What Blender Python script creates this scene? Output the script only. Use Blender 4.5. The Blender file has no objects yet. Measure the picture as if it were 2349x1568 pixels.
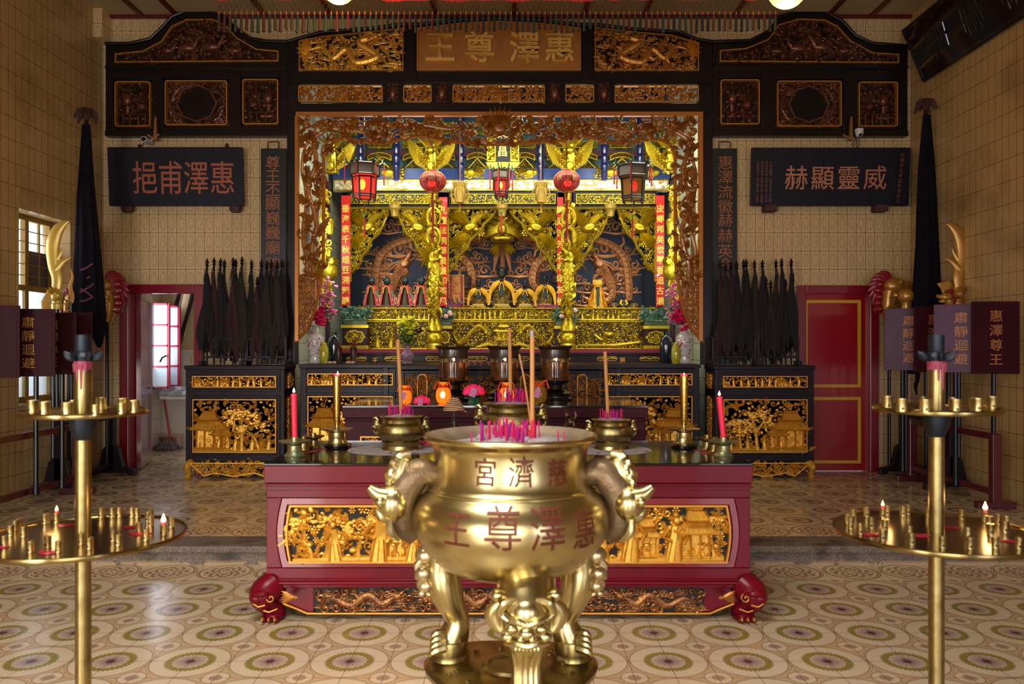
import bpy, bmesh, math, random
import numpy as np
from math import sin, cos, pi, radians, hypot
from mathutils import Vector, Matrix

# ------------------------------------------------------------------ camera, world, light
SC = bpy.context.scene
COL = SC.collection
F, CX, HY, EYE = 1827.0, 1174.5, 799.0, 1.57      # focal length (px of a 2349 frame), principal column, horizon row, eye height
cam = bpy.data.cameras.new('camera'); camo = bpy.data.objects.new('camera', cam); COL.objects.link(camo)
camo.location = (0, 0, EYE); camo.rotation_euler = (pi / 2, 0, 0)
cam.sensor_width = 36.0; cam.lens = 36.0 * F / 2349; cam.shift_y = (HY - 784) / 2349
cam.clip_start = .05; cam.clip_end = 200
cam.dof.use_dof = True; cam.dof.focus_distance = 8.0; cam.dof.aperture_fstop = 3.2
SC.camera = camo
SC.view_settings.view_transform = 'Standard'; SC.view_settings.look = 'None'
SC.view_settings.gamma = 1; SC.view_settings.use_curve_mapping = False
SC.view_settings.exposure = 0.0
W = bpy.data.worlds.new('world'); SC.world = W; W.use_nodes = True
W.node_tree.nodes['Background'].inputs[0].default_value = (.80, .90, 1.0, 1)
W.node_tree.nodes['Background'].inputs[1].default_value = 1.3

def area(name, loc, size, power, color, rot, size_y=None, spread=None):
    l = bpy.data.lights.new(name, 'AREA'); l.energy = power; l.color = color; l.size = size
    if size_y: l.shape = 'RECTANGLE'; l.size_y = size_y
    if spread: l.spread = radians(spread)
    o = bpy.data.objects.new(name, l); COL.objects.link(o); o.location = loc; o.rotation_euler = rot
    return o
# daylight coming in through the three temple doorways behind the camera, and from the open court
area('doorway_daylight', (0, -2.9, 1.5), 2.4, 85, (1, .92, .82), (radians(74), 0, 0), 2.4, 130)
area('doorway_daylight', (-3.5, -2.9, 1.5), 1.5, 175, (1, .96, .92), (radians(66), 0, radians(-12)), 2.4, 130)
area('doorway_daylight', (3.5, -2.9, 1.5), 1.5, 42, (.80, .80, 1), (radians(72), 0, radians(8)), 2.4, 130)
area('court_skylight', (-1.2, 1.5, 5.3), 2.2, 85, (1, .93, .80), (radians(14), radians(-6), 0), 1.8, 95)
# fluorescent battens behind the carved portal, lighting the shrine
for x in (-1.5, 0, 1.5):
    area('shrine_batten_light', (x, 9.62, 4.40), 1.3, 30, (.98, 1, .76), (radians(36), 0, 0), .2, 140)
    area('shrine_beam_light', (x, 11.1, 3.62), 1.2, 14, (.88, .94, 1), (radians(178), 0, 0), .04)
for x in (-2.36, 2.08):
    area('shrine_side_batten_light', (x, 9.66, 2.75), .12, 24, (.96, 1, .80), Vector((-.15 - x, 2.0, -.1)).to_track_quat('-Z', 'Z').to_euler(), 1.9, 150)
# daylight in the side room behind the open door, and outside the left window
area('side_room_daylight', (-4.95, 10.6, 1.9), 1.2, 24, (.9, .93, 1), (0, radians(-90), 0), 1.3)
area('window_daylight', (-5.9, 8.1, 2.2), 1.5, 70, (.92, .95, 1), (0, radians(-90), 0), 2.0)

# ------------------------------------------------------------------ nodes
class S:                                                     # a socket with arithmetic
    def __init__(s, nt, k): s.nt, s.k = nt, k
    def op(s, o, *a):
        n = s.nt.nodes.new('ShaderNodeMath'); n.operation = o
        for i, v in enumerate((s,) + a):
            if isinstance(v, S): s.nt.links.new(v.k, n.inputs[i])
            else: n.inputs[i].default_value = v
        return S(s.nt, n.outputs[0])
    def __add__(s, b): return s.op('ADD', b)
    def __sub__(s, b): return s.op('SUBTRACT', b)
    def __mul__(s, b): return s.op('MULTIPLY', b)
    def __truediv__(s, b): return s.op('DIVIDE', b)
    def lt(s, b): return s.op('LESS_THAN', b)
    def gt(s, b): return s.op('GREATER_THAN', b)
    def fr(s): return s.op('FRACT')
    def ab(s): return s.op('ABSOLUTE')
    def mx(s, b): return s.op('MAXIMUM', b)
    def mn(s, b): return s.op('MINIMUM', b)
    def sq(s): return s.op('SQRT')

def rgba(c): return (c[0], c[1], c[2], 1)
def srgb(r, g, b):
    f = lambda v: (v / 255 / 12.92) if v / 255 <= .04045 else ((v / 255 + .055) / 1.055) ** 2.4
    return (f(r), f(g), f(b))
def newmat(name):
    m = bpy.data.materials.new(name); m.use_nodes = True
    nt = m.node_tree; b = nt.nodes['Principled BSDF']
    return m, nt, b
def pos(nt, kind='Position'):
    g = nt.nodes.new('ShaderNodeNewGeometry'); x = nt.nodes.new('ShaderNodeSeparateXYZ')
    nt.links.new(g.outputs[kind], x.inputs[0])
    return [S(nt, x.outputs[i]) for i in range(3)], g.outputs[kind]
def noise(nt, vec, scale, detail=4, rough=.55):
    n = nt.nodes.new('ShaderNodeTexNoise'); n.inputs['Scale'].default_value = scale
    n.inputs['Detail'].default_value = detail; n.inputs['Roughness'].default_value = rough
    if vec is not None: nt.links.new(vec, n.inputs['Vector'])
    return S(nt, n.outputs[0])
def mixc(nt, f, a, b):
    n = nt.nodes.new('ShaderNodeMix'); n.data_type = 'RGBA'
    if isinstance(f, S): nt.links.new(f.k, n.inputs[0])
    else: n.inputs[0].default_value = f
    for v, i in ((a, 6), (b, 7)):
        if isinstance(v, tuple): n.inputs[i].default_value = rgba(v)
        else: nt.links.new(v, n.inputs[i])
    return n.outputs[2]
def bump(nt, b, h, strength, dist=.01):
    n = nt.nodes.new('ShaderNodeBump'); n.inputs['Strength'].default_value = strength; n.inputs['Distance'].default_value = dist
    nt.links.new(h.k, n.inputs['Height']); nt.links.new(n.outputs[0], b.inputs['Normal'])
MATS = {}
def mat(name, col, rough=.5, metal=0, col2=None, ns=8, bs=0, bscale=40, coat=0, emis=None, es=0, trans=0, sheen=0, spec=.5):
    if name in MATS: return MATS[name]
    m, nt, b = newmat(name); MATS[name] = m
    b.inputs['Base Color'].default_value = rgba(col); b.inputs['Roughness'].default_value = rough; b.inputs['Metallic'].default_value = metal
    b.inputs['Specular IOR Level'].default_value = spec; b.inputs['Coat Weight'].default_value = coat; b.inputs['Coat Roughness'].default_value = .12
    b.inputs['Transmission Weight'].default_value = trans; b.inputs['Sheen Weight'].default_value = sheen
    if col2 or bs:
        t = nt.nodes.new('ShaderNodeTexCoord').outputs['Object']
        if col2:
            f = noise(nt, t, ns, 5)
            f = (f - .35) * 2.6
            f = f.mx(0.0).mn(1.0)
            nt.links.new(mixc(nt, f, col, col2), b.inputs['Base Color'])
        if bs: bump(nt, b, noise(nt, t, bscale, 3), bs, .004)
    if emis: b.inputs['Emission Color'].default_value = rgba(emis); b.inputs['Emission Strength'].default_value = es
    return m
# ------------------------------------------------------------------ mesh building
def P(px, py, d): return ((px - CX) * d / F, d, EYE - (py - HY) * d / F)
def zz(py, d): return EYE - (py - HY) * d / F
def xx(px, d): return (px - CX) * d / F
R = random.Random(7)
BUILT = []
class MB:
    def __init__(s): s.v = []; s.f = []; s.m = []; s.n = 0; s.mi = 0; s.frame()
    def frame(s, o=(0, 0, 0), u=(1, 0, 0), v=(0, 0, 1), w=(0, -1, 0)):
        s.O = np.array(o, float); s.A = np.array([u, v, w], float); return s
    def add(s, V, Fc):
        V = np.asarray(V, float).reshape(-1, 3); n = s.n
        s.v.append(V); s.f.extend([tuple(i + n for i in f) for f in Fc]); s.m.extend([s.mi] * len(Fc)); s.n += len(V)
        return s
    def rel(s, V, Fc): return s.add(s.O + np.asarray(V, float).reshape(-1, 3) @ s.A, Fc)
    def box(s, x0, x1, y0, y1, z0, z1, rot=None, c=None):
        V = np.array([(x, y, z) for z in (z0, z1) for y in (y0, y1) for x in (x0, x1)], float)
        if rot is not None:
            c = np.array(c if c is not None else V.mean(0)); V = (V - c) @ np.array(rot.to_3x3().transposed()) + c
        return s.add(V, [(0, 2, 3, 1), (4, 5, 7, 6), (0, 1, 5, 4), (2, 6, 7, 3), (0, 4, 6, 2), (1, 3, 7, 5)])
    def tube(s, pts, r, seg=8, cap=True, flat=1.0):
        p = np.array(pts, float); n = len(p)
        r = np.full(n, r) if np.isscalar(r) else np.array(r, float)
        t = np.gradient(p, axis=0); t /= np.linalg.norm(t, axis=1)[:, None] + 1e-12
        a = np.array((0, 0, 1.)) if abs(t[0][2]) < .9 else np.array((1., 0, 0))
        nx = np.cross(t[0], a); nx /= np.linalg.norm(nx)
        V = []; th = np.arange(seg) * 2 * pi / seg
        for i in range(n):
            nx = nx - t[i] * nx.dot(t[i]); nx /= np.linalg.norm(nx) + 1e-12
            b = np.cross(t[i], nx)
            V.append(p[i] + r[i] * (flat * np.cos(th)[:, None] * nx + np.sin(th)[:, None] * b))
        Fc = [(i * seg + j, i * seg + (j + 1) % seg, (i + 1) * seg + (j + 1) % seg, (i + 1) * seg + j) for i in range(n - 1) for j in range(seg)]
        if cap: Fc += [tuple(range(seg))[::-1], tuple((n - 1) * seg + j for j in range(seg))]
        return s.add(np.vstack(V), Fc)
    def ct(s, pts, r, seg=8, cap=True, flat=1.0, k=5):          # a tube along a smooth curve through the points
        p = np.array(pts, float); n = len(p)
        if n < 3: return s.tube(pts, r, seg, cap, flat)
        rr = np.full(n, r) if np.isscalar(r) else np.array(r, float); q = np.column_stack([p, rr]); o = []
        for x in np.linspace(0, n - 1, (n - 1) * k + 1):
            i = min(int(x), n - 2); f = x - i; a, b, c, e = q[max(i - 1, 0)], q[i], q[i + 1], q[min(i + 2, n - 1)]
            o.append(.5 * (2 * b + (c - a) * f + (2 * a - 5 * b + 4 * c - e) * f * f + (3 * b - a - 3 * c + e) * f ** 3))
        o = np.array(o); return s.tube(o[:, :3], np.maximum(o[:, 3], 1e-4), seg, cap, flat)
    def lathe(s, prof, c=(0, 0, 0), seg=32, sx=1, sy=1, wav=None, cap=True):
        V = []
        for k, (r, z) in enumerate(prof):
            for j in range(seg):
                a = 2 * pi * j / seg; q = r * (1 + (wav(k, a) if wav else 0))
                V.append((c[0] + q * cos(a) * sx, c[1] + q * sin(a) * sy, c[2] + z))
        n = len(prof)
        Fc = [(i * seg + j, i * seg + (j + 1) % seg, (i + 1) * seg + (j + 1) % seg, (i + 1) * seg + j) for i in range(n - 1) for j in range(seg)]
        if cap and prof[0][0] > 1e-5: Fc.append(tuple(range(seg))[::-1])
        if cap and prof[-1][0] > 1e-5: Fc.append(tuple((n - 1) * seg + j for j in range(seg)))
        return s.add(V, Fc)
    def ell(s, c, r, seg=12, rings=7, rot=None):
        V = [(0, 0, -1)]
        for i in range(1, rings):
            a = pi * i / rings - pi / 2
            V += [(cos(a) * cos(2 * pi * j / seg), cos(a) * sin(2 * pi * j / seg), sin(a)) for j in range(seg)]
        V.append((0, 0, 1)); V = np.array(V) * np.array(r)
        if rot is not None: V = V @ np.array(rot.to_3x3().transposed())
        L = len(V) - 1
        Fc = [(0, 1 + (j + 1) % seg, 1 + j) for j in range(seg)]
        Fc += [(1 + i * seg + j, 1 + i * seg + (j + 1) % seg, 1 + (i + 1) * seg + (j + 1) % seg, 1 + (i + 1) * seg + j) for i in range(rings - 2) for j in range(seg)]
        Fc += [(L, 1 + (rings - 2) * seg + j, 1 + (rings - 2) * seg + (j + 1) % seg) for j in range(seg)]
        return s.add(V + np.array(c), Fc)
    def prism(s, poly, w0, w1):                                # polygon in the frame's u,v, from depth w0 to w1
        n = len(poly)
        V = [(u, v, w0) for u, v in poly] + [(u, v, w1) for u, v in poly]
        return s.rel(V, [tuple(range(n))[::-1], tuple(range(n, 2 * n))] + [(i, (i + 1) % n, n + (i + 1) % n, n + i) for i in range(n)])
    def border(s, poly, wd, w0, w1):                           # a moulding running round a closed polygon
        p = np.array(poly, float); n = len(p); c = p.mean(0)
        q = []
        for i in range(n):
            a, b, d = p[i - 1], p[i], p[(i + 1) % n]
            t1 = (b - a) / (np.linalg.norm(b - a) + 1e-9); t2 = (d - b) / (np.linalg.norm(d - b) + 1e-9)
            n1 = np.array((-t1[1], t1[0])); n2 = np.array((-t2[1], t2[0])); m = n1 + n2; m /= (np.linalg.norm(m) + 1e-9)
            q.append(b + m * wd / max(.4, m.dot(n1)))
        q = np.array(q)
        V = [(*a, w0) for a in p] + [(*a, w1) for a in p] + [(*a, w1) for a in q] + [(*a, w0) for a in q]
        Fc = []
        for i in range(n):
            j = (i + 1) % n
            Fc += [(i, j, n + j, n + i), (n + i, n + j, 2 * n + j, 2 * n + i), (2 * n + i, 2 * n + j, 3 * n + j, 3 * n + i)]
        return s.rel(V, Fc)
    # relief ornament, in the frame (u right, v up, w out of the panel)
    def dome(s, u, v, a, b=None, rot=0, h=None, seg=8):
        b = b or a; h = h or min(a, b) * .8; c, t = cos(rot), sin(rot); V = []
        for k, w in ((1, -.1 * h), (.92, .45 * h), (.6, .85 * h)):
            for j in range(seg):
                x, y = a * k * cos(2 * pi * j / seg), b * k * sin(2 * pi * j / seg); V.append((u + x * c - y * t, v + x * t + y * c, w))
        V.append((u, v, h))
        Fc = [(i * seg + j, i * seg + (j + 1) % seg, (i + 1) * seg + (j + 1) % seg, (i + 1) * seg + j) for i in (0, 1) for j in range(seg)]
        Fc += [(2 * seg + j, 2 * seg + (j + 1) % seg, 3 * seg) for j in range(seg)]
        return s.rel(V, Fc)
    def leaf(s, u, v, l, wd, rot, h, bend=0):
        c, t = cos(rot), sin(rot)
        B = [(0, 0, 0), (.3 * l, wd * .5, .1 * h), (.7 * l, wd * .4 + bend * l * .3, .1 * h), (l, bend * l, .5 * h), (.7 * l, -wd * .4 + bend * l * .3, .1 * h), (.3 * l, -wd * .5, .1 * h),
             (.3 * l, 0, h), (.7 * l, bend * l * .3, h)]
        return s.rel([(u + x * c - y * t, v + x * t + y * c, w) for x, y, w in B],
                     [(0, 6, 1), (1, 6, 7, 2), (2, 7, 3), (3, 7, 4), (4, 7, 6, 5), (5, 6, 0)])
    def stroke(s, pts, r, h=None, w0=0):
        p = np.array(pts, float); n = len(p); t = np.gradient(p, axis=0); t /= np.linalg.norm(t, axis=1)[:, None] + 1e-12
        nn = np.stack([-t[:, 1], t[:, 0]], 1); r = np.full(n, r) if np.isscalar(r) else np.array(r, float)
        h = r if h is None else (np.full(n, h) if np.isscalar(h) else np.array(h, float)); V = []
        for i in range(n):
            for k, w in ((1, 0), (.75, .75), (0, 1), (-.75, .75), (-1, 0)):
                V.append((*(p[i] + nn[i] * r[i] * k), w0 + h[i] * w))
        Fc = [(i * 5 + j, i * 5 + j + 1, i * 5 + 6 + j, i * 5 + 5 + j) for i in range(n - 1) for j in range(4)] + [tuple(range(5))[::-1], tuple((n - 1) * 5 + j for j in range(5))]
        return s.rel(V, Fc)
    def spiral(s, u, v, rr, rot, d=1, turns=1.35, th=.2, h=None):
        n = 13; pts = []
        for i in range(n):
            k = i / (n - 1); a = rot + d * turns * 2 * pi * k; q = rr * (1 - .86 * k); pts.append((u + q * cos(a), v + q * sin(a)))
        r = np.linspace(rr * th * .6, rr * th, n); r[0] *= .4
        return s.stroke(pts, r, h=(np.full(n, h) if h else r * 1.2))
    def build(s, name, mats, parent=None, loc=None, smooth=35, bev=0):
        V = np.vstack(s.v)
        L = np.array(wloc(parent) if parent is not None else (loc if loc is not None else ((V[:, 0].min() + V[:, 0].max()) / 2, (V[:, 1].min() + V[:, 1].max()) / 2, V[:, 2].min())))
        me = bpy.data.meshes.new(name); me.from_pydata((V - L).tolist(), [], s.f)
        mats = mats if isinstance(mats, (list, tuple)) else [mats]
        for m in mats: me.materials.append(m)
        if len(mats) > 1: me.polygons.foreach_set('material_index', s.m)
        if smooth:
            me.polygons.foreach_set('use_smooth', [True] * len(me.polygons)); me.set_sharp_from_angle(angle=radians(smooth))
        me.update()
        o = bpy.data.objects.new(name, me); COL.objects.link(o)
        BUILT.append(o)
        if parent is not None: o.parent = parent
        else: o.location = L
        if bev:
            b = o.modifiers.new('edge', 'BEVEL'); b.width = bev; b.segments = 2; b.limit_method = 'ANGLE'; b.angle_limit = radians(50)
        return o
def wloc(o):
    v = Vector(o.location)
    while o.parent: o = o.parent; v += o.location
    return v
def tag(o, label, cat, group=None, kind=None):
    o['label'] = label; o['category'] = cat
    if group: o['group'] = group
    if kind: o['kind'] = kind
    return o
def thing(name, label, cat, loc, group=None):
    o = bpy.data.objects.new(name, None); COL.objects.link(o); o.location = loc; o.empty_display_size = .1
    o.matrix_world = Matrix.Translation(loc)
    return tag(o, label, cat, group)
def struct(o): o['kind'] = 'structure'; return o
def dup(o, loc, label=None, group=None, rz=0, sc=None):
    def cp(a, par):
        c = a.copy(); COL.objects.link(c)
        if par: c.parent = par
        for ch in a.children: cp(ch, c)
        return c
    c = cp(o, None); c.location = loc; c.rotation_euler = (0, 0, rz); c.matrix_world = Matrix.Translation(loc)
    if sc: c.scale = (sc, sc, sc) if np.isscalar(sc) else sc
    if label: c['label'] = label
    if group: c['group'] = group
    return c
# ---- lettering
_G = {}
def glyph(ch, bold=.012):
    if (ch, bold) in _G: return _G[(ch, bold)]
    c = bpy.data.curves.new('g', 'FONT'); c.body = ch; c.resolution_u = 2; c.offset = bold; c.extrude = .5
    o = bpy.data.objects.new('g', c); COL.objects.link(o); bpy.context.view_layer.update()
    d = bpy.context.evaluated_depsgraph_get(); me = bpy.data.meshes.new_from_object(o.evaluated_get(d))
    V = np.array([v.co for v in me.vertices]).reshape(-1, 3); Fc = [tuple(p.vertices) for p in me.polygons]
    bpy.data.objects.remove(o); bpy.data.curves.remove(c); bpy.data.meshes.remove(me)
    V[:, 0] -= (V[:, 0].min() + V[:, 0].max()) / 2; V[:, 1] -= .38; V[:, 2] += .5
    _G[(ch, bold)] = (V, Fc); return V, Fc
def write(mb, ch, u, v, size, h=.006, sx=1, bold=.012):
    V, Fc = glyph(ch, bold)
    return mb.rel(V * np.array((size * sx, size, h)) + np.array((u, v, 0)), Fc)
# ---- carved pictures
def flower(m, u, v, r, n=6):
    for k in range(n): m.dome(u + r * .6 * cos(k * 2 * pi / n), v + r * .6 * sin(k * 2 * pi / n), r * .42, r * .28, k * 2 * pi / n, r * .4, 6)
    m.dome(u, v, r * .3, h=r * .6, seg=6)
def figure(m, u, v, h, d=1):
    m.stroke([(u, v), (u + d * .02 * h, v + .3 * h), (u + d * .05 * h, v + .55 * h), (u + d * .05 * h, v + .72 * h)], [.2 * h, .16 * h, .13 * h, .09 * h], h=.16 * h)
    for k in (-1, 0, 1): m.stroke([(u + k * .12 * h, v + .02 * h), (u + k * .07 * h + d * .03 * h, v + .4 * h)], [.025 * h, .02 * h], h=.18 * h)
    m.dome(u + d * .06 * h, v + .82 * h, .085 * h, .1 * h, 0, .16 * h)
    m.dome(u + d * .05 * h, v + .93 * h, .075 * h, .06 * h, 0, .15 * h, 6)
    m.stroke([(u - .1 * h, v + .66 * h), (u - .22 * h, v + .5 * h), (u - .1 * h + d * .05 * h, v + .42 * h)], .05 * h, h=.2 * h)
    m.stroke([(u + .15 * h, v + .66 * h), (u + .27 * h, v + .52 * h), (u + .2 * h, v + .38 * h)], .05 * h, h=.2 * h)
def beast(m, u, v, s, d=1):
    m.dome(u, v + .5 * s, .42 * s, .2 * s, 0, .2 * s)
    for k in (-.32, -.22, .22, .32): m.stroke([(u + k * s, v + .45 * s), (u + k * s * 1.15, v + .22 * s), (u + k * s * 1.05, v)], [.07 * s, .045 * s, .04 * s], h=.12 * s)
    m.stroke([(u + d * .32 * s, v + .55 * s), (u + d * .46 * s, v + .75 * s), (u + d * .5 * s, v + .88 * s)], [.12 * s, .08 * s, .07 * s], h=.18 * s)
    m.dome(u + d * .56 * s, v + .9 * s, .13 * s, .075 * s, -d * .4, .18 * s)
    m.stroke([(u - d * .4 * s, v + .55 * s), (u - d * .55 * s, v + .5 * s), (u - d * .58 * s, v + .3 * s)], [.04 * s, .05 * s, .02 * s])
def tree(m, u, v, h, rnd, lean=0):
    def br(x, y, a, l, r, dep):
        n = 4; pts = [(x, y)]
        for i in range(n): a += rnd.uniform(-.35, .35); x += l / n * cos(a); y += l / n * sin(a); pts.append((x, y))
        m.stroke(pts, np.linspace(r, r * .6, n + 1), h=np.linspace(r, r * .7, n + 1) * 1.1)
        if dep > 0:
            for k in (-.75, .1, .8): br(x, y, a + k + rnd.uniform(-.2, .2), l * .62, r * .58, dep - 1)
        else:
            q = h * .075
            for k in range(6): m.dome(x + rnd.uniform(-1.6, 1.6) * q, y + rnd.uniform(-.5, .9) * q, q * rnd.uniform(.6, .95), q * .55, 0, q * .6, 6)
    br(u, v, pi / 2 + lean, h * .38, h * .055, 2)
def house(m, u, v, w, h, rnd=None):
    m.stroke([(u - w * .5, v + .03 * h), (u + w * .5, v + .03 * h)], .04 * h, h=.1 * h)
    for k in (-.42, -.15, .15, .42): m.stroke([(u + k * w, v), (u + k * w, v + .55 * h)], .03 * w, h=.12 * h)
    m.rel([(u - w * .4, v + .05 * h, .05 * h), (u + w * .4, v + .05 * h, .03 * h), (u + w * .4, v + .55 * h, .03 * h), (u - w * .4, v + .55 * h, .03 * h)], [(0, 1, 2, 3)])
    for z0, k in ((.52, 1), (.78, .55)):
        e = .62 * w * k
        m.rel([(u - e, v + z0 * h, .2 * h), (u + e, v + z0 * h, .2 * h), (u + e * .6, v + (z0 + .2) * h, .06 * h), (u - e * .6, v + (z0 + .2) * h, .06 * h)], [(0, 1, 2, 3)])
        m.stroke([(u - e * 1.12, v + (z0 + .06) * h), (u - e * .9, v + z0 * h), (u, v + (z0 - .01) * h), (u + e * .9, v + z0 * h), (u + e * 1.12, v + (z0 + .06) * h)], .025 * h, h=.24 * h)
        m.stroke([(u - e * .66, v + (z0 + .24) * h), (u - e * .55, v + (z0 + .2) * h), (u + e * .55, v + (z0 + .2) * h), (u + e * .66, v + (z0 + .24) * h)], .03 * h, h=.13 * h)
        for i in range(9):
            q = -1 + i / 4; m.stroke([(u + e * q * .92, v + (z0 + .01) * h), (u + e * q * .58, v + (z0 + .19) * h)], .013 * w, h=[.22 * h, .085 * h])
def dragon(m, path, r, rnd, d=1, head=True):
    p = np.array(path, float); n = len(p); k = 8                # smooth the path
    t = np.linspace(0, n - 1, (n - 1) * k + 1); q = []
    for x in t:
        i = min(int(x), n - 2); f = x - i; a, b, c, e = p[max(i - 1, 0)], p[i], p[i + 1], p[min(i + 2, n - 1)]
        q.append(.5 * (2 * b + (c - a) * f + (2 * a - 5 * b + 4 * c - e) * f * f + (3 * b - a - 3 * c + e) * f ** 3))
    q = np.array(q); N = len(q); rr = r * np.interp(np.linspace(0, 1, N), [0, .15, .7, 1], [.75, 1, .85, .2])
    m.stroke(q, rr, h=rr * 1.1)
    g = np.gradient(q, axis=0); g /= np.linalg.norm(g, axis=1)[:, None] + 1e-9; nn = np.stack([-g[:, 1], g[:, 0]], 1)
    for i in range(0, N, 2):
        a = math.atan2(nn[i][1], nn[i][0])
        m.leaf(*(q[i] + nn[i] * rr[i] * .85), rr[i] * .9, rr[i] * .7, a - .5, rr[i] * .6)
        for s_ in ((-.5, 0, .5) if r < .05 else (-.68, -.34, 0, .34, .68)): m.dome(*(q[i] + nn[i] * rr[i] * s_ + g[i] * rr[i] * .3 * (abs(s_) * 2)), rr[i] * .3, rr[i] * .26, math.atan2(g[i][1], g[i][0]), rr[i] * (1.3 - s_ * s_ * .8), 6)
    for i in (N // 4, N // 2, int(N * .72)):
        a = math.atan2(nn[i][1], nn[i][0]) + pi; c = q[i]
        e = c + np.array((cos(a), sin(a))) * r * 2; f = e + np.array((cos(a + .9), sin(a + .9))) * r * 1.2
        m.stroke([c, e, f], [r * .5, r * .35, r * .25])
        for b in (-.6, 0, .6): m.leaf(*f, r * 1.0, r * .3, a + .9 + b, r * .35)
    if head:
        c = q[0]; a = math.atan2(-g[0][1], -g[0][0]); T = lambda x, y: (c[0] + r * (x * cos(a) - y * d * sin(a)), c[1] + r * (x * sin(a) + y * d * cos(a)))
        m.dome(*T(.7, 0), r * 1.35, r * 1.05, a, r * 1.5); m.dome(*T(2.0, .15), r * .95, r * .55, a, r * 1.3); m.dome(*T(2.75, .35), r * .4, r * .4, a, r * 1.4)
        m.dome(*T(1.9, -.75), r * .8, r * .28, a - d * .25, r * 1.0); m.dome(*T(1.1, .5), r * .33, r * .33, 0, r * 1.9); m.dome(*T(1.25, -.3), r * .25, r * .25, 0, r * 1.7)
        for k in range(7): m.leaf(*T(-.1, .9 - k * .33), r * 2.3, r * .55, a + pi + (k - 3) * d * -.33, r * 1.1, .2 * d)
        for y in (.7, .2): m.stroke([T(.4, y), T(-.7, y + .9), T(-1.9, y + 1.1), T(-2.2, y + 1.6)], [r * .22, r * .18, r * .13, r * .05], w0=r * .8)
        m.stroke([T(2.6, 0), T(3.4, .4), T(3.9, 0), T(4.6, .7)], [r * .12, r * .1, r * .08, r * .04], w0=r * .4)
def cloud(m, u, v, s, d=1):
    for k, (a, b, q) in enumerate(((0, 0, 1), (-.9, -.25, .7), (.9, -.2, .75), (.35, .55, .65))): m.spiral(u + a * s * d, v + b * s, s * .62 * q, k * 1.4, d if k % 2 else -d, 1.2, .3)
    m.stroke([(u - 1.9 * s * d, v - .6 * s), (u, v - .75 * s), (u + 2.1 * s * d, v - .5 * s)], [s * .06, s * .2, s * .04])
def fill(m, inside, box, size, seed, kinds='slfd', gap=1.0, tries=None, amax=9999):
    """dense carved foliage over a region: kinds s spiral, l leaf spray, f flower, d bead, b bird, g grapes, c cloud"""
    rnd = random.Random(seed); u0, u1, v0, v1 = box; cell = {}; n = 0
    gap *= .69; tries = tries or int((u1 - u0) * (v1 - v0) / (size * size) * 14)
    for _ in range(tries):
        u, v = rnd.uniform(u0, u1), rnd.uniform(v0, v1)
        if not inside(u, v): continue
        q = size * gap; k = (int(u // q), int(v // q))
        if any((u - a) ** 2 + (v - b) ** 2 < q * q for i in (-1, 0, 1) for j in (-1, 0, 1) for a, b in cell.get((k[0] + i, k[1] + j), ())): continue
        cell.setdefault(k, []).append((u, v)); n += 1
        if n > amax: break
        a = rnd.uniform(0, 2 * pi); s = size * rnd.uniform(.75, 1.15); t = rnd.choice(kinds)
        if t == 's':
            m.spiral(u, v, s * .6, a, rnd.choice((-1, 1)), rnd.uniform(.9, 1.4), .37, h=s * .42); m.leaf(u + cos(a) * s * .6, v + sin(a) * s * .6, s * .75, s * .42, a + 1, s * .32)
        elif t == 'l':
            for b in (-.9, -.3, .3, .9): m.leaf(u, v, s * rnd.uniform(.65, 1.0), s * .46, a + b, s * rnd.uniform(.28, .5), rnd.uniform(-.2, .2))
        elif t == 'f': flower(m, u, v, s * .55)
        elif t == 'd': m.dome(u, v, s * .5, s * .36, a, s * .5, 7)
        elif t == 'g':
            for i in range(12): m.dome(u + rnd.uniform(-.5, .5) * s, v - s * .5 + rnd.uniform(0, 1) * s, s * .15, h=s * rnd.uniform(.2, .4), seg=6)
        elif t == 'b':
            m.dome(u, v, s * .5, s * .26, a, s * .45)
            m.dome(u + cos(a) * s * .55, v + sin(a) * s * .55, s * .2, h=s * .45, seg=6)
            for b in (.9, 1.25, 1.6): m.leaf(u, v, s * 1.1, s * .34, a + b + .5, s * .5)
            for b in (-.25, .1): m.leaf(u - cos(a) * s * .4, v - sin(a) * s * .4, s * .9, s * .28, a + pi + b, s * .3)
        elif t == 'c': cloud(m, u, v, s * .5, rnd.choice((-1, 1)))
        elif t == 't':
            pts = [(u, v)]; b = a
            for i in range(4): b += rnd.uniform(-.6, .6); pts.append((pts[-1][0] + cos(b) * s * .6, pts[-1][1] + sin(b) * s * .6))
            m.stroke(pts, [s * .16, s * .15, s * .13, s * .1, s * .05], h=s * .3)
    return n
def rect(u0, u1, v0, v1): return [(u0, v0), (u1, v0), (u1, v1), (u0, v1)]
def rrect(u0, u1, v0, v1, r): # chamfered rectangle
    return [(u0 + r, v0), (u1 - r, v0), (u1, v0 + r), (u1, v1 - r), (u1 - r, v1), (u0 + r, v1), (u0, v1 - r), (u0, v0 + r)]
def inpoly(poly):
    p = list(poly)
    def f(u, v):
        c = False
        for i in range(len(p)):
            (x1, y1), (x2, y2) = p[i - 1], p[i]
            if (y1 > v) != (y2 > v) and u < (x2 - x1) * (v - y1) / (y2 - y1) + x1: c = not c
        return c
    return f
def pxpoly(pts, d): return [(xx(a, d), zz(b, d)) for a, b in pts]
def pbox(pts): a = np.array(pts); return a[:, 0].min(), a[:, 0].max(), a[:, 1].min(), a[:, 1].max()
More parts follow.
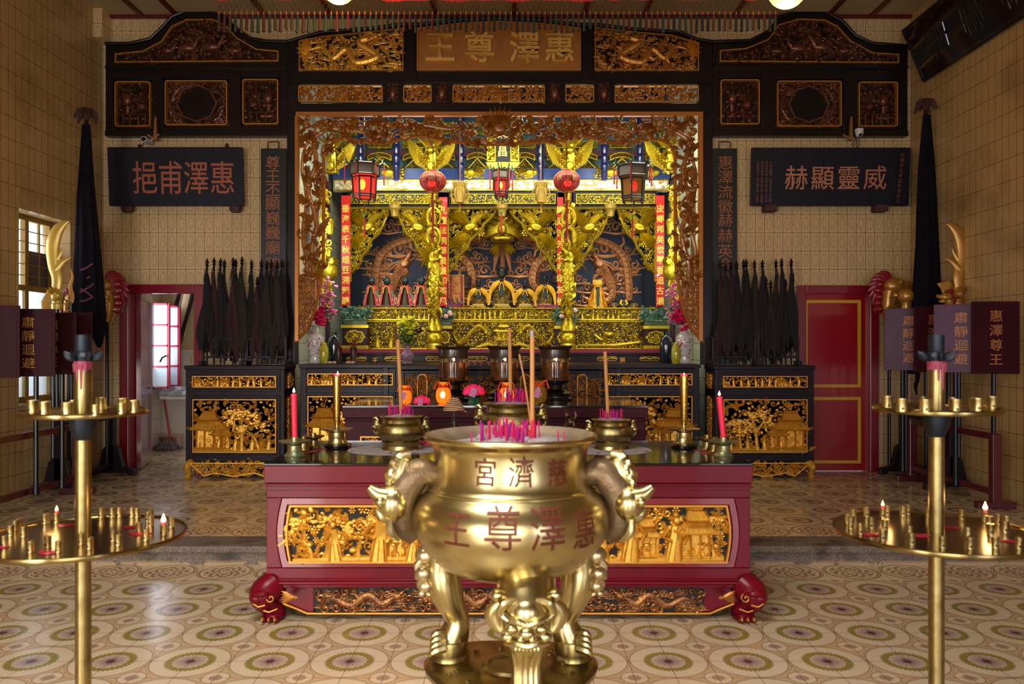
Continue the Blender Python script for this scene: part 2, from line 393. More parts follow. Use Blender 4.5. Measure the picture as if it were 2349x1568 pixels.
# ------------------------------------------------------------------ materials of the setting
def ccw(p):
    a = sum(p[i - 1][0] * p[i][1] - p[i][0] * p[i - 1][1] for i in range(len(p)))
    return p if a > 0 else p[::-1]
def tile_mat(name, axis, oval, base, dark, stain):
    m, nt, b = newmat(name); p, pv = pos(nt)
    u = p[axis] / .1072; v = (p[2] - .14) / .214; fu = (u + 100.5).fr() - .5; fv = (v + 100.0).fr() - .5
    gr = fu.ab().gt(.474).mx(fv.ab().gt(.487))
    e = ((fu / .30) * (fu / .30) + (fv / .33) * (fv / .33)).sq()
    ring = (e - 1).ab().lt(.10)
    n1 = noise(nt, pv, 1.1, 5, .6); n2 = noise(nt, pv, 38, 3)
    mp = nt.nodes.new('ShaderNodeMapping'); nt.links.new(pv, mp.inputs[0]); mp.inputs['Scale'].default_value = (60, 60, 4)
    n3 = noise(nt, mp.outputs[0], 1, 3)
    col = mixc(nt, (n3 - .35).mx(0.0) * 1.1, base, dark)
    if oval: col = mixc(nt, (ring * .75).mx((n2 - .5).mx(0.0) * e.lt(.8) * 3), col, dark)
    col = mixc(nt, ((n1 - .50).mx(0.0) * stain).mn(.8), col, srgb(118, 88, 52))
    col = mixc(nt, gr * .85, col, srgb(84, 62, 44))
    nt.links.new(col, b.inputs['Base Color']); b.inputs['Roughness'].default_value = .22
    bump(nt, b, (ring * .4 + n2 * e.lt(.85) * (1.0 if oval else .15)) - gr, .22, .004)
    b.inputs['Coat Weight'].default_value = .15
    return m
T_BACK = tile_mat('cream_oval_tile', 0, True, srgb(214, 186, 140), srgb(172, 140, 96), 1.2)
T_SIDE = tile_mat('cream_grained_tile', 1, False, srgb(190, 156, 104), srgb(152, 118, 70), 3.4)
def floor_mat(name, y0, rows):
    m, nt, b = newmat(name); p, pv = pos(nt); PP = .4
    a = ((p[0] + .015) / PP + 100.5).fr() - .5; c = ((p[1] - y0) / PP + 100.5).fr() - .5
    r = (a * a + c * c).sq(); th = c.op('ARCTAN2', a)
    a2 = a.ab() - .5; c2 = c.ab() - .5; rc = (a2 * a2 + c2 * c2).sq(); thc = c2.op('ARCTAN2', a2)
    lace = p[1].gt(rows[0]) * p[1].lt(rows[1])                     # one border row of brown lace medallions
    cream, gold, olive, grey, plum, tan = srgb(202, 183, 158), srgb(178, 144, 98), srgb(134, 122, 58), srgb(190, 166, 150), srgb(72, 40, 52), srgb(158, 130, 90)
    n = noise(nt, pv, 3, 4); n2 = noise(nt, pv, 60, 3)
    col = mixc(nt, (n - .4).mx(0.0) * .8, cream, srgb(188, 164, 128))
    col = mixc(nt, (r.gt(.535) * rc.gt(.175)) * .7, col, gold)
    col = mixc(nt, (r - .485).ab().lt(.012).mx((rc - .165).ab().lt(.010)).mx((r - .515).ab().lt(.008)), col, tan)
    col = mixc(nt, rc.lt(.085 + 0) * (rc + (thc * 12).op('SINE') * .006).lt(.08), col, srgb(158, 132, 112))
    pet = r + (th * 18).op('COSINE').ab() * -.03
    col = mixc(nt, pet.lt(.285), col, olive)
    col = mixc(nt, (r + (th * 9).op('COSINE').ab() * .02).lt(.225), col, grey)
    ray = ((th * 9).op('COSINE').ab() * .75 + .2) * (r * -4.6 + 1.0).mx(0.0) * 1.15 + (r * -14 + 1.0).mx(0.0)
    col = mixc(nt, r.lt(.225) * ray.mn(1.0), col, plum)
    lc = mixc(nt, (r.lt(.36) * r.gt(.08) * (((th * 8).op('SINE') * (r * 46).op('SINE') + (n2 - .5) * 2.5).gt(.05))).mx((r - .43).ab().lt(.014)).mx((r - .47).ab().lt(.01)), srgb(212, 188, 152), srgb(134, 96, 64))
    col = mixc(nt, lace, col, lc)
    g = (a.ab().lt(.0045)).mx(c.ab().lt(.0045)).mx(a.ab().gt(.4955)).mx(c.ab().gt(.4955))
    col = mixc(nt, g * .8, col, srgb(92, 76, 70))
    nt.links.new(col, b.inputs['Base Color'])
    rg = (n2 - .5) * .25 + .17; nt.links.new(rg.k, b.inputs['Roughness'])
    bump(nt, b, n2 * .25 - g, .12, .003)
    return m
FL1 = floor_mat('patterned_floor_tile', 4.0, (5.40, 5.80)); FL2 = floor_mat('patterned_platform_tile', 6.65, (6.05, 6.45))
def granite():
    m, nt, b = newmat('granite'); p, pv = pos(nt)
    n = noise(nt, pv, 160, 2); k = noise(nt, pv, 5, 5)
    c = mixc(nt, (n - .4).mx(0.0) * 3, srgb(84, 70, 60), srgb(150, 134, 116))
    c = mixc(nt, ((k - .5).mx(0.0) * 5).mn(.8), c, srgb(44, 34, 28))
    lo = (p[2] * -1 + .035).mx(0.0) * 30 * (k.gt(.46))
    c = mixc(nt, lo.mn(.9), c, srgb(176, 148, 112))
    nt.links.new(c, b.inputs['Base Color']); b.inputs['Roughness'].default_value = .55; bump(nt, b, n, .25, .004); return m
GRAN = granite()
LACQ = mat('black_lacquered_wood', srgb(26, 15, 21), .42, col2=srgb(34, 19, 24), ns=5, coat=.03, spec=.2)
PELM = mat('dark_timber', srgb(20, 12, 10), .36, col2=srgb(30, 19, 14), ns=4, spec=.3)
GOLD = mat('gilding', (.84, .47, .06), .36, .5, col2=(.60, .29, .03), ns=30)
GOLDS = mat('bright_gilding', (.56, .41, .02), .36, .78, col2=(.34, .22, .01), ns=40)
GOLDO = mat('old_gilding', (.62, .27, .04), .38, .5, col2=(.36, .13, .022), ns=14)
GOLDD = mat('darkened_gilding', (.20, .075, .035), .36, .55, col2=(.09, .028, .02), ns=10)
CARV = mat('carved_brown_wood', (.27, .085, .016), .33, .15, col2=(.46, .19, .022), ns=9, coat=.25)
GEDGE = mat('gilt_moulding', (.62, .27, .03), .4, .55)
BRASS = mat('polished_brass', (.60, .50, .25), .27, 1, col2=(.48, .385, .16), ns=7, bs=.06, bscale=25)
BRASSD = mat('worn_brass', (.40, .31, .125), .33, 1, col2=(.22, .16, .06), ns=18, bs=.12, bscale=60)
COPP = mat('copper_coloured_relief', (.50, .22, .085), .38, .4, col2=(.38, .14, .06), ns=7)
BLUE = mat('blue_ground', srgb(18, 24, 56), .5, col2=srgb(14, 38, 62), ns=3, spec=.3)
REDP = mat('red_door_paint', srgb(150, 8, 20), .28, coat=.3)
REDD = mat('dark_red_door_paint', srgb(128, 10, 34), .28, coat=.3)
YELP = mat('yellow_line_paint', srgb(206, 160, 34), .45)
REDL = mat('red_lacquer', srgb(112, 8, 26), .3, col2=srgb(92, 5, 20), ns=3, coat=.03, spec=.22)
MAR = mat('maroon_lacquer', srgb(70, 14, 28), .45, col2=srgb(54, 10, 22), ns=3, spec=.15)
BLK = mat('black_cloth', srgb(14, 13, 21), .9, col2=srgb(22, 19, 27), ns=10, spec=.1)
CREAM = mat('cream_ceiling_board', srgb(170, 150, 112), .7)
PLAS = mat('pale_plaster', srgb(206, 186, 152), .7, col2=srgb(184, 160, 126), ns=3)
WHT = mat('white_glazed_tile', srgb(226, 220, 212), .25)

# ------------------------------------------------------------------ the setting
XL, XR, YB, ZC, ZP = -4.78, 4.65, 9.3, 5.45, .14
def sbox(name, m, *b, parent=None, bev=0):
    q = MB()
    for t in b: q.box(*t)
    return struct(q.build(name, m, smooth=0, bev=bev)) if parent is None else q.build(name, m, parent, smooth=0, bev=bev)
sbox('floor', FL1, (XL - .3, XR + .3, -4, 5.79, -.12, 0))
sbox('floor_platform', FL2, (XL - .5, XR + .3, 6.09, 12.4, -.12, ZP))
q = MB(); q.box(XL - .02, XR + .02, 5.79, 6.10, -.1, ZP - .055); q.box(XL - .02, XR + .02, 5.765, 6.09, ZP - .055, ZP); struct(q.build('trim_1', GRAN, smooth=0, bev=.012))
dx0, dx1, dz = xx(298, YB), xx(452, YB), zz(664, YB)
rx0, rx1 = xx(1842, YB), xx(1996, YB)
sbox('wall_back', T_BACK, (XL - .1, dx0, YB, YB + .2, 0, ZC), (dx1, -2.62, YB, YB + .2, 0, ZC), (dx0, dx1, YB, YB + .2, dz, ZC),
     (2.33, rx0, YB, YB + .2, 0, ZC), (rx1, XR + .1, YB, YB + .2, 0, ZC), (rx0, rx1, YB, YB + .2, zz(668, YB), ZC), (-2.62, 2.33, YB, YB + .2, 4.80, ZC))
wy0, wy1, wz0, wz1 = 7.72, 8.62, 1.02, 2.93
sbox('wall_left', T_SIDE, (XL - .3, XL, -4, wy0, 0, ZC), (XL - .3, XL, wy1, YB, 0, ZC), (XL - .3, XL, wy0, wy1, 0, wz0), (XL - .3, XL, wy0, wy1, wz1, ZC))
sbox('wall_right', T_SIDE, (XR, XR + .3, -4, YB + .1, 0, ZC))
sbox('ceiling', CREAM, (XL - .3, XR + .3, 2.7, YB + .2, ZC, ZC + .1), (XL - .3, XR + .3, -4, .3, ZC, ZC + .1), (XL - .3, -2.6, .3, 2.7, ZC, ZC + .1), (.9, XR + .3, .3, 2.7, ZC, ZC + .1))
sbox('wall_front', T_BACK, (XL - .1, -4.3, -2.7, -2.5, 0, ZC), (-2.7, -1.3, -2.7, -2.5, 0, ZC), (1.3, 2.7, -2.7, -2.5, 0, ZC), (4.3, XR + .1, -2.7, -2.5, 0, ZC), (-4.3, -2.7, -2.7, -2.5, 2.8, ZC), (-1.3, 1.3, -2.7, -2.5, 2.8, ZC), (2.7, 4.3, -2.7, -2.5, 2.8, ZC))
q = MB()
for px in (330, 410, 610, 760, 1000, 1180, 1340, 1476, 1683, 1896, 1995): x = xx(px, YB); q.box(x - .025, x + .025, 4.2, YB, ZC - .03, ZC)
q.box(XL, XR, YB - .05, YB, ZC - .035, ZC - .002); q.box(XL, XR, 8.2, 8.25, ZC - .03, ZC)
struct(q.build('trim_2', mat('red_batten_paint', srgb(92, 14, 10), .5), smooth=0))
sbox('trim_3', T_BACK, (XL, xx(262, YB) - .03, YB - .22, YB, 5.12, ZC))     # small pier above the screen
# shrine recess
T_REC = tile_mat('pale_recess_tile', 1, False, srgb(214, 220, 200), srgb(188, 196, 172), .4)
sbox('wall_recess_left', T_REC, (-2.74, -2.62, YB + .2, 12.3, 0, 5.6)); sbox('wall_recess_right', T_REC, (2.33, 2.45, YB + .2, 12.3, 0, 5.6))
sbox('wall_recess_back', BLUE, (-2.74, 2.45, 12.3, 12.42, 0, 5.9)); sbox('ceiling_recess', mat('slate_blue_recess_paint', srgb(92, 98, 128), .6), (-2.74, 2.45, YB + .2, 12.4, 5.5, 5.6))
# side room seen through the open door
sbox('wall_side_room', PLAS, (-5.2, -5.09, YB + .2, 10.15, 0, 3), (-5.2, -5.09, 10.98, 11.65, 0, 3), (-5.2, -5.09, 10.15, 10.98, 0, 1.05), (-5.2, -5.09, 10.15, 10.98, 2.25, 3),
     (-5.2, -2.74, 11.62, 11.74, 0, 3))
sbox('ceiling_side_room', CREAM, (-5.2, -2.74, YB + .2, 11.74, 3, 3.1))
T_WH = tile_mat('white_side_room_tile', 1, False, srgb(226, 218, 210), srgb(206, 196, 186), .3)
sbox('trim_4', T_WH, (-5.09, -5.075, YB + .2, 11.62, ZP, 1.02)); sbox('trim_5', WHT, (-5.075, -2.74, 11.6, 11.62, ZP, 1.55))
q = MB()
for a, b in (((403, 705), (420, 640)), ((404, 815), (452, 640))):
    (x0, y, z0), (x1, _, z1) = P(*a, 11.45), P(*b, 11.45); q.tube([(x0, y, z0), (x1, y, z1)], .03, 4)
struct(q.build('trim_6', LACQ))
q = MB(); q.tube([P(412, 770, 11.52), P(440, 640, 11.52)], .075, 10); struct(q.build('trim_7', PLAS))

# window_1 in the left wall
w = MB(); d0 = XL - .22
def yz(y0, y1, z0, z1, t=.05, x=None): w.box((x or d0) - t / 2, (x or d0) + t / 2, y0, y1, z0, z1)
w = MB()
for y0, y1 in ((wy0, wy0 + .05), (wy1 - .05, wy1), ((wy0 + wy1) / 2 - .03, (wy0 + wy1) / 2 + .03)): yz(y0, y1, wz0, wz1)
for z in (wz0, wz1 - .05, 2.16): yz(wy0 + .002, wy1 - .002, z + .002, z + .058, .044)
for k in range(1, 6): yz(wy0, wy1, 2.2 + k * .115, 2.208 + k * .115, .015)
for k in (.2, .68): yz(wy0 + k, wy0 + k + .022, 2.2, wz1, .02)
win = struct(w.build('window_1', mat('yellow_window_paint', srgb(150, 118, 40), .5), smooth=0))
GLF = mat('frosted_glass', (.86, .92, .96), .5, trans=.9)
w = MB(); yz(wy0 + .05, wy1 - .05, wz0 + .06, 2.16, .012); win_p = w.build('frosted_pane', GLF, win, smooth=0)
w = MB(); yz((wy0 + wy1) / 2 + .03, wy1 - .05, 2.22, wz1 - .35, .01); w.build('dark_pane', mat('shaded_glass', srgb(72, 62, 70), .3), win, smooth=0)
w = MB(); w.box(-6.6, -6.45, 6.2, 10.4, 3.3, 3.45); w.box(-6.6, -5.2, 8.2, 8.3, 3.1, 3.2)
w.tube([(-6.0, 8.0, 2.2), (-5.5, 8.7, 3.1)], .05, 4); w.tube([(-5.9, 7.7, 2.6), (-5.45, 8.1, 3.2)], .05, 4)
w.box(-7.3, -5.1, 5.8, 11, 3.45, 3.5); struct(w.build('trim_8', mat('eave_red', srgb(112, 24, 30), .6), smooth=0))

# door_1: the open doorway with its leaf, door_2: the closed red door
def frame_door(name, px0, px1, py0, py1, w, m):
    q = MB(); x0, x1, z1 = xx(px0, YB), xx(px1, YB), zz(py0, YB)
    q.box(x0, x0 + w, YB - .07, YB + .02, ZP, z1); q.box(x1 - w, x1, YB - .07, YB + .02, ZP, z1); q.box(x0 + w, x1 - w, YB - .07, YB + .02, z1 - w, z1)
    return struct(q.build(name, m, smooth=0, bev=.008))
D1 = frame_door('door_1', 280, 470, 653, 1075, .105, REDD)
q = MB(); q.box(dx0 - .02, dx0 + .03, YB + .02, YB + .2, ZP, dz); q.box(dx1 - .03, dx1 + .02, YB + .02, YB + .2, ZP, dz); q.build('door_lining', REDD, D1, smooth=0)
def leaf_panel(q, y0, y1, z0, z1): q.box(-.035, .035, y0, y1, z0, z1)
q = MB(); h0, h1 = ZP + .01, dz - .01
for y0, y1, z0, z1 in ((0, .1, h0, h1), (.72, .82, h0, h1), (.1, .72, h0, h0 + .16), (.1, .72, h1 - .1, h1), (.1, .72, 1.0, 1.14)): leaf_panel(q, y0, y1, z0, z1)
q.box(-.012, .012, .1, .72, h0, h1)
rot = Matrix.Rotation(radians(15.5), 3, 'Z'); q.v = [v @ np.array(rot.transposed()) + np.array((dx0 + .045, YB + .1, 0)) for v in q.v]
q.build('door_leaf', mat('plum_door_paint', srgb(120, 22, 52), .22, coat=.4), D1, smooth=0)
q = MB(); e = Vector((dx0 + .045, YB + .1, 1.07)) + Vector(rot @ Vector((.05, .75, 0))); q.tube([tuple(e), tuple(e + Vector((.05, -.01, 0))), tuple(e + Vector((.06, -.1, 0)))], .01, 8)
q.build('door_handle', mat('dark_metal', srgb(60, 52, 52), .35, .9), D1)
D2 = frame_door('door_2', 1825, 2010, 655, 1078, .10, REDD)
q = MB(); a, b, c = rx0 - .0, rx1 + .0, zz(668, YB); q.box(a, b, YB + .0, YB + .05, ZP + .005, c)
q.build('door_leaf', REDP, D2, smooth=0)
q = MB()
for y0, y1 in ((688, 888), (910, 1062)):
    q.frame((0, YB, 0)); q.border(ccw(pxpoly([(1845, y0), (1974, y0), (1974, y1), (1845, y1)], YB)), .035, 0, .012)
q.build('panel_line', YELP, D2, smooth=0)

# sashes of the side-room window, standing open into the room
W2 = thing('casement_sash', 'larger frosted red casement sash standing open in the side room, nearer the open door', 'window', (-5.05, 11.02, 1.0), 'open casement sashes')
FROST = mat('bright_frosted_pane', (.62, .76, .88), .45)
def sash(par, x0, x1, y, z0, z1):
    q = MB(); t = .02
    for k in range(5): z = z0 + (z1 - z0) * k / 4; q.box(x0, x1, y - t, y + t, z - .012, z + .012)
    for x in (x0, x1): q.box(x - .016, x + .016, y - t, y + t, z0 - .012, z1 + .012)
    q.build('sash_frame', mat('crimson_sash_paint', srgb(176, 16, 60), .35), par, smooth=0)
    q = MB(); q.box(x0, x1, y - .004, y + .004, z0, z1); q.build('pane', FROST, par, smooth=0)
sash(W2, xx(340, 11.02), xx(387, 11.02), 11.02, zz(888, 11.02), zz(697, 11.02))
q = MB(); q.tube([P(382, 815, 10.98), P(372, 820, 10.97), P(367, 830, 10.97)], .012, 6); q.build('stay', BLK, W2)
W3 = thing('casement_sash', 'smaller frosted casement sash behind the larger one in the side room', 'window', (-4.9, 11.3, 1.0), 'open casement sashes')
sash(W3, xx(370, 11.3), xx(411, 11.3), 11.3, zz(884, 11.3), zz(703, 11.3))
# mop, stool, scoop, basin
m = thing('mop', 'mop with red handle and grey strings leaning in the side room', 'mop', P(383, 1030, 11.35))
q = MB(); q.tube([P(370, 872, 11.5), P(391, 1012, 11.38)], .014, 8); q.build('handle', mat('red_plastic', srgb(190, 22, 30), .35), m)
q = MB(); rnd = random.Random(3)
for k in range(70):
    a = rnd.uniform(0, 2 * pi); r = rnd.uniform(.06, .2); x, y, _ = P(386, 1012, 11.3)
    q.tube([(x, y, .27), (x + cos(a) * r * .5, y - abs(sin(a)) * r * .3, .24), (x + cos(a) * r * 1.1, y - abs(sin(a)) * r * .9, .152)], .012, 5)
q.build('mop_head', mat('grey_mop_string', srgb(112, 98, 104), .9), m)
x, y, z = P(391, 1024, 11.52); st = MB()
for sx in (-1, 1): st.box(x + sx * .14 - .02, x + sx * .14 + .02, y - .1, y + .06, ZP, .31)
st.box(x - .16, x + .16, y - .11, y + .07, .30, .33); st.box(x - .15, x + .15, y + .04, y + .06, .2, .31)
tag(st.build('low_stool', mat('pink_plastic', srgb(206, 160, 150), .4), smooth=0, bev=.006), 'low pink plastic stool behind the mop in the side room', 'stool')
q = MB(); q.box(xx(386, 11.5), -4.3, 11.2, 11.6, .85, 1.02); t = q.build('basin', WHT, smooth=0, bev=.02); tag(t, 'white tiled basin against the far wall of the side room', 'basin')
q = MB()
pts = [[(-4.93 + i * .05, 11.17 + .03 * sin(i * 1.7 + j) * (j > 1), 1.03 - max(0, j - 1) * .03 + .006 * sin(i * 2.1)) for i in range(13)] for j in range(6)]
for j in range(6):
    for i in range(13): pts[j][i] = (pts[j][i][0], 11.28 if j == 0 else pts[j][i][1] - .02, pts[j][i][2])
q.add([p for r_ in pts for p in r_], [(j * 13 + i, j * 13 + i + 1, j * 13 + 14 + i, j * 13 + 13 + i) for j in range(5) for i in range(12)])
o = q.build('rag', mat('grey_rag', srgb(176, 176, 186), .9)); o.modifiers.new('s', 'SOLIDIFY').thickness = .006; tag(o, 'grey rag hanging over the edge of the white basin', 'cloth')
q = MB(); x, y, z = P(446, 825, 11.5); q.tube([(x + .055 * cos(a), y, z + .07 * sin(a)) for a in np.linspace(0, 2 * pi, 20)], .008, 6); q.tube([P(446, 812, 11.5), P(448, 790, 11.5), P(448, 778, 11.5)], [.02, .012, .006], 6)
tag(q.build('hanging_hoop', mat('yellow_plastic', srgb(206, 160, 30), .4)), 'yellow hoop hanging on the wall beyond the open door', 'hoop')
# ------------------------------------------------------------------ the carved timber screen over the back wall
DP = 9.2
def at(d): return dict(o=(0, d, 0))
def pp(pts, d=DP): return ccw(pxpoly(pts, d))
def prect(a, b, c, e, d=DP, ch=0): # px left, right, top, bottom
    u0, u1, v1, v0 = xx(a, d), xx(b, d), zz(c, d), zz(e, d)
    return rrect(u0, u1, v0, v1, ch) if ch else rect(u0, u1, v0, v1)
def carving(par, name, poly, matl, d, seed, size, kinds, ground=None, extra=None, depth=.0, gap=.9, edge=None, ew=.012):
    q = MB().frame((0, d - depth, 0)); f = inpoly(poly)
    q.mi = 0; rnd = random.Random(seed)
    if extra: extra(q, rnd)
    e = size * .45; fill(q, lambda u, v: f(u - e, v) and f(u + e, v) and f(u, v - e) and f(u, v + e), pbox(poly), size, seed, kinds, gap)
    mats = [matl]
    if edge: q.mi = 1; mats.append(edge); q.border(poly, ew, -.02, .03)
    if ground: q.mi = len(mats); mats.append(ground); q.rel([(a, b, -.004) for a, b in poly], [tuple(range(len(poly)))])
    return q.build(name, mats, par)
DARKG = mat('dark_carving_ground', srgb(24, 10, 10), .6)
def pelmet(name, label, top, x0, x1, tymp, squares, gold, seed, rounds):
    t = thing(name, label, 'carved screen', P((x0 + x1) / 2, 312, DP), 'side carved screens')
    q = MB().frame((0, DP, 0)); pb = pp([(x0, 312)] + top + [(x1, 312)])
    # body cut round the square panels: strips and posts, plus the shaped top
    q.prism(pp([(x0, 160)] + top + [(x1, 160)]), -.10, 0)
    xs = [x0] + [v for s in squares for v in (s[0] - 4, s[1] + 4)] + [x1]
    for i in range(0, len(xs), 2): q.prism(prect(xs[i], xs[i + 1], 160, 312), -.10, 0)
    for s in squares: q.prism(prect(s[0] - 4, s[1] + 4, 160, s[2] - 4), -.10, 0); q.prism(prect(s[0] - 4, s[1] + 4, s[3] + 4, 312), -.10, 0); q.prism(prect(s[0] - 4, s[1] + 4, s[2] - 4, s[3] + 4), -.10, -.06)
    q.prism(prect(x0, x1, 300, 312), 0, .02); q.prism(prect(x0, x1, 150, 158), 0, .018)
    n = len(top); q.stroke([(xx(a, DP), zz(b + 3, DP)) for a, b in top], .022, w0=0, h=.03)
    q.build('frame', PELM, t, bev=.004)
    def beasts(m, rnd):
        u0, u1, v0, v1 = pbox(pp(tymp)); c = (u0 + u1) / 2
        for k, s_ in ((-.35, .17), (-.12, .22), (.16, .24), (.42, .17)): beast(m, c + k * 1.0, v0 + .04, s_ * 1.2, rnd.choice((-1, 1)))
        tree(m, c - .05, v0 + .05, .44, rnd); tree(m, c + .33, v0 + .02, .3, rnd, -.3)
    carving(t, 'top_carving', pp(tymp), gold, DP, seed, .075, 'lldsb', DARKG, beasts, .0, .85, GEDGE, .012)
    for i, s in enumerate(squares):
        pl = prect(*s, ch=.02); u0, u1, v0, v1 = pbox(pl); c, e = (u0 + u1) / 2, (v0 + v1) / 2
        if i == 1:
            def ex(m, rnd):
                m.border([(c + .22 * cos(a), e + .2 * sin(a)) for a in np.linspace(0, 2 * pi, 9)[:-1]], -.02, 0, .04)
                for sx in (-1, 1):
                    for sy in (-1, 1): cloud(m, c + sx * .27, e + sy * .18, .07, sx); dragon(m, [(c + sx * .3, e + sy * .04), (c + sx * .25, e + sy * .14), (c + sx * .15, e + sy * .22)], .02, rnd)
            ff = inpoly(pl)
            q = MB().frame((0, DP + .055, 0)); ex(q, None or random.Random(seed + i)); fill(q, lambda u, v: ff(u, v) and hypot((u - c) / .25, (v - e) / .22) > 1, pbox(pl), .06, seed + i, 'slc', .9)
            q.mi = 1; q.border(pl, .012, -.0, .06); q.build('panel_carving', [gold, GEDGE], t)
        else:
            def ex(m, rnd):
                k = 1 if i == 0 else -1
                m.dome(c - .08 * k, e + .06, .055, .075, 0, .05, 12); m.stroke([(c - .08 * k, e - .02), (c - .08 * k, e - .12)], [.03, .02]); m.stroke([(c - .13 * k, e - .15), (c + .01 * k, e - .15)], .02)
                m.dome(c + .09 * k, e - .02, .06, .05, 0, .05, 10)
                for b in (-.6, -.2, .2, .6): m.leaf(c + .09 * k, e, .16, .04, pi / 2 + b, .03)
                for u in (-.13, -.05, .05, .13): m.stroke([(c + u, v0 + .02), (c + u, v0 + .15)], .013, h=.03)
                m.stroke([(c - .15, v0 + .15), (c + .15, v0 + .15)], .012, h=.035)
            q = MB().frame((0, DP + .055, 0)); ex(q, None); fill(q, inpoly(pl), pbox(pl), .062, seed + 9 + i, 'ldf', 1.15)
            q.mi = 1; q.border(pl, .012, -.0, .06); q.build('panel_carving', [gold, GEDGE], t)
    return t
pelmet('carved_screen', 'black timber screen with humped top and gilt animal carving above the open doorway', [(242, 98), (300, 97), (345, 87), (372, 62), (395, 36), (430, 22), (472, 22), (510, 34), (540, 62), (572, 85), (610, 92), (660, 93)], 242, 660,
       [(266, 145), (266, 125), (330, 118), (372, 96), (395, 62), (430, 46), (490, 46), (520, 60), (545, 88), (590, 114), (640, 118), (640, 142)], [(263, 345, 186, 290), (378, 521, 184, 287), (556, 638, 181, 285)], GOLDD, 11, 0)
pelmet('carved_screen', 'black timber screen with humped top and dark carving above the closed red door', [(1634, 93), (1720, 91), (1762, 70), (1790, 36), (1830, 22), (1892, 24), (1930, 45), (1962, 80), (2000, 97), (2082, 103)], 1634, 2082,
       [(1650, 143), (1650, 117), (1710, 112), (1760, 92), (1785, 58), (1830, 45), (1890, 47), (1920, 62), (1950, 95), (2000, 122), (2060, 126), (2060, 146)], [(1653, 1743, 182, 285), (1783, 1931, 185, 290), (1970, 2060, 187, 290)], GOLDD, 23, 1)

# ---- the middle screen with the name plaque
t = thing('central_screen', 'black timber beam screen with gilt dragons flanking the four-character plaque over the shrine', 'carved screen', P(1145, 258, DP))
top = [(660, 93), (690, 84), (740, 71), (850, 62), (930, 52), (960, 53), (1060, 43), (1145, 40), (1240, 44), (1330, 54), (1370, 54), (1450, 64), (1560, 71), (1600, 88), (1634, 93)]
q = MB().frame((0, DP, 0)); q.prism(pp([(660, 192)] + top + [(1634, 192)]), -.12, 0)
holes = [(684, 878), (925, 990), (1038, 1250), (1297, 1363), (1410, 1603)]
e = [660] + [v for h in holes for v in h] + [1634]
for i in range(0, len(e), 2): q.prism(prect(e[i], e[i + 1], 192, 238), -.12, 0)
q.prism(prect(660, 1634, 238, 258), -.12, .015); q.prism(prect(660, 1634, 185, 190), 0, .02); q.stroke([(xx(a, DP), zz(b + 3, DP)) for a, b in top], .02, h=.03)
for px in (942, 1347): q.prism(prect(px - 12, px + 12, 60, 186), 0, .02)
q.prism(prect(660, 679, 258, 836), -.12, .02); q.prism(prect(1611, 1634, 258, 836), -.12, .02)
q.build('frame', PELM, t, bev=.004)
for k, poly in enumerate(([(687, 163), (687, 95), (740, 85), (850, 74), (926, 66), (926, 163)], [(1364, 163), (1364, 64), (1450, 74), (1540, 82), (1602, 100), (1602, 163)])):
    pl = pp(poly); u0, u1, v0, v1 = pbox(pl); dd = 1 if k == 0 else -1; m0 = (u0 + u1) / 2
    def ex(m, rnd):
        X = lambda a: m0 + dd * a * (u1 - u0) * .5
        Y = lambda b: v0 + b * (v1 - v0)
        dragon(m, [(X(.42), Y(.78)), (X(.15), Y(.66)), (X(.5), Y(.35)), (X(.1), Y(.2)), (X(-.1), Y(.5)), (X(-.35), Y(.3)), (X(-.55), Y(.55)), (X(-.8), Y(.5))], .042, rnd, dd)
        for a in (-.8, -.4, 0, .4, .8): cloud(m, X(a), Y(.1), .05, dd)
        for b in range(7): m.leaf(X(-.78), Y(.5), .17, .05, pi * (.5 if dd > 0 else .5) + dd * (.4 + b * .35), .03)
    carving(t, 'dragon_panel', pl, GOLD if k == 0 else GOLDO, DP, 31 + k, .06, 'scl', DARKG, ex, .0, 1.05, GEDGE, .01)
pl = pp([(957, 163), (957, 66), (1000, 62), (1060, 54), (1145, 50), (1240, 55), (1332, 66), (1332, 163)])
q = MB().frame((0, DP, 0)); q.mi = 1; q.border(pl, .012, -.01, .035); q.mi = 0; q.rel([(a, b, .004) for a, b in pl], [tuple(range(len(pl)))])
f = inpoly(pl); u0, u1, v0, v1 = pbox(pl)
for i in range(70):
    for j in range(28):
        u, v = u0 + .028 * (i + .5 * (j % 2)), v0 + .02 * j
        if f(u, v) and f(u - .02, v) and f(u + .02, v): q.stroke([(u - .012, v), (u, v + .012), (u + .012, v)], .0035, h=.004, w0=.004)
for px in (1052, 1150, 1238): cloud(q, xx(px, DP), zz(136 + (px % 3) * 6, DP), .03); flower(q, xx(px, DP), zz(98, DP), .03)
q.build('plaque_ground', [mat('diaper_gilding', (.40, .16, .025), .45, .35), GEDGE], t)
q = MB().frame((0, DP - .008, 0))
for ch, px in zip('王尊澤惠', (1010, 1100, 1203, 1283)): write(q, ch, xx(px, DP), zz(110, DP), .37, .03, .98, .016)
o = q.build('characters', mat('plaque_gilding', (.88, .52, .12), .36, .4), t, bev=.006)
for i, (a, b) in enumerate(holes):
    pl = prect(a, b, 195, 233, ch=.015); u0, u1, v0, v1 = pbox(pl)
    def ex(m, rnd):
        for k in range(int((u1 - u0) / .1)):
            if i == 2: figure(m, u0 + .06 + k * .1, v0 + .02, .14, rnd.choice((-1, 1)))
            elif rnd.random() < .5: tree(m, u0 + .06 + k * .1, v0 + .01, .19, rnd)
        if i == 2: house(m, (u0 + u1) / 2, v0 + .01, .16, .16)
    carving(t, 'pierced_panel', pl, GOLDO, DP + .03, 51 + i, .05, 'slb', None, ex, 0, 1.0, GEDGE, .010)
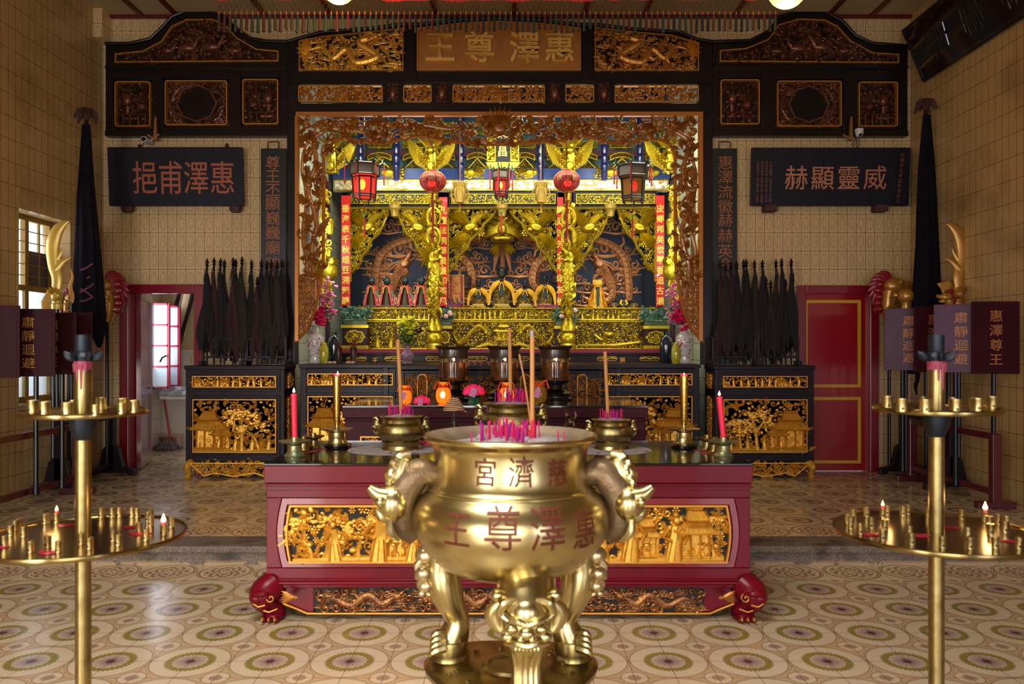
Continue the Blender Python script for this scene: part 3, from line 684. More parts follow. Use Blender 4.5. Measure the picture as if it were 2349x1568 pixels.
for a, b in ((888, 915), (1000, 1028), (1258, 1287), (1372, 1400)):
    carving(t, 'beast_block', prect(a, b, 187, 236), GOLDD, DP - .0, a, .035, 'sldb', DARKG, lambda m, r: m.dome(xx((a + b) / 2, DP), zz(213, DP), .05, .09, 0, .05), 0, .8)

# ---- carved brown portal with its pierced border
DG = 9.17
inner = [(676, 784), (704, 757), (722, 712), (734, 655), (741, 600), (742, 480), (742, 360), (747, 340), (760, 324), (778, 319), (800, 318), (830, 324), (865, 328), (900, 324), (935, 315), (962, 312), (990, 316), (1020, 323), (1070, 327), (1146, 330)]
inner = inner + [(2291 - a, b) for a, b in inner[::-1][1:]]
t = thing('carved_portal', 'brown carved wooden portal of grapevines and birds framing the shrine', 'carved portal', P(1145, 784, DG))
q = MB().frame((0, DG, 0))
q.prism(prect(680, 1611, 258, 267, DG), -.03, .035)
q.prism(prect(678, 686, 267, 782, DG), -.03, .035); q.prism(prect(1602, 1611, 267, 782, DG), -.03, .035)
q.stroke([(xx(a, DG), zz(b, DG)) for a, b in inner], .018, h=.045, w0=-.02)
q.build('border', mat('amber_moulding', (.48, .16, .02), .35, .35), t)
reg = inpoly(pxpoly([(684, 784), (684, 264), (1606, 264), (1606, 784)] + inner[::-1][:], DG))
outline = pxpoly([(682, 262), (1609, 262), (1609, 782)] + inner[::-1] + [(682, 782)], DG); reg = inpoly(outline)
q = MB().frame((0, DG, 0)); rnd = random.Random(5)
def vine(path, r):
    p = [(xx(a, DG) + rnd.uniform(-.015, .015), zz(b, DG) + rnd.uniform(-.015, .015)) for a, b in path]
    k = np.linspace(0, len(p) - 1, len(p) * 6); p = np.array(p)
    p = np.stack([np.interp(k, range(len(p)), p[:, 0]), np.interp(k, range(len(p)), p[:, 1])], 1)
    p[:, 0] += .02 * np.sin(k * 3.1); p[:, 1] += .02 * np.sin(k * 2.3 + 1)
    q.stroke(p, np.linspace(r, r * .5, len(p)), w0=-.01)
for mx in (0, 1):
    M = lambda pts: [((2291 - a) if mx else a, b) for a, b in pts]
    vine(M([(722, 690), (712, 600), (725, 520), (708, 450), (722, 380), (712, 320), (760, 295), (850, 300), (930, 285), (1010, 297), (1080, 290)]), .035)
    vine(M([(700, 640), (695, 560), (705, 480), (694, 400), (700, 330), (730, 280), (820, 278)]), .026)
    vine(M([(850, 300), (900, 310), (960, 298)]), .022); vine(M([(722, 380), (738, 440), (730, 520)]), .022)
    for a, b, s in ((705, 290, .09), (760, 285, .08), (800, 300, .08), (880, 285, .09), (950, 295, .09), (1000, 280, .09), (1080, 300, .09), (705, 350, .08), (725, 420, .09), (705, 470, .08), (722, 540, .09), (700, 600, .08), (720, 640, .09)):
        a = (2291 - a) if mx else a; u, v = xx(a, DG), zz(b, DG)
        q.dome(u, v, s * .55, s * .3, rnd.uniform(.3, 2), s * .7); 
        for w_ in range(5): q.leaf(u, v, s * 1.1, s * .32, rnd.uniform(.5, 2.6), s * .5)
    for a, b in ((727, 330), (700, 410), (731, 470), (705, 520), (725, 590), (790, 285), (850, 312), (920, 300), (1040, 310)):
        a = (2291 - a) if mx else a; u, v = xx(a, DG), zz(b, DG)
        for k in range(16): q.dome(u + rnd.uniform(-.04, .04) * (1 - k / 22), v + .05 - k * .007, .014, h=.03 + rnd.uniform(0, .02), seg=6)
    # solid scrolled foot of each side
    for k in range(9):
        b = 650 + k * 14; lim = np.interp(b, [650, 712, 757, 784], [732, 722, 704, 678]); 
        for a in range(690, int(lim) - 4, 13):
            aa = (2291 - a) if mx else a; q.spiral(xx(aa, DG), zz(b, DG), .05, rnd.uniform(0, 6), rnd.choice((-1, 1)), 1.2, .42)
    q.rel([(xx((2291 - a) if mx else a, DG), zz(b, DG), -.01) for a, b in [(684, 655), (733, 655), (722, 712), (704, 757), (684, 777)]], [(0, 1, 2, 3, 4)])
q.dome(xx(1146, DG), zz(297, DG), .085, .075, 0, .1, 14)
for k in range(9): q.leaf(xx(1146, DG), zz(285, DG), .22, .05, .35 + k * .3, .06)
q.stroke([(xx(1126, DG), zz(283, DG)), (xx(1166, DG), zz(283, DG))], .012, h=.1)
reg0 = reg; reg = lambda u, v: reg0(u, v) and xx(694, DG) < u < xx(1597, DG) and v < zz(276, DG)
fill(q, lambda u, v: reg(u, v) and not (zz(650, DG) > v), pbox(outline), .115, 77, 'lldgbls', 1.28)
fill(q, lambda u, v: reg(u, v) and v > zz(330, DG), pbox(outline), .105, 78, 'lfdbl', 1.4)
q.build('pierced_carving', CARV, t)

# ---- boards with writing
def board(name, label, cat, pts, d, thick, chars, m_ch, tilt=0, group=None, ground=None):
    (a, b, c, e) = pts; u0, u1, v0, v1 = xx(a, d), xx(b, d), zz(e, d), zz(c, d); c0 = ((u0 + u1) / 2, d, v0)
    t = thing(name, label, cat, c0, group)
    Rm = Matrix.Rotation(tilt, 3, 'X'); v_ = Rm @ Vector((0, 0, 1)); w_ = Rm @ Vector((0, -1, 0))
    q = MB().frame(c0, (1, 0, 0), tuple(v_), tuple(w_)); q.prism(rect(u0 - c0[0], u1 - c0[0], 0, v1 - v0), -thick, 0)
    q.build('board', ground or LACQ, t, smooth=0, bev=.006)
    q = MB().frame(c0, (1, 0, 0), tuple(v_), tuple(w_))
    for ch, px, py, s, sx in chars: write(q, ch, xx(px, d) - c0[0], zz(py, d) - v0, s, .006, sx, .004)
    if chars: q.build('characters', m_ch, t)
    return t
NIGHT = mat('blue_black_board', srgb(22, 21, 33), .5, col2=srgb(28, 27, 41), ns=3, spec=.25)
DIMG = mat('dull_copper_gilding', (.32, .11, .045), .5, .3)
RUST = mat('rusty_bracket', srgb(70, 34, 28), .7)
t = board('name_board', 'blue-black sign board with four seal-script characters above the open doorway', 'sign board', (250, 559, 339, 472), 9.16, .04, [(c, x, 408, .40, .74) for c, x in zip('挹甫澤惠', (335, 394, 452, 512))], mat('rust_lettering', (.36, .09, .045), .5, .2), radians(4), ground=NIGHT)
def bracket(par, px, py, d, w):
    q = MB(); x, y, z = P(px, py, d); q.lathe([(.001, -.05), (.05, -.045), (w, -.015), (w, .03)], (x, y + .04, z), 14, 1, .6); q.build('bracket', RUST, par)
bracket(t, 289, 477, 9.18, .075); bracket(t, 538, 477, 9.18, .075)
q = MB(); 
for px, py in ((320, 336), (520, 334)): q.ell(P(px, py, 9.26), (.022, .02, .03), 8, 5)
q.build('hook', RUST, t)
t = board('name_board', 'blue-black sign board with brush characters and small inscriptions above the closed red door', 'sign board', (1722, 2085, 340, 472), 9.16, .04,
          [(c, x, 408, .29, .95) for c, x in zip('赫顯靈威', (1825, 1885, 1945, 2005))], mat('copper_lettering', (.55, .22, .12), .42, .5), radians(4), ground=NIGHT)
for px in (1766, 2019):
    q = MB(); x, y, z = P(px, 478, 9.2); q.box(x - .07, x + .07, y - .06, y + .09, z - .04, z + .04); q.build('bracket', RUST, t, smooth=0, bev=.01)
q = MB().frame((0, 9.155 + .07 * zz(472, 9.16), 0), (1, 0, 0), (0, -.07, 1), (0, -1, -.07)); rnd = random.Random(2); sm = '弟子敬立吉日福建廟記年月信士合眾'
for i in range(4):
    for j in range(13): write(q, rnd.choice(sm), xx(1740 + i * 10, 9.1), zz(372 + j * 6.6 + (j // 5) * 4, 9.1) , .032, .0035, 1, .02)
q.build('inscription', mat('faded_lettering', (.16, .06, .04), .5), t)
q = MB().frame((0, 9.155, 0), (1, 0, 0), (0, -.07, 1), (0, -1, -.07))
q.O = np.array((0, 9.155 + .07 * zz(472, 9.16), 0))
for j, ch in enumerate('光緒辛丑年孟冬吉旦立'): write(q, ch, xx(2066 - j * .8, 9.16), zz(358 + j * 11.5, 9.16), .05, .004, 1, .02)
q.build('date_line', mat('faded_lettering', (.16, .06, .04), .5), t)
def vboard(label, a, b, chars, ys, px):
    t = board('couplet_board', label, 'couplet board', (a, b, 340, 834), 9.2, .045, [(c, px, y, .17, 1.05) for c, y in zip(chars, ys)], DIMG, 0, 'tall couplet boards', mat('greenish_black_board', srgb(20, 22, 22), .4))
    q = MB(); x0, x1 = xx((a + b) / 2 - 13, 9.22), xx((a + b) / 2 + 13, 9.22); z0, z1 = zz(340, 9.22), zz(326, 9.22)
    q.tube([(x0, 9.22, z0 - .01), (x0, 9.22, z1), ((x0 + x1) / 2, 9.22, z1 + .008), (x1, 9.22, z1), (x1, 9.22, z0 - .01)], .007, 6); q.build('hanger', RUST, t)
    return t
vboard('tall black couplet board between the portal and the open doorway', 598, 656, '尊王丕顯巍巍廟貌崇', [373, 404, 435, 466, 500, 533, 568, 605, 640], 626)
vboard('tall black couplet board between the portal and the closed red door', 1633, 1691, '惠澤流徽赫赫英今時社', [373, 406, 440, 473, 504, 540, 575, 606, 642, 675], 1664)
# the black plaque leaning out from the right wall
t = thing('wall_plaque', 'large black plaque hung high on the side wall beside the dark-carved screen', 'plaque', (4.6, 7.9, 4.54))
ax = dict(u=(0, -1, 0), v=(-.38, 0, .925), w=(-.925, 0, -.38))
q = MB().frame((4.60, 0, 4.54), **ax); q.prism(rect(-8.92, -6.4, 0, .64), -.04, 0); q.build('board', mat('black_gloss_board', srgb(15, 13, 18), .14, coat=.5), t, smooth=0, bev=.01)
q = MB().frame((4.60, 0, 4.54), **ax); q.border(rect(-8.90, -6.42, .02, .62), .03, 0, .012); q.build('rim', mat('black_gloss_relief', srgb(28, 26, 32), .12, coat=.6), t)
rnd = random.Random(4)
for k in range(4):
    q = MB().frame((4.60, 0, 4.54), **ax)
    q.stroke([(-8.6 + k * .62, .3), (-8.2 + k * .62, .32)], .018, h=.012)
    for j in range(7): u, v = -8.4 + k * .62, .31; q.stroke([(u - .16 + j * .05, v - .12 - .05 * (j % 2)), (u - .15 + j * .05 + rnd.uniform(-.04, .04), v + .12)], .014, h=.012)
    q.build('raised_stroke', mat('black_gloss_relief', srgb(28, 26, 32), .12, coat=.6), t)
# ---- cameras, wedges, globes, valance
WP = mat('white_plastic', srgb(196, 196, 200), .4); DK = mat('black_plastic', srgb(14, 14, 18), .3)
t = thing('security_camera', 'small white bracket camera under the carved screen above the open doorway', 'camera', P(333, 325, 9.2))
q = MB(); x, y, z = P(335, 322, 9.12); q.tube([(x, y + .12, z + .01), (x, y - .06, z)], .034, 14); q.tube([(x + .02, y + .05, z), (x + .12, y + .02, z + .06), (x + .12, y + .08, z + .1)], .007, 6); q.build('housing', WP, t)
q = MB(); q.tube([(x, y - .058, z), (x, y - .066, z)], .026, 14); q.build('lens', DK, t)
q = MB(); q.tube([P(330, 328, 9.28), P(320, 340, 9.285), P(300, 343, 9.29)], .004, 5); q.build('cable', DK, t)
t = thing('dome_camera', 'small white dome camera under the dark-carved screen above the closed red door', 'camera', P(1971, 308, 9.2))
q = MB(); x, y, z = P(1971, 300, 9.14); q.lathe([(.001, -.075), (.03, -.065), (.045, -.035), (.05, 0), (.05, .02)], (x, y, z), 18); q.build('housing', WP, t)
q = MB(); q.ell((x, y - .025, z - .05), (.022, .022, .022), 10, 6); q.build('lens', DK, t)
q = MB(); 
for k in (-1, 1, 2.4): q.tube([(x + k * .012, y + .06, z - .07), (x + k * .02, y + .13, z - .12), (x + k * .016 + .02, 9.285, z - .17)], .004, 5)
q.build('cable', DK, t)
for lab, px in (('thin wooden wedge standing on the lower rail of the screen above the open doorway', 357), ('thin wooden wedge standing on the lower rail of the dark-carved screen', 1952)):
    q = MB().frame((0, 9.14, 0)); q.prism(pp([(px - 5, 322), (px + 4, 322), (px + 2, 268), (px - 1, 268)], 9.14), -.02, .015); q.prism(pp([(px - 18, 312), (px - 18, 307), (px, 318), (px, 322)], 9.14), -.01, .01)
    tag(q.build('wooden_wedge', mat('ochre_wood', (.22, .10, .02), .5), smooth=0), lab, 'wedge')
GLOBE = mat('lit_globe', (1, .85, .5), .4, emis=(1, .62, .16), es=1.6)
for lab, px, py, d, r in (('round yellow lamp globe at the ceiling nearer the open doorway', 776, -32, 6.6, .145), ('round yellow lamp globe at the ceiling nearer the black wall plaque', 1806, -26, 6.2, .15)):
    x, y, z = P(px, py, d); t = thing('pendant_globe', lab, 'lamp', (x, y, z), 'pendant globes')
    q = MB(); q.ell((x, y, z), (r, r, r), 24, 14); q.build('globe', GLOBE, t)
    q = MB(); q.tube([(x, y, z + r * .9), (x, y, ZC)], .012, 6); q.lathe([(.05, .92 * r), (.04, r * 1.25)], (x, y, z), 12); q.build('stem', DK, t)
    l = bpy.data.lights.new('globe_light', 'POINT'); l.energy = 24; l.color = (1, .62, .2); l.shadow_soft_size = r
    lo = bpy.data.objects.new('globe_light', l); COL.objects.link(lo); lo.location = (x, y, z - r - .02); 
D7 = 7.0
t = thing('hanging_valance', 'red cloth valance with net and tassel fringe hanging before the screens', 'valance', P(1140, 20, D7))
q = MB(); n = 80
def strip(q, y0f, y1f, d, amp=.012):
    V = []
    for i in range(n + 1):
        x = xx(500 + 1235 * i / n, d); o = amp * sin(i * 1.3)
        V += [(x, d + o, y0f(i / n)), (x, d - o, y1f(i / n))]
    q.add(V, [(2 * i, 2 * i + 2, 2 * i + 3, 2 * i + 1) for i in range(n)])
sag = lambda k: .03 * abs(sin(k * pi * 9))
strip(q, lambda k: zz(2, D7) + .015 * abs(sin(k * pi * 9)) - (.01 if .3 < k < .75 else 0), lambda k: zz(-160, D7), D7); q.build('cloth', mat('red_satin', srgb(214, 50, 34), .45, col2=srgb(160, 20, 20), ns=30), t)
q = MB()
for i in range(0, 104): q.tube([P(500 + i * 12.35, 2, D7), P(500 + i * 12.35 + 6, 14, D7 + .003), P(500 + i * 12.35, 26, D7)], .0022, 4); q.tube([P(500 + i * 12.35 + 12.3, 2, D7), P(500 + i * 12.35 + 6.3, 14, D7 + .003), P(500 + i * 12.35 + 12.3, 26, D7)], .0022, 4)
q.build('net', mat('dark_net', srgb(60, 40, 24), .8), t)
tm = [mat('tassel_' + c, v, .7) for c, v in (('green', srgb(26, 46, 40)), ('red', srgb(64, 16, 22)), ('black', srgb(18, 18, 24)), ('brown', srgb(58, 40, 26)))]
ORG = mat('orange_bead', srgb(190, 92, 40), .5); rnd = random.Random(9); protos = {}
for i in range(100):
    x, y, z = P(502 + i * 12.9, 26, D7); k = rnd.randrange(4); L = rnd.uniform(40, 50) / F * D7
    q = MB(); q.mi = 0; q.tube([(x, y, z - .03), (x, y, z - .055)], [.009, .013], 6); q.tube([(x, y, z - .05), (x + rnd.uniform(-.004, .004), y, z - L)], [.012, .014], 6)
    q.mi = 1; q.tube([(x, y, z), (x, y, z - .03)], [.004, .007], 6); q.build('tassel', [tm[k], ORG], t)
# ------------------------------------------------------------------ the shrine inside the recess
DA = 11.2                                                   # front of the gilt altar
MX = 2295                                                   # mirror: px -> MX - px
PURP = mat('aubergine_lacquer', srgb(46, 12, 28), .4, spec=.25)
LANG = mat('dull_lantern_gilding', (.40, .26, .05), .4, .5)
INDIGO = mat('indigo_lacquer', srgb(24, 28, 84), .28, coat=.4)
# stepped black plinth under the altar
t = thing('altar_plinth', 'black lacquer plinth with small oval openwork under the gilt altar', 'plinth', P(1160, 834, 10.6))
q = MB(); x0, x1 = xx(768, 10.6), xx(1556, 10.6); za, zb = 1.385, zz(809, 10.6)
q.box(x0, x1, 10.6, 12.1, ZP, zb); q.box(x0 - .03, x1 + .03, 10.57, 12.1, zb - .035, zb); q.build('body', LACQ, t, smooth=0, bev=.008)
q = MB(); q.box(x0 - .04, x1 + .04, 10.56, 12.1, zb, zz(801, 10.6)); q.build('red_cloth_edge', mat('wine_cloth', srgb(112, 14, 48), .7), t, smooth=0)
for i, px in enumerate((818, 905, 1000, 1095, 1190, 1285, 1393, 1490)):
    u, v = xx(px, 10.6), zz(822, 10.6); pl = rrect(u - .135, u + .135, v - .032, v + .032, .025)
    q = MB().frame((0, 10.598, 0)); q.mi = 1; q.border(pl, .006, 0, .008); q.rel([(a, b, .001) for a, b in pl], [tuple(range(8))]) ; q.m[-1] = 2
    q.mi = 0; q.stroke([(u - .12, v), (u - .05, v + .012), (u, v - .01), (u + .06, v + .012), (u + .12, v)], .008)
    for a in (-.07, 0, .07): flower(q, u + a, v + .004 * (i % 2), .022, 5)
    q.build('openwork', [GOLDS, GEDGE, DARKG], t)
for ch, px in (('王', 860), ('惠', 1428)): q = MB().frame((0, 10.6, 0)); write(q, ch, xx(px, 10.6), zz(826, 10.6), .085, .006); q.build('character', GOLDO, t)

# gilt altar: two tiers of carving
t = thing('gilt_altar', 'gilded carved altar front in two tiers below the statues', 'altar', P(1150, 800, DA))
q = MB(); x0, x1 = xx(800, DA), xx(1512, DA); zt = zz(706, DA); q.box(x0, x1, DA, 12.2, zz(801, 10.6), zt); q.build('body', PURP, t, smooth=0)
fy = zz(801, 10.6)
def tier(name, a, b, top, bot, seed, scene):
    pl = rect(xx(a, DA), xx(b, DA), max(zz(bot, DA), fy + .004), zz(top, DA)); u0, u1, v0, v1 = pbox(pl); h = v1 - v0
    def ex(m, rnd):
        if scene == 0:
            u = u0 + .05
            while u < u1 - .04:
                k = rnd.random()
                if k < .5: figure(m, u, v0 + .015, h * .75, rnd.choice((-1, 1)))
                elif k < .75: beast(m, u, v0 + .015, h * .6, rnd.choice((-1, 1)))
                else: tree(m, u, v0 + .01, h * .9, rnd)
                u += h * .42
        elif scene == 1:
            for k in (.2, .36, .52, .74): figure(m, u0 + k * (u1 - u0), v0 + .02, h * .62, rnd.choice((-1, 1)))
            tree(m, u0 + .1 * (u1 - u0), v0 + .02, h * .8, rnd); tree(m, u0 + .88 * (u1 - u0), v0 + .02, h * .8, rnd); m.dome(u0 + .72 * (u1 - u0), v1 - .06, .04, h=.03)
        elif scene == 2:
            for d in (-1, 1):
                c = (u0 + u1) / 2
                dragon(m, [(c + d * .26, v0 + .25), (c + d * .36, v0 + .32), (c + d * .52, v0 + .16), (c + d * .62, v0 + .08), (c + d * .7, v0 + .22), (c + d * .6, v0 + .33)], .032, rnd, -d)
            house(m, (u0 + u1) / 2, v0 + .12, .24, .24); cloud(m, (u0 + u1) / 2, v0 + .06, .08); figure(m, (u0 + u1) / 2, v0 + .15, .12)
            for d in (-1, 1): m.stroke([((u0 + u1) / 2 + d * .1, v0 + .03), ((u0 + u1) / 2 + d * .22, v0 + .08), ((u0 + u1) / 2 + d * .38, v0 + .03)], [.01, .04, .01], h=.02)
        else:
            beast(m, u0 + .42 * (u1 - u0), v0 + .1, h * .55, -1); beast(m, u0 + .15 * (u1 - u0), v0 + .03, h * .25, 1); m.dome(u0 + .36 * (u1 - u0), v0 + .06, .045, h=.04)
            m.stroke([(u0 + .05, v0 + .05), (u0 + .6, v0 + .05), (u1 - .05, v0 + .12)], [.02, .035, .02])
            for a in (.25, .7, .85): m.stroke([(u0 + a * (u1 - u0), v0 + .2), (u0 + (a + .08) * (u1 - u0), v0 + .12)], .022)
    q = MB().frame((0, DA - .004, 0)); q.mi = 0; ex(q, random.Random(seed)); fill(q, inpoly(pl), pbox(pl), .05 if scene else .04, seed, 'slfdsb', 1.0)
    q.border(pl, .014, 0, .022); q.stroke([(u0, v1 - .012), (u1, v1 - .012)], .012, h=.03)
    for k in range(int((u1 - u0) / .05)): q.stroke([(u0 + .025 + k * .05, v1 - .03), (u0 + .04 + k * .05, v1 - .03)], .006, h=.02)
    q.build(name, GOLDS, t)
for k, (a, b) in enumerate(((801, 985), (1034, 1276), (1316, 1508))):
    tier('upper_frieze', a, b, 706, 734, 200 + k, 0); tier('lower_frieze', a, b, 736, 801, 210 + k, 1 + k)
# pedestals with jade pots
DPD = 10.95
JADE = mat('jade_leaf', srgb(74, 108, 92), .35, col2=srgb(44, 78, 72), ns=20); PINKB = mat('pale_peach_stone', srgb(214, 170, 158), .35); POTG = mat('green_pot', srgb(40, 62, 26), .35, coat=.4)
for i, (a, b, top, lab) in enumerate(((784, 845, 745, 'maroon pedestal with gilt medallion at the far open-door end of the altar'), (1006, 1036, 747, 'maroon pedestal half behind the first dragon column'), (1272, 1324, 747, 'maroon pedestal behind the second dragon column'), (1476, 1533, 747, 'maroon pedestal with gilt medallion at the far red-door end of the altar'))):
    t = thing('pedestal', lab, 'pedestal', P((a + b) / 2, 801, DPD), 'altar pedestals')
    u0, u1, v0, v1 = xx(a, DPD), xx(b, DPD), fy + .003, zz(top, DPD); c, e = (u0 + u1) / 2, (v0 + v1) / 2
    q = MB(); q.box(u0 + .015, u1 - .015, DPD, DPD + .2, v0, v1); q.build('body', PURP, t, smooth=0, bev=.004)
    q = MB(); q.box(u0 - .005, u1 + .005, DPD - .03, DPD + .2, v1 - .04, v1); q.box(u0, u1, DPD - .025, DPD + .2, v0, v0 + .05); q.frame((0, DPD - .025, 0))
    for k in range(int((u1 - u0) / .022)): q.stroke([(u0 + .012 + k * .022, v0 + .01), (u0 + .012 + k * .022, v0 + .04)], .007, h=.008)
    q.frame((0, DPD, 0)); w, h = (u1 - u0) * .36, (v1 - v0) * .27
    ring = [(c + w * (1 + .08 * cos(8 * x)) * cos(x), e + h * (1 + .08 * cos(8 * x)) * sin(x)) for x in np.linspace(0, 2 * pi, 41)[:-1]]
    q.border(ring, .012, 0, .02); flower(q, c, e, .05); fill(q, inpoly(ring), pbox(ring), .035, 300 + i, 'slf', .9); q.build('gilding', GOLDS, t)
    # jade planter
    lab2 = ('jade leaf planter on the pedestal at the far open-door end', 'peach-fruited jade planter beside the first dragon column', 'peach-fruited jade planter beside the second dragon column', 'jade leaf planter on the pedestal at the far red-door end')[i]
    pt = thing('jade_planter', lab2, 'ornament', (c, DPD + .07, v1), 'jade planters')
    ww = min(.17, (u1 - u0) * .45); q = MB(); q.box(c - ww, c + ww, DPD + .01, DPD + .13, v1, v1 + .07); q.box(c - ww - .01, c + ww + .01, DPD, DPD + .14, v1 + .06, v1 + .075); q.build('pot', POTG, pt, smooth=0, bev=.006)
    q = MB(); rnd = random.Random(i); q.mi = 0
    for k in range(60):
        a_ = rnd.uniform(0, 2 * pi); q.frame((c + rnd.uniform(-1, 1) * ww * 1.15, DPD + .07 + rnd.uniform(-.05, .05), v1 + .06 + rnd.uniform(.02, .17)), (cos(a_), 0, sin(a_)), (-sin(a_), 0, cos(a_)), (0, -1, 0)); q.leaf(0, 0, .07, .04, 0, .015); q.leaf(0, 0, .05, .03, 2, .015)
    for k in range(6): q.tube([(c, DPD + .07, v1 + .05), (c + rnd.uniform(-1, 1) * ww, DPD + .07, v1 + .18)], .005, 5)
    q.frame(); q.mi = 1
    for k in range(4 if i in (1, 2) else 0): q.ell((c + rnd.uniform(-1, 1) * ww, DPD + .0, v1 + rnd.uniform(.1, .24)), (.035, .03, .035), 10, 6)
    q.build('leaves', [JADE, PINKB] if i in (1, 2) else JADE, pt)
# dragon columns
for i, px in enumerate((997, 1303)):
    D = 10.75; x = xx(px, D); t = thing('dragon_column', 'gilded column wound by a dragon, %s' % ('nearer the red-robed statues' if i == 0 else 'nearer the statue in orange'), 'column', (x, D, fy), 'dragon columns')
    q = MB(); q.lathe([(.001, 0), (.105, 0), (.105, .06), (.09, .08), (.1, .11), (.105, .16), (.095, .2), (.075, .22), (.1, .25), (.1, .31), (.07, .36), (.055, .42)], (x, D, fy), 24); q.build('base', GOLDS, t)
    H = zz(440, D); q = MB(); q.tube([(x, D, fy + .3), (x, D, H)], .05, 16); q.build('shaft', mat('brown_gilt_shaft', (.16, .07, .015), .4, .5), t)
    q = MB(); n = 110; pts = []; rs = []; d = 1 if i == 0 else -1; rnd = random.Random(i)
    for k in range(n):
        s_ = k / (n - 1); a = -d * (s_ * 2 * pi * 3.1) + .6; rr = .066 + .012 * sin(s_ * 9)
        pts.append((x + rr * cos(a), D + rr * sin(a), fy + .42 + s_ * (H - fy - .6))); rs.append(.010 + .026 * sin(pi * min(1, s_ * 1.1 + .02)) ** .7)
    q.tube(pts, rs, 9)
    def skin(z, a, r): q.frame((x + r * cos(a), D + r * sin(a), 0), (-sin(a), cos(a), 0), (0, 0, 1), (cos(a), sin(a), 0)); return z
    for k in range(1, n - 1, 2):                             # spines along the coil
        a = math.atan2(pts[k][1] - D, pts[k][0] - x); skin(0, a, .066 + rs[k] * .6); q.leaf(0, pts[k][2], .05, .03, rnd.uniform(.6, 2.2), .025); q.dome(.01, pts[k][2] - .01, .014, h=.012, seg=6)
    for k in range(70):                                      # clouds, leaves and little figures between the coils
        a = rnd.uniform(-pi, 0); z = rnd.uniform(fy + .45, H - .1); skin(0, a, .06); (q.leaf(0, z, .1, .05, rnd.uniform(0, 6), .05) if k % 3 else q.spiral(0, z, .035, rnd.uniform(0, 6), 1, 1.2, .35))
    zh = zz(590, D); q.frame((x, D - .075, 0))
    q.dome(-.01 * d, zh - .02, .075, .1, 0, .07, 12); q.dome(.035 * d, zh + .05, .06, .04, .6 * d, .09); q.dome(.075 * d, zh + .085, .032, .03, .5 * d, .1); q.dome(.03 * d, zh - .05, .065, .025, .3, .09); q.dome(0, zh + .03, .018, .016, 0, .12); q.dome(.05 * d, zh + .015, .016, .014, 0, .11)
    for k in range(10): q.leaf(-.035 * d, zh + .01, .17 + .05 * (k % 2), .045, pi * (1 if d > 0 else 0) - d * (k - 3) * .33, .06, .2)
    for b in (.2, .7): q.stroke([(.0, zh + .09), (-.02 * d, zh + .16 + b * .03), (.02 * d, zh + .21 + b * .05)], [.016, .012, .005], w0=.03)
    q.stroke([(.07 * d, zh + .02), (.13 * d, zh - .02), (.11 * d, zh - .12), (.15 * d, zh - .18)], [.008, .008, .007, .003], w0=.03)
    body = [(x - .01 * d, D - .06, zh - .08), (x + .02 * d, D - .075, zh - .2), (x + .0, D - .07, zh - .36), (x + .015 * d, D - .05, zh - .52), (x, D - .04, zh - .68), (x + .01, D - .03, zh - .82)]
    q.frame(); q.tube(body, [.07, .078, .07, .052, .03, .008], 12)
    for k in range(190):                                     # scales
        s_ = rnd.random() ** .8; p = np.array([np.interp(s_ * 5, range(6), [b[j] for b in body]) for j in range(3)]); r_ = np.interp(s_ * 5, range(6), [.07, .078, .07, .052, .03, .008]); a = -pi / 2 + rnd.uniform(-1.3, 1.3)
        q.frame((p[0] + r_ * .97 * cos(a), p[1] + r_ * .97 * sin(a), 0), (-sin(a), cos(a), 0), (0, 0, 1), (cos(a), sin(a), 0)); q.leaf(0, p[2] + .02, .05, .036, -pi / 2, .014)
    for k in range(14): q.frame((x, D - .1, 0)); q.leaf(rnd.uniform(-.05, .05), zh - .1 - k * .05, .1 + .05 * rnd.random(), .035, -pi / 2 + (k % 2 * 2 - 1) * rnd.uniform(.5, 1.3), .03)
    for b in (-.6, -.2, .2, .6): q.leaf(0, zh - .80, .13, .035, pi / 2 + b, .02)
    q.frame()
    for z0 in (zz(500, D), zz(545, D)): q.tube([(x + .085 * cos(a) * d, D - .08, z0 + .12 * sin(a)) for a in np.linspace(-.9, 4.2, 18)], [.018] * 8 + [.026] * 8 + [.016, .006], 9)
    q.frame((x, D - .085, 0)); figure(q, -.0, zz(516, D), .19); figure(q, .0, zz(462, D), .15); figure(q, -.02, zz(566, D), .13)
    q.build('dragon', GOLDS, t)
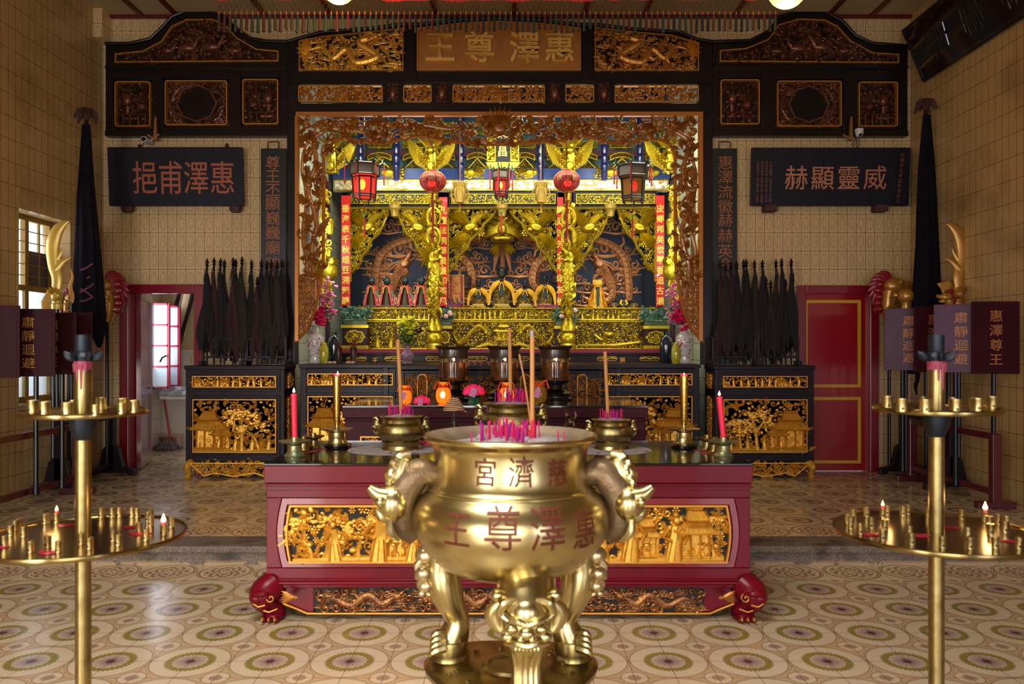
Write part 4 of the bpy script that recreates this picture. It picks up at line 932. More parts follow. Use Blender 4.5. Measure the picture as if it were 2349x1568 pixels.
# half-hidden gilt columns with lions at the recess edges
for i, px in enumerate((752, MX - 752)):
    D = 10.2; d = 1 if i == 0 else -1; x = xx(px, D); t = thing('side_column', 'gilded column with a lion bracket close behind the portal edge, %s' % ('open-door side' if i == 0 else 'red-door side'), 'column', (x, D, 1.39), 'side columns')
    q = MB(); q.tube([(x, D, 1.39), (x, D, zz(415, D))], .03, 10); q.build('post', PURP, t)
    q = MB().frame((x, D - .03, 0)); rnd = random.Random(40 + i)
    for k in range(60): v = rnd.uniform(zz(700, D), zz(430, D)); q.spiral(rnd.uniform(-.06, .03) * d, v, .05, rnd.uniform(0, 6), rnd.choice((-1, 1)), 1.2, .35)
    for z in (zz(470, D), zz(500, D)): q.tube([(x + .05 * cos(a) - .02 * d, D - .06, z + .07 * sin(a)) for a in np.linspace(0, 5.4, 14)], .022, 8)
    zl = zz(620, D); q.dome(.02 * d, zl, .11, .14, .3 * d, .1, 12); q.dome(.07 * d, zl + .1, .07, .06, .5 * d, .13); q.dome(.1 * d, zl + .14, .025, h=.15)
    for k in range(8): q.leaf(0, zl, .2, .06, pi / 2 + d * (k - 1) * .4, .1)
    for k in range(5): q.leaf(0, zl - .1 - .05 * k, .16, .06, -pi / 2 + .3 * d, .07)
    q.build('lion', GOLDS, t)
    q = MB(); z = zz(520, D - .06); xb = x + .05 * d; q.lathe([(.02, -.1), (.035, -.09), (.04, 0), (.05, .03), (.045, .08), (.03, .1)], (xb, D - .06, z), 12); q.build('lantern', GOLDS, t)

# red couplet strips
RSTR = mat('red_couplet_lacquer', srgb(190, 8, 8), .35); LETG = mat('gold_lettering', (.88, .58, .10), .4, .35)
for a, b, top, bot, D, chars, lab in ((783, 803, 448, 704, 11.08, '垂海表千秋俎豆溯魁躔', 'red couplet strip at the far open-door end of the shrine'), (1007, 1026, 452, 705, 11.1, '孔塵法病華貴護印英風', 'red couplet strip beside the first dragon column'),
                                      (1279, 1292, 452, 705, 11.1, '順澤流芳全孝頌友垂', 'red couplet strip partly behind the second dragon column'), (1505, 1524, 448, 705, 11.08, '皮鄉邦矣世馨香追古瀨', 'red couplet strip at the far red-door end of the shrine')):
    t = thing('couplet_strip', lab, 'couplet strip', P((a + b) / 2, bot, D), 'red couplet strips')
    q = MB(); q.box(xx(a, D), xx(b, D), D, D + .03, zz(bot, D), zz(top, D)); q.box(xx(a, D) + .02, xx(b, D) - .02, D + .0, DA, zz(bot, D), zz(bot, D) + .02); q.build('strip', RSTR, t, smooth=0)
    q = MB().frame((0, D, 0)); n = len(chars)
    for k, ch in enumerate(chars): write(q, ch, xx((a + b) / 2, D), zz(top + 30 + (bot - top - 45) * k / (n - 1), D), .115, .006, .95, .014)
    q.build('characters', LETG, t)

# three bays of gilt canopy, with dragon reliefs behind
DB = 11.35
bays = [(804, 999, 908), (1028, 1280, 1152), (1313, 1503, 1398)]
for i, (a, b, c) in enumerate(bays):
    D = 12.0; t = thing('dragon_backboard', ('copper dragon relief on blue ground behind the red-robed statues', 'copper dragon relief on blue ground behind the gilt seated statues', 'copper dragon relief on blue ground behind the statue in orange')[i], 'relief panel', P((a + b) / 2, 706, D), 'dragon backboards')
    e0, e1 = xx(a + (28 if i == 0 else 14 if i == 1 else -6), D), xx(b + (6 if i == 0 else -14 if i == 1 else -32), D); v0, v1 = zt, zz(474, D)
    q = MB(); q.box(e0, e1, D, D + .05, v0, v1); q.build('board', BLUE, t, smooth=0)
    q = MB().frame((0, D, 0)); rnd = random.Random(60 + i); X = lambda p: xx(p, D); Y = lambda p: zz(p, D)
    if i != 1:
        m = 1 if i == 0 else -1; M = lambda p: p if i == 0 else MX + 8 - p
        dragon(q, [(X(M(935)), Y(618)), (X(M(905)), Y(640)), (X(M(900)), Y(680)), (X(M(930)), Y(695)), (X(M(968)), Y(680))], .068, rnd, m, False)
        dragon(q, [(X(M(860)), Y(690)), (X(M(862)), Y(640)), (X(M(872)), Y(590)), (X(M(905)), Y(560)), (X(M(960)), Y(545)), (X(M(995)), Y(535))], .07, rnd, -m, False)
        dragon(q, [(X(M(925)), Y(610)), (X(M(915)), Y(625)), (X(M(905)), Y(650)), (X(M(895)), Y(690))], .085, rnd, m)
        for p, y, s_ in ((870, 600, .12), (862, 620, .08), (915, 570, .12), (955, 660, .08), (890, 520, .1), (960, 525, .08), (862, 660, .08), (960, 690, .08), (880, 640, .08), (935, 500, .1), (970, 585, .07), (930, 690, .08), (862, 575, .06), (976, 640, .07)): cloud(q, X(M(p)), Y(y), s_ * 1.35, m)
    else:
        for d in (-1, 1):
            N = lambda p: X(1152 + d * p)
            dragon(q, [(N(45), Y(545)), (N(85), Y(550)), (N(100), Y(580)), (N(75), Y(610)), (N(70), Y(650)), (N(95), Y(680)), (N(60), Y(690))], .075, rnd, d, False)
            for p, y, s_ in ((40, 620, .1), (50, 680, .09), (92, 660, .09), (90, 520, .08), (25, 655, .08), (55, 590, .08), (92, 610, .07), (80, 690, .08), (35, 560, .07), (88, 560, .07)): cloud(q, N(p), Y(y), s_ * 1.35, d)
            q.stroke([(N(3), Y(560)), (N(14), Y(590)), (N(20), Y(625))], [.03, .045, .01])
            for k in range(7): q.leaf(N(22), Y(528), .42 - .02 * k, .1, (0 if d > 0 else pi) + d * (k - 2.5) * .25, .06)
        q.stroke([(X(1152), Y(560)), (X(1153), Y(600)), (X(1152), Y(650))], [.05, .04, .06])
    q.build('relief', COPP, t)
    if i == 1:                                              # the great dragon mask facing the hall
        q = MB(); q.tube([(xx(1152, 11.6), D, zz(515, 11.6)), (xx(1152, 11.6), 11.55, zz(515, 11.6))], .13, 14); q.frame((0, 11.58, 0)); X = lambda p: xx(p, 11.5); Y = lambda p: zz(p, 11.5); U = lambda p: X(1152 + p * 1.3)
        q.dome(U(0), Y(515), .26, .26, 0, .09, 14); q.dome(U(0), Y(488), .11, .09, 0, .2, 12); q.dome(U(0), Y(528), .075, .1, 0, .26, 10); q.dome(U(0), Y(548), .19, .05, 0, .22, 12)
        for d in (-1, 1):
            q.dome(U(d * 15), Y(512), .065, .045, d * .3, .2); q.dome(U(d * 15), Y(512), .022, .022, 0, .25); q.stroke([(U(d * 5), Y(508)), (U(d * 15), Y(500)), (U(d * 25), Y(506))], .022, h=.2)
            q.stroke([(U(d * 8), Y(535)), (U(d * 30), Y(545)), (U(d * 45), Y(532)), (U(d * 60), Y(528))], [.02, .02, .015, .008], h=.12)
            q.stroke([(U(d * 12), Y(490)), (U(d * 27), Y(488)), (U(d * 24), Y(482))], [.03, .022, .01], h=.12)
            for k in range(5): q.leaf(U(d * 18), Y(530), .24, .06, (0 if d > 0 else pi) + d * (k - 2) * .35, .08)
            for k in range(3): q.leaf(U(d * 6), Y(553), .22, .07, -pi / 2 + d * (.2 + k * .25), .07)
        for k in range(-3, 4): q.dome(U(k * 4), Y(543), .014, .02, 0, .24, 6)
        q.build('mask', GOLDS, t)
    # canopy curtain of gilt openwork
    t = thing('gilt_canopy', ('gilt openwork canopy over the red-robed statues', 'gilt openwork canopy over the gilt seated statues', 'gilt openwork canopy over the statue in orange')[i], 'canopy', P((a + b) / 2, 640, DB), 'gilt canopies')
    w = b - a
    L = [(a, 628), (a + .06 * w, 616), (a + .12 * w, 603), (a + .135 * w, 588), (a + .22 * w, 569), (a + .245 * w, 552), (a + .34 * w, 535), (a + .385 * w, 516), (a + .42 * w, 500), (a + .455 * w, 480)]
    if i == 1: L = [(a, 627), (a + 9, 616), (a + 18, 604), (a + 23, 588), (a + 46, 565), (a + 50, 552), (a + 78, 523), (a + 82, 513), (a + 98, 500), (a + 111, 484)]
    for d in (0, 1):
        S_ = [((a + b - p) if d else p, y) for p, y in L]; edge = (b if d else a)
        pl = pp([(edge, 478)] + S_[::-1], DB); fn = inpoly(pl)
        q = MB().frame((0, DB, 0)); rnd = random.Random(80 + 2 * i + d); X = lambda p: xx(p, DB); Y = lambda p: zz(p, DB); s_ = -1 if d else 1; N = lambda p: X((b - p) if d else (a + p))
        q.stroke([(X(p), Y(y)) for p, y in S_], .02, h=.05); q.stroke([(X(edge), Y(646)), (X(edge), Y(476))], .018, h=.05); q.stroke([(X(edge), Y(478)), (X((a + b) / 2), Y(478))], .018, h=.05)
        bx, by = .20 * w, 522                                   # a phoenix
        q.dome(N(bx), Y(by), .12, .07, s_ * .3, .1); q.dome(N(bx + 14), Y(by + 6), .05, .04, 0, .12)
        for k in range(7): q.leaf(N(bx - 2), Y(by + 2), .42 - .03 * k, .075, (pi if not d else 0) - s_ * (.6 + k * .11), .09)
        for k in range(6): q.leaf(N(bx - 4), Y(by + 8), .42 - .03 * k, .085, (pi if not d else 0) + s_ * (.55 + k * .12), .07)
        for k in range(3): q.stroke([(N(bx), Y(by)), (N(bx + 8 + k * 7), Y(by - 22)), (N(bx + 22 + k * 8), Y(by - 32)), (N(bx + 34 + k * 4), Y(by - 22))], [.03, .028, .022, .01], h=.06)
        for p, y in ((.08, 545), (.13, 560), (.30, 535), (.10, 590), (.06, 610)): flower(q, N(p * w), Y(y), .06)
        fill(q, fn, pbox(pl), .065, 90 + 2 * i + d, 'stlf', .95); q.build('openwork', GOLDS, t)
    q = MB(); cx = xx(c, DB); z = zz(480, DB); q.lathe([(.01, -.16), (.05, -.14), (.065, -.05), (.085, -.03), (.09, .02), (.06, .04)], (cx, DB - .1, z + .02), 12); q.tube([(cx, DB - .1, z), (cx, DB, z)], .012, 6); q.build('lantern', LANG, t)
# lintel bands above the bays
t = thing('shrine_lintel', 'gilt lintel with dark frame and a pale carved band running over the shrine bays', 'lintel', P(1150, 476, DB))
for (a, b) in ((800, 1000), (1030, 1280), (1315, 1508)):
    q = MB().frame((0, DB, 0)); pl = prect(a, b, 440, 476, DB); u0, u1, v0, v1 = pbox(pl); q.prism(pl, -.1, -.01); q.border(pl, .02, -.01, .02); q.build('dark_frame', LACQ, t, smooth=0)
    pl = prect(a + 6, b - 6, 445, 468, DB)
    carving(t, 'gilt_band', pl, GOLDS, DB, a, .04, 'slfdb', BLUE, None, 0, .95, GOLDS, .009)
q = MB().frame((0, DB + .02, 0)); pl = prect(764, 1534, 411, 437, DB); q.prism(pl, -.1, 0); q.build('band_ground', mat('pale_band_paint', srgb(226, 226, 220), .6), t, smooth=0)
carving(t, 'pale_band', prect(766, 1532, 412, 437, DB), mat('pale_gilding', (.70, .52, .20), .45, .35), DB + .02, 500, .06, 'slfc', None, None, 0, 1.35, GOLDS, .012)
q = MB().frame((0, DB, 0)); q.prism(prect(764, 1536, 386, 411, DB), -.12, .04); q.build('beam', mat('blue_beam_paint', srgb(30, 58, 112), .4, col2=srgb(24, 40, 92), ns=4), t, smooth=0, bev=.008)
for k, px in enumerate((905, 1090, 1205, 1388, 1482)):
    q = MB().frame((0, DB - .04, 0)); u, v = xx(px, DB), zz(398, DB); d = 1 if px < 1146 else -1
    q.dome(u - .07 * d, v, .09, .06, 0, .08); q.dome(u - .14 * d, v + .0, .05, .04, 0, .1); 
    for j in range(4): q.leaf(u - .02 * d, v + .02, .14, .05, (0 if d > 0 else pi) + (j - 1.5) * .3, .06)
    fill(q, lambda a, b: True, (u - .13, u + .13, v - .06, v + .06), .05, k, 'sl', .9); q.build('beast_bracket', GOLDS, t)
q = MB().frame((0, DB + .3, 0)); q.prism(prect(752, 1542, 255, 386, DB), -.05, -.02); q.build('upper_wall', mat('dusky_blue_paint', srgb(70, 118, 140), .5), t, smooth=0)
q = MB().frame((0, DB + .2, 0)); q.prism(prect(752, 1542, 338, 352, DB), 0, .03); q.prism(prect(752, 1542, 376, 386, DB), 0, .03); q.build('red_rail', mat('oxblood_paint', srgb(86, 18, 30), .5), t, smooth=0)
cols = (825, 908, 1057, 1240, 1387, 1470)
for px in cols:
    q = MB(); x = xx(px, 11.0); z0, z1 = zz(412, 11.0), zz(262, 11.0); q.lathe([(.04, z0), (.048, z0 + .1), (.04, z0 + .11)] + [(r, z0 + k * .13 + o) for k in range(1, 7) for r, o in ((.05, .05), (.05, .1), (.043, .11))] + [(.05, z1)], (x, 11.05, 0), 16); q.build('column', INDIGO, t)
for a, b in ((757, 812), (840, 895), (922, 980), (985, 1042), (1070, 1118), (1180, 1228), (1256, 1310), (1316, 1372), (1402, 1457), (1484, 1536)):
    q = MB().frame((0, DB + .15, 0)); X = lambda p: xx(p, DB); Y = lambda p: zz(p, DB); c = (a + b) / 2; w = (b - a) / 2
    arc = [(c + w * k, 352 - 8 * (1 - k * k)) for k in np.linspace(-1, 1, 9)]; arc2 = [(c + w * k, 364 - 8 * (1 - k * k)) for k in np.linspace(-1, 1, 9)]
    pl = pp(arc + arc2[::-1], DB); q.border(pl, .011, 0, .03); fill(q, inpoly(pl), pbox(pl), .035, int(a), 'sl', .9)
    pl = pp([(a, 384), (c, 357), (b, 384)], DB); q.border(pl, .012, 0, .04); fill(q, inpoly(pl), pbox(pl), .045, int(b), 'slf', .85)
    for yy in (368, 384): pass
    pl = pp([(a, 384), (a, 372), (c - w * .55, 372)], DB); fill(q, inpoly(pl), pbox(pl), .035, int(a) + 5, 'sl', .9); pl = pp([(b, 384), (b, 372), (c + w * .55, 372)], DB); fill(q, inpoly(pl), pbox(pl), .035, int(a) + 6, 'sl', .9)
    pl = prect(a, b, 318, 334, DB); q.border(pl, .010, 0, .03); fill(q, inpoly(pl), pbox(pl), .045, int(a) + 7, 'sl', .9)
    pl = prect(a, b, 275, 300, DB); q.border(pl, .010, 0, .03); fill(q, inpoly(pl), pbox(pl), .05, int(a) + 8, 'slf', .9)
    q.build('gilt_bracket', GOLDS, t)
# tube lamps behind the portal header
TUB = mat('lit_tube', (1, 1, 1), .5, emis=(1, .97, .85), es=9)
for i, x in enumerate((-1.5, 0, 1.5)):
    t = thing('fluorescent_batten', ('fluorescent batten behind the portal header above the red-robed statues', 'fluorescent batten behind the middle of the portal header', 'fluorescent batten behind the portal header above the statue in orange')[i], 'lamp', (x, 9.62, 4.46), 'fluorescent battens')
    q = MB(); q.box(x - .6, x + .6, 9.56, 9.64, 4.445, 4.5); q.build('housing', WP, t, smooth=0)
    q = MB(); q.tube([(x - .58, 9.6, 4.43), (x + .58, 9.6, 4.43)], .014, 8); q.build('tube', TUB, t)
for i, x in enumerate((-2.44, 2.16)):
    t = thing('fluorescent_batten', ('upright fluorescent batten hidden behind the portal leg nearer the open doorway', 'upright fluorescent batten hidden behind the portal leg nearer the red door')[i], 'lamp', (x, 9.56, 1.75), 'fluorescent battens')
    q = MB(); q.box(x - .03, x + .03, 9.50, 9.56, 1.75, 3.75); q.build('housing', WP, t, smooth=0)
    q = MB(); q.tube([(x, 9.585, 1.8), (x, 9.585, 3.7)], .013, 8); q.build('tube', TUB, t)
# winged guardians
for i, (px, half) in enumerate(((990, 0), (1306, 0), (762, 1), (MX - 762, -1))):
    D = 10.7; x = xx(px, D); t = thing('winged_figure', ('gilt winged guardian above the first round red lantern', 'gilt winged guardian above the second round red lantern', 'gilt winged guardian half hidden by the portal, above the lit red palace lantern', 'gilt winged guardian half hidden by the portal, above the unlit palace lantern')[i], 'guardian figure', P(px, 398, D), 'winged guardians')
    for d in ((-1, 1) if not half else (half,)):
        q = MB().frame((x, D, 0)); 
        for k in range(11):
            s_ = k / 10; a = (d * .03 + d * s_ * .17, zz(392, D) + s_ * .10); b = (d * (.16 + .13 * s_ ** .6), zz(372 - 52 * s_ ** .7, D))
            b = (d * (.06 + .26 * (s_ ** .5)), zz(318 + 26 * (1 - s_) ** 1.5, D)); q.stroke([a, ((a[0] + b[0]) / 2 + d * .02, (a[1] + b[1]) / 2), b], [.022, .026, .014], h=[.07 - .03 * s_, .05, .02])
        for r_ in range(5):
            for k in range(4): q.dome(d * (.05 + k * .035 + r_ * .008), zz(388 - r_ * 7, D) + k * .03, .025, .022, .6 * d, .1 - .012 * r_, 6)
        q.build('wing', GOLDS, t)
    q = MB().frame((x, D - .03, 0)); figure(q, 0, zz(398, D), .44); q.dome(0, zz(385, D), .07, .09, 0, .12); q.dome(0, zz(350, D), .06, .05, 0, .14)
    for k in range(7): q.leaf(0, zz(345, D), .26, .05, pi / 2 + (k - 3) * .28, .05)
    fill(q, lambda u, v: True, (-.07, .07, zz(396, D), zz(345, D)), .05, 700 + i, 'sld', .9); q.build('body', GOLDS, t)
# hanging shrine sign
t = thing('shrine_sign', 'upright blue-black sign in a gilt frame hung at the middle of the shrine', 'sign', P(1153, 386, 10.8)); D = 10.8
q = MB().frame((0, D, 0)); q.prism(prect(1138, 1170, 262, 370, D), -.03, 0); q.build('board', NIGHT, t, smooth=0)
q = MB().frame((0, D, 0)); write(q, '昌', xx(1153, D), zz(347, D), .15, .008, 1, .012); write(q, '文', xx(1153, D), zz(305, D), .15, .008, 1, .012); q.build('characters', LETG, t)
q = MB().frame((0, D, 0))
for pl in (prect(1118, 1137, 262, 370, D), prect(1171, 1190, 262, 370, D)): q.prism(pl, -.04, -.01); q.border(pl, .01, -.01, .02); fill(q, inpoly(pl), pbox(pl), .045, int(pl[0][0] * 100), 'sld', .85)
q.prism(pp([(1115, 373), (1192, 373), (1188, 382), (1170, 386), (1153, 383), (1137, 386), (1120, 382)], D), -.04, .03); fill(q, lambda u, v: True, (xx(1118, D), xx(1190, D), zz(384, D), zz(372, D)), .03, 9, 'ds', .9); q.O = q.O + np.array((0, -.03, 0))
q.build('gilt_frame', GOLDS, t)
q = MB(); q.tube([P(1153, 262, D), (xx(1153, D), D, 5.5)], .006, 5); q.build('cord', DK, t)

# ---- lanterns
LRED = mat('red_lantern_silk', srgb(150, 8, 24), .55, emis=(.55, .01, .02), es=.12)
LITR = mat('lit_red_glass', srgb(200, 10, 8), .4, emis=(1, .025, .012), es=1.0); LITO = mat('lit_orange_glow', srgb(255, 120, 20), .4, emis=(1, .35, .04), es=2.2); AMB = mat('amber_glass', srgb(120, 76, 20), .35, emis=(.5, .2, .02), es=.12)
for i, (px, py, chars, lab) in enumerate(((993, 416, '安國正', 'round red lantern before the first dragon column'), (1300, 415, '泉丁歡', 'round red lantern before the second dragon column'))):
    D = 9.75; x, y, z = P(px, py, D); r = 30.5 / F * D; t = thing('round_lantern', lab, 'lantern', (x, y, z - .2), 'round red lanterns')
    q = MB(); q.lathe([(r * cos(a), r * .82 * sin(a)) for a in np.linspace(-1.25, 1.25, 16)], (x, y, z), 40, wav=lambda k, a: -.015 * abs(cos(a * 10))); q.build('shade', LRED, t)
    q = MB(); q.ell((x, y - r * .9, z - .06), (.05, .02, .04), 12, 7); o = q.build('lit_glow', LITR, t)
    q = MB()
    for k in range(20): a = k * 2 * pi / 20 + .1; q.tube([(x + r * 1.004 * cos(b) * cos(a), y + r * 1.004 * cos(b) * sin(a), z + r * .82 * sin(b) * 1.004) for b in np.linspace(-1.2, 1.2, 9)], .0022, 4)
    q.lathe([(.05, r * .78), (.058, r * .82), (.05, r * .86)], (x, y, z), 16); q.lathe([(.05, -r * .86), (.058, -r * .8), (.05, -r * .76)], (x, y, z), 16)
    def wrap(u, v, w_, x=x, y=y, z=z): pass
    q.frame(); q.build('ribs', GOLDO, t)
    q = MB()
    for k, ch in enumerate(chars):
        V, Fc = glyph(ch, .012); V = V * np.array((.085, .10, .003)); th = -pi / 2 + (k - 1) * .62 + V[:, 0] / r; ph = .12 + V[:, 1] / r; rr = 1.006 * r + V[:, 2]
        q.add(np.stack([x + rr * np.cos(ph) * np.cos(th), y + rr * np.cos(ph) * np.sin(th), z + rr * .82 * np.sin(ph)], 1), Fc)
    q.build('characters', mat('faded_lantern_gold', (.55, .28, .16), .5, .3), t)
    q = MB(); q.tube([(x, y, z + r * .84), (x, y, 5.5)], .005, 5); q.build('cord', DK, t)
    q = MB(); q.tube([(x, y, z - r * .84), (x, y, z - r * .84 - .12)], [.012, .006], 8); q.tube([(x, y, z - r * .84 - .12), (x, y, z - .75)], [.016, .012, ][0:2], 8); q.build('tassel', mat('crimson_tassel', srgb(150, 10, 24), .6), t)
TAS = mat('crimson_tassel', srgb(150, 10, 24), .6); GRB = mat('green_bead', srgb(20, 140, 60), .4); WOODL = mat('lantern_wood', srgb(34, 26, 30), .4); SMO = mat('smoky_pane', srgb(96, 86, 78), .35)
for i, (px, top, bot, hw, D, pane, lab) in enumerate(((836, 378, 452, 25, 9.85, LITR, 'six-sided palace lantern glowing red, near the red-robed statues'), (1452, 381, 456, 26, 9.85, AMB, 'six-sided amber palace lantern with a dim glow, near the statue in orange'), (1150, 392, 446, 15, 10.2, LITR, 'small six-sided palace lantern glowing red before the middle sign'))):
    x = xx(px, D); z1, z0 = zz(top, D), zz(bot, D); r = hw / F * D * 1.1; zm = z1 - (z1 - z0) * .33
    t = thing('palace_lantern', lab, 'lantern', (x, D, z0), 'palace lanterns')
    hexa = lambda rr, z, o=.26: [(x + rr * cos(o + k * pi / 3), D + rr * sin(o + k * pi / 3), z) for k in range(6)]
    q = MB()
    for rr, z in ((r * 1.25, z1), (r * 1.25, zm), (r, zm - .03), (r * .9, z0 + .03), (r * .9, z0)):
        h = hexa(rr, z); q.tube(h + h[:2], .011, 5)
    for k in range(6):
        q.tube([hexa(r * 1.25, zm)[k], hexa(r * 1.25, z1)[k]], .012, 5); q.tube([hexa(r, zm - .03)[k], hexa(r * .9, z0)[k], hexa(r * .8, z0 - .06)[k]], .012, 5); q.tube([hexa(r * 1.2, z1)[k], hexa(r * 1.5, z1 + .03)[k], hexa(r * 1.55, z1 + .09)[k]], [.016, .016, .006], 5)
    q.build('frame', WOODL, t)
    for rr0, za, rr1, zb_, m in ((r * 1.2, zm, r * 1.2, z1, SMO), (r * .86, z0, r * .95, zm, pane)):
        q = MB(); A, B = hexa(rr0, za), hexa(rr1, zb_); q.add(A + B, [(k, (k + 1) % 6, 6 + (k + 1) % 6, 6 + k) for k in range(6)] + [(0, 1, 2, 3, 4, 5), (6, 7, 8, 9, 10, 11)]); q.build('panes', m, t, smooth=0)
    q = MB(); q.ell((x - .01, D - r * .78, (z0 + zm) / 2), (.045 if i < 2 else .03, .025, .07 if i < 2 else .05), 12, 7); q.build('lit_glow', LITO if i != 1 else LITR, t)
    for k in range(6):
        q = MB(); bx, by, bz = hexa(r * 1.62, z1 + .02)[k]; q.mi = 1; q.ell((bx, by, bz), (.013, .013, .015), 8, 5); q.mi = 0; q.tube([(bx, by, bz - .015), (bx, by, bz - .26)], [.007, .010], 6); q.tube([hexa(r * 1.5, z1 + .05)[k], (bx, by, bz)], .002, 4); q.build('tassel', [TAS, GRB], t)
    q = MB(); q.tube([(x, D, z1), (x, D, 5.5)], .006, 5); q.build('cord', DK, t)
    q = MB(); q.mi = 1; q.ell((x, D, z0 - .22), (.018, .018, .02), 8, 6); q.mi = 0; q.tube([(x, D, z0), (x, D, z0 - .2)], .003, 5); q.tube([(x, D, z0 - .22), (x, D, z0 - .48)], [.01, .014], 7); q.build('drop_tassel', [TAS, GRB], t)
for i, px in enumerate((1055, 1241)):
    D = 10.5; x, y, z = P(px, 440, D); t = thing('gilt_lantern', 'gilt basket-shaped lantern hanging %s the middle palace lantern' % ('on the open-door side of' if i == 0 else 'on the red-door side of'), 'lantern', (x, y, z - .15), 'gilt lanterns')
    q = MB(); q.lathe([(.02, -.15), (.06, -.14), (.055, -.1), (.085, 0), (.1, .04), (.07, .06), (.085, .12), (.06, .12), (.02, .05)], (x, y, z), 6)
    for k in range(14): a = k * 2 * pi / 14; q.tube([(x + .08 * cos(a), y + .08 * sin(a), z + .06), (x + .1 * cos(a), y + .1 * sin(a), z + .14)], .008, 5)
    for k in range(6): a = k * pi / 3; q.tube([(x + .1 * cos(a), y + .1 * sin(a), z + .04), (x + .12 * cos(a), y + .12 * sin(a), z - .05), (x + .07 * cos(a), y + .07 * sin(a), z - .14)], .01, 5)
    q.build('body', LANG, t); q = MB(); q.tube([(x, y, z - .15), (x, y, z - .27)], .006, 5); q.tube([(x, y, z + .1), (x, y, 5.5)], .004, 5); q.build('cord', GOLDO, t)

# ---- statues on the altar
BLKF = mat('blackened_wood_skin', srgb(16, 14, 16), .4, coat=.3); TEAL = mat('dark_teal_beard', srgb(18, 44, 52), .5)
def stat_head(t, x, y, z, h, hat, m=None):
    q = MB(); q.ell((x, y, z), (.042 * h, .046 * h, .058 * h), 14, 9); q.ell((x, y - .044 * h, z - .006 * h), (.009 * h, .014 * h, .015 * h), 8, 5)
    for d in (-1, 1): q.ell((x + d * .042 * h, y, z), (.008 * h, .012 * h, .02 * h), 8, 5); q.ell((x + d * .017 * h, y - .042 * h, z + .012 * h), (.01 * h, .006 * h, .005 * h), 8, 5)
    q.ell((x, y - .042 * h, z - .03 * h), (.014 * h, .006 * h, .005 * h), 8, 5); q.tube([(x, y, z - .09 * h), (x, y, z - .03 * h)], .026 * h, 10); q.build('head', m or BLKF, t)
    q = MB()
    if hat == 'cap': q.lathe([(.052, .015), (.05, .03), (.045, .05), (.03, .075), (.012, .09), (.01, .1), (.001, .105)], (x, y, z), 16)
    elif hat == 'helm': q.lathe([(.06, .0), (.062, .02), (.058, .04), (.06, .05), (.05, .09), (.03, .115), (.001, .125)], (x, y, z), 16)
    elif hat == 'small': q.lathe([(.035, .03), (.035, .055), (.03, .07), (.001, .075)], (x, y, z), 12)
    else:
        q.lathe([(.05, .0), (.055, .03), (.05, .03), (.045, 0)], (x, y, z + .01), 16)
        for k in range(7): a = -pi / 2 + (k - 3) * .5; q.ell((x + .055 * cos(a), y + .055 * sin(a), z + .07), (.018, .01, .045), 8, 6)
    q.build('headdress', {'cap': mat('blue_grey_cap', srgb(40, 56, 66), .45), 'helm': mat('dark_green_helmet', srgb(30, 44, 34), .35, .4), 'small': BLKF, 'crown': mat('orange_crown', (.8, .36, .03), .4, .4)}[hat], t)
def robe_sheet(q, x, y, z, side, w0, w1, h, fr=.0):          # a cloak edge hanging from one shoulder
    n, k = 12, 7; V = []
    for i in range(n + 1):
        s_ = i / n
        for j in range(k + 1):
            u = j / k; sp = w0 + (w1 - w0) * (s_ ** .8); ip = .035 + s_ * fr
            V.append((x + side * (ip + (sp - ip) * u), y - .06 - .03 * s_ + .09 * u ** 2 + .008 * sin(u * 14 + i * .4), z - h * s_ - .03 * u * (1 - s_)))
    q.add(V, [(i * (k + 1) + j, i * (k + 1) + j + 1, (i + 1) * (k + 1) + j + 1, (i + 1) * (k + 1) + j) for i in range(n) for j in range(k)])
SILKR = mat('red_silk_robe', srgb(196, 14, 40), .45); SILKE, nt_, b_ = newmat('sequined_robe'); tc = nt_.nodes.new('ShaderNodeTexCoord').outputs['Object']; nn_ = nt_.nodes.new('ShaderNodeTexVoronoi'); nn_.inputs['Scale'].default_value = 34; nt_.links.new(tc, nn_.inputs['Vector'])
rp = nt_.nodes.new('ShaderNodeValToRGB'); rp.color_ramp.interpolation = 'CONSTANT'; nt_.links.new(nn_.outputs['Color'], rp.inputs[0])
for k_, c_ in ((0, (.5, .02, .05)), (.3, (.6, .02, .08)), (.45, (.7, .45, .05)), (.62, (.75, .7, .7)), (.74, (.1, .25, .12)), (.84, (.12, .25, .5)), (.92, (.7, .2, .04))):
    e_ = rp.color_ramp.elements.new(k_) if k_ else rp.color_ramp.elements[0]; e_.color = rgba(c_)
nt_.links.new(rp.outputs[0], b_.inputs['Base Color']); b_.inputs['Roughness'].default_value = .4
YSILK = mat('yellow_silk', srgb(228, 178, 10), .45, col2=srgb(206, 130, 6), ns=12); OSILK = mat('orange_silk', srgb(222, 104, 8), .5, col2=srgb(206, 150, 14), ns=14)
D = 11.55
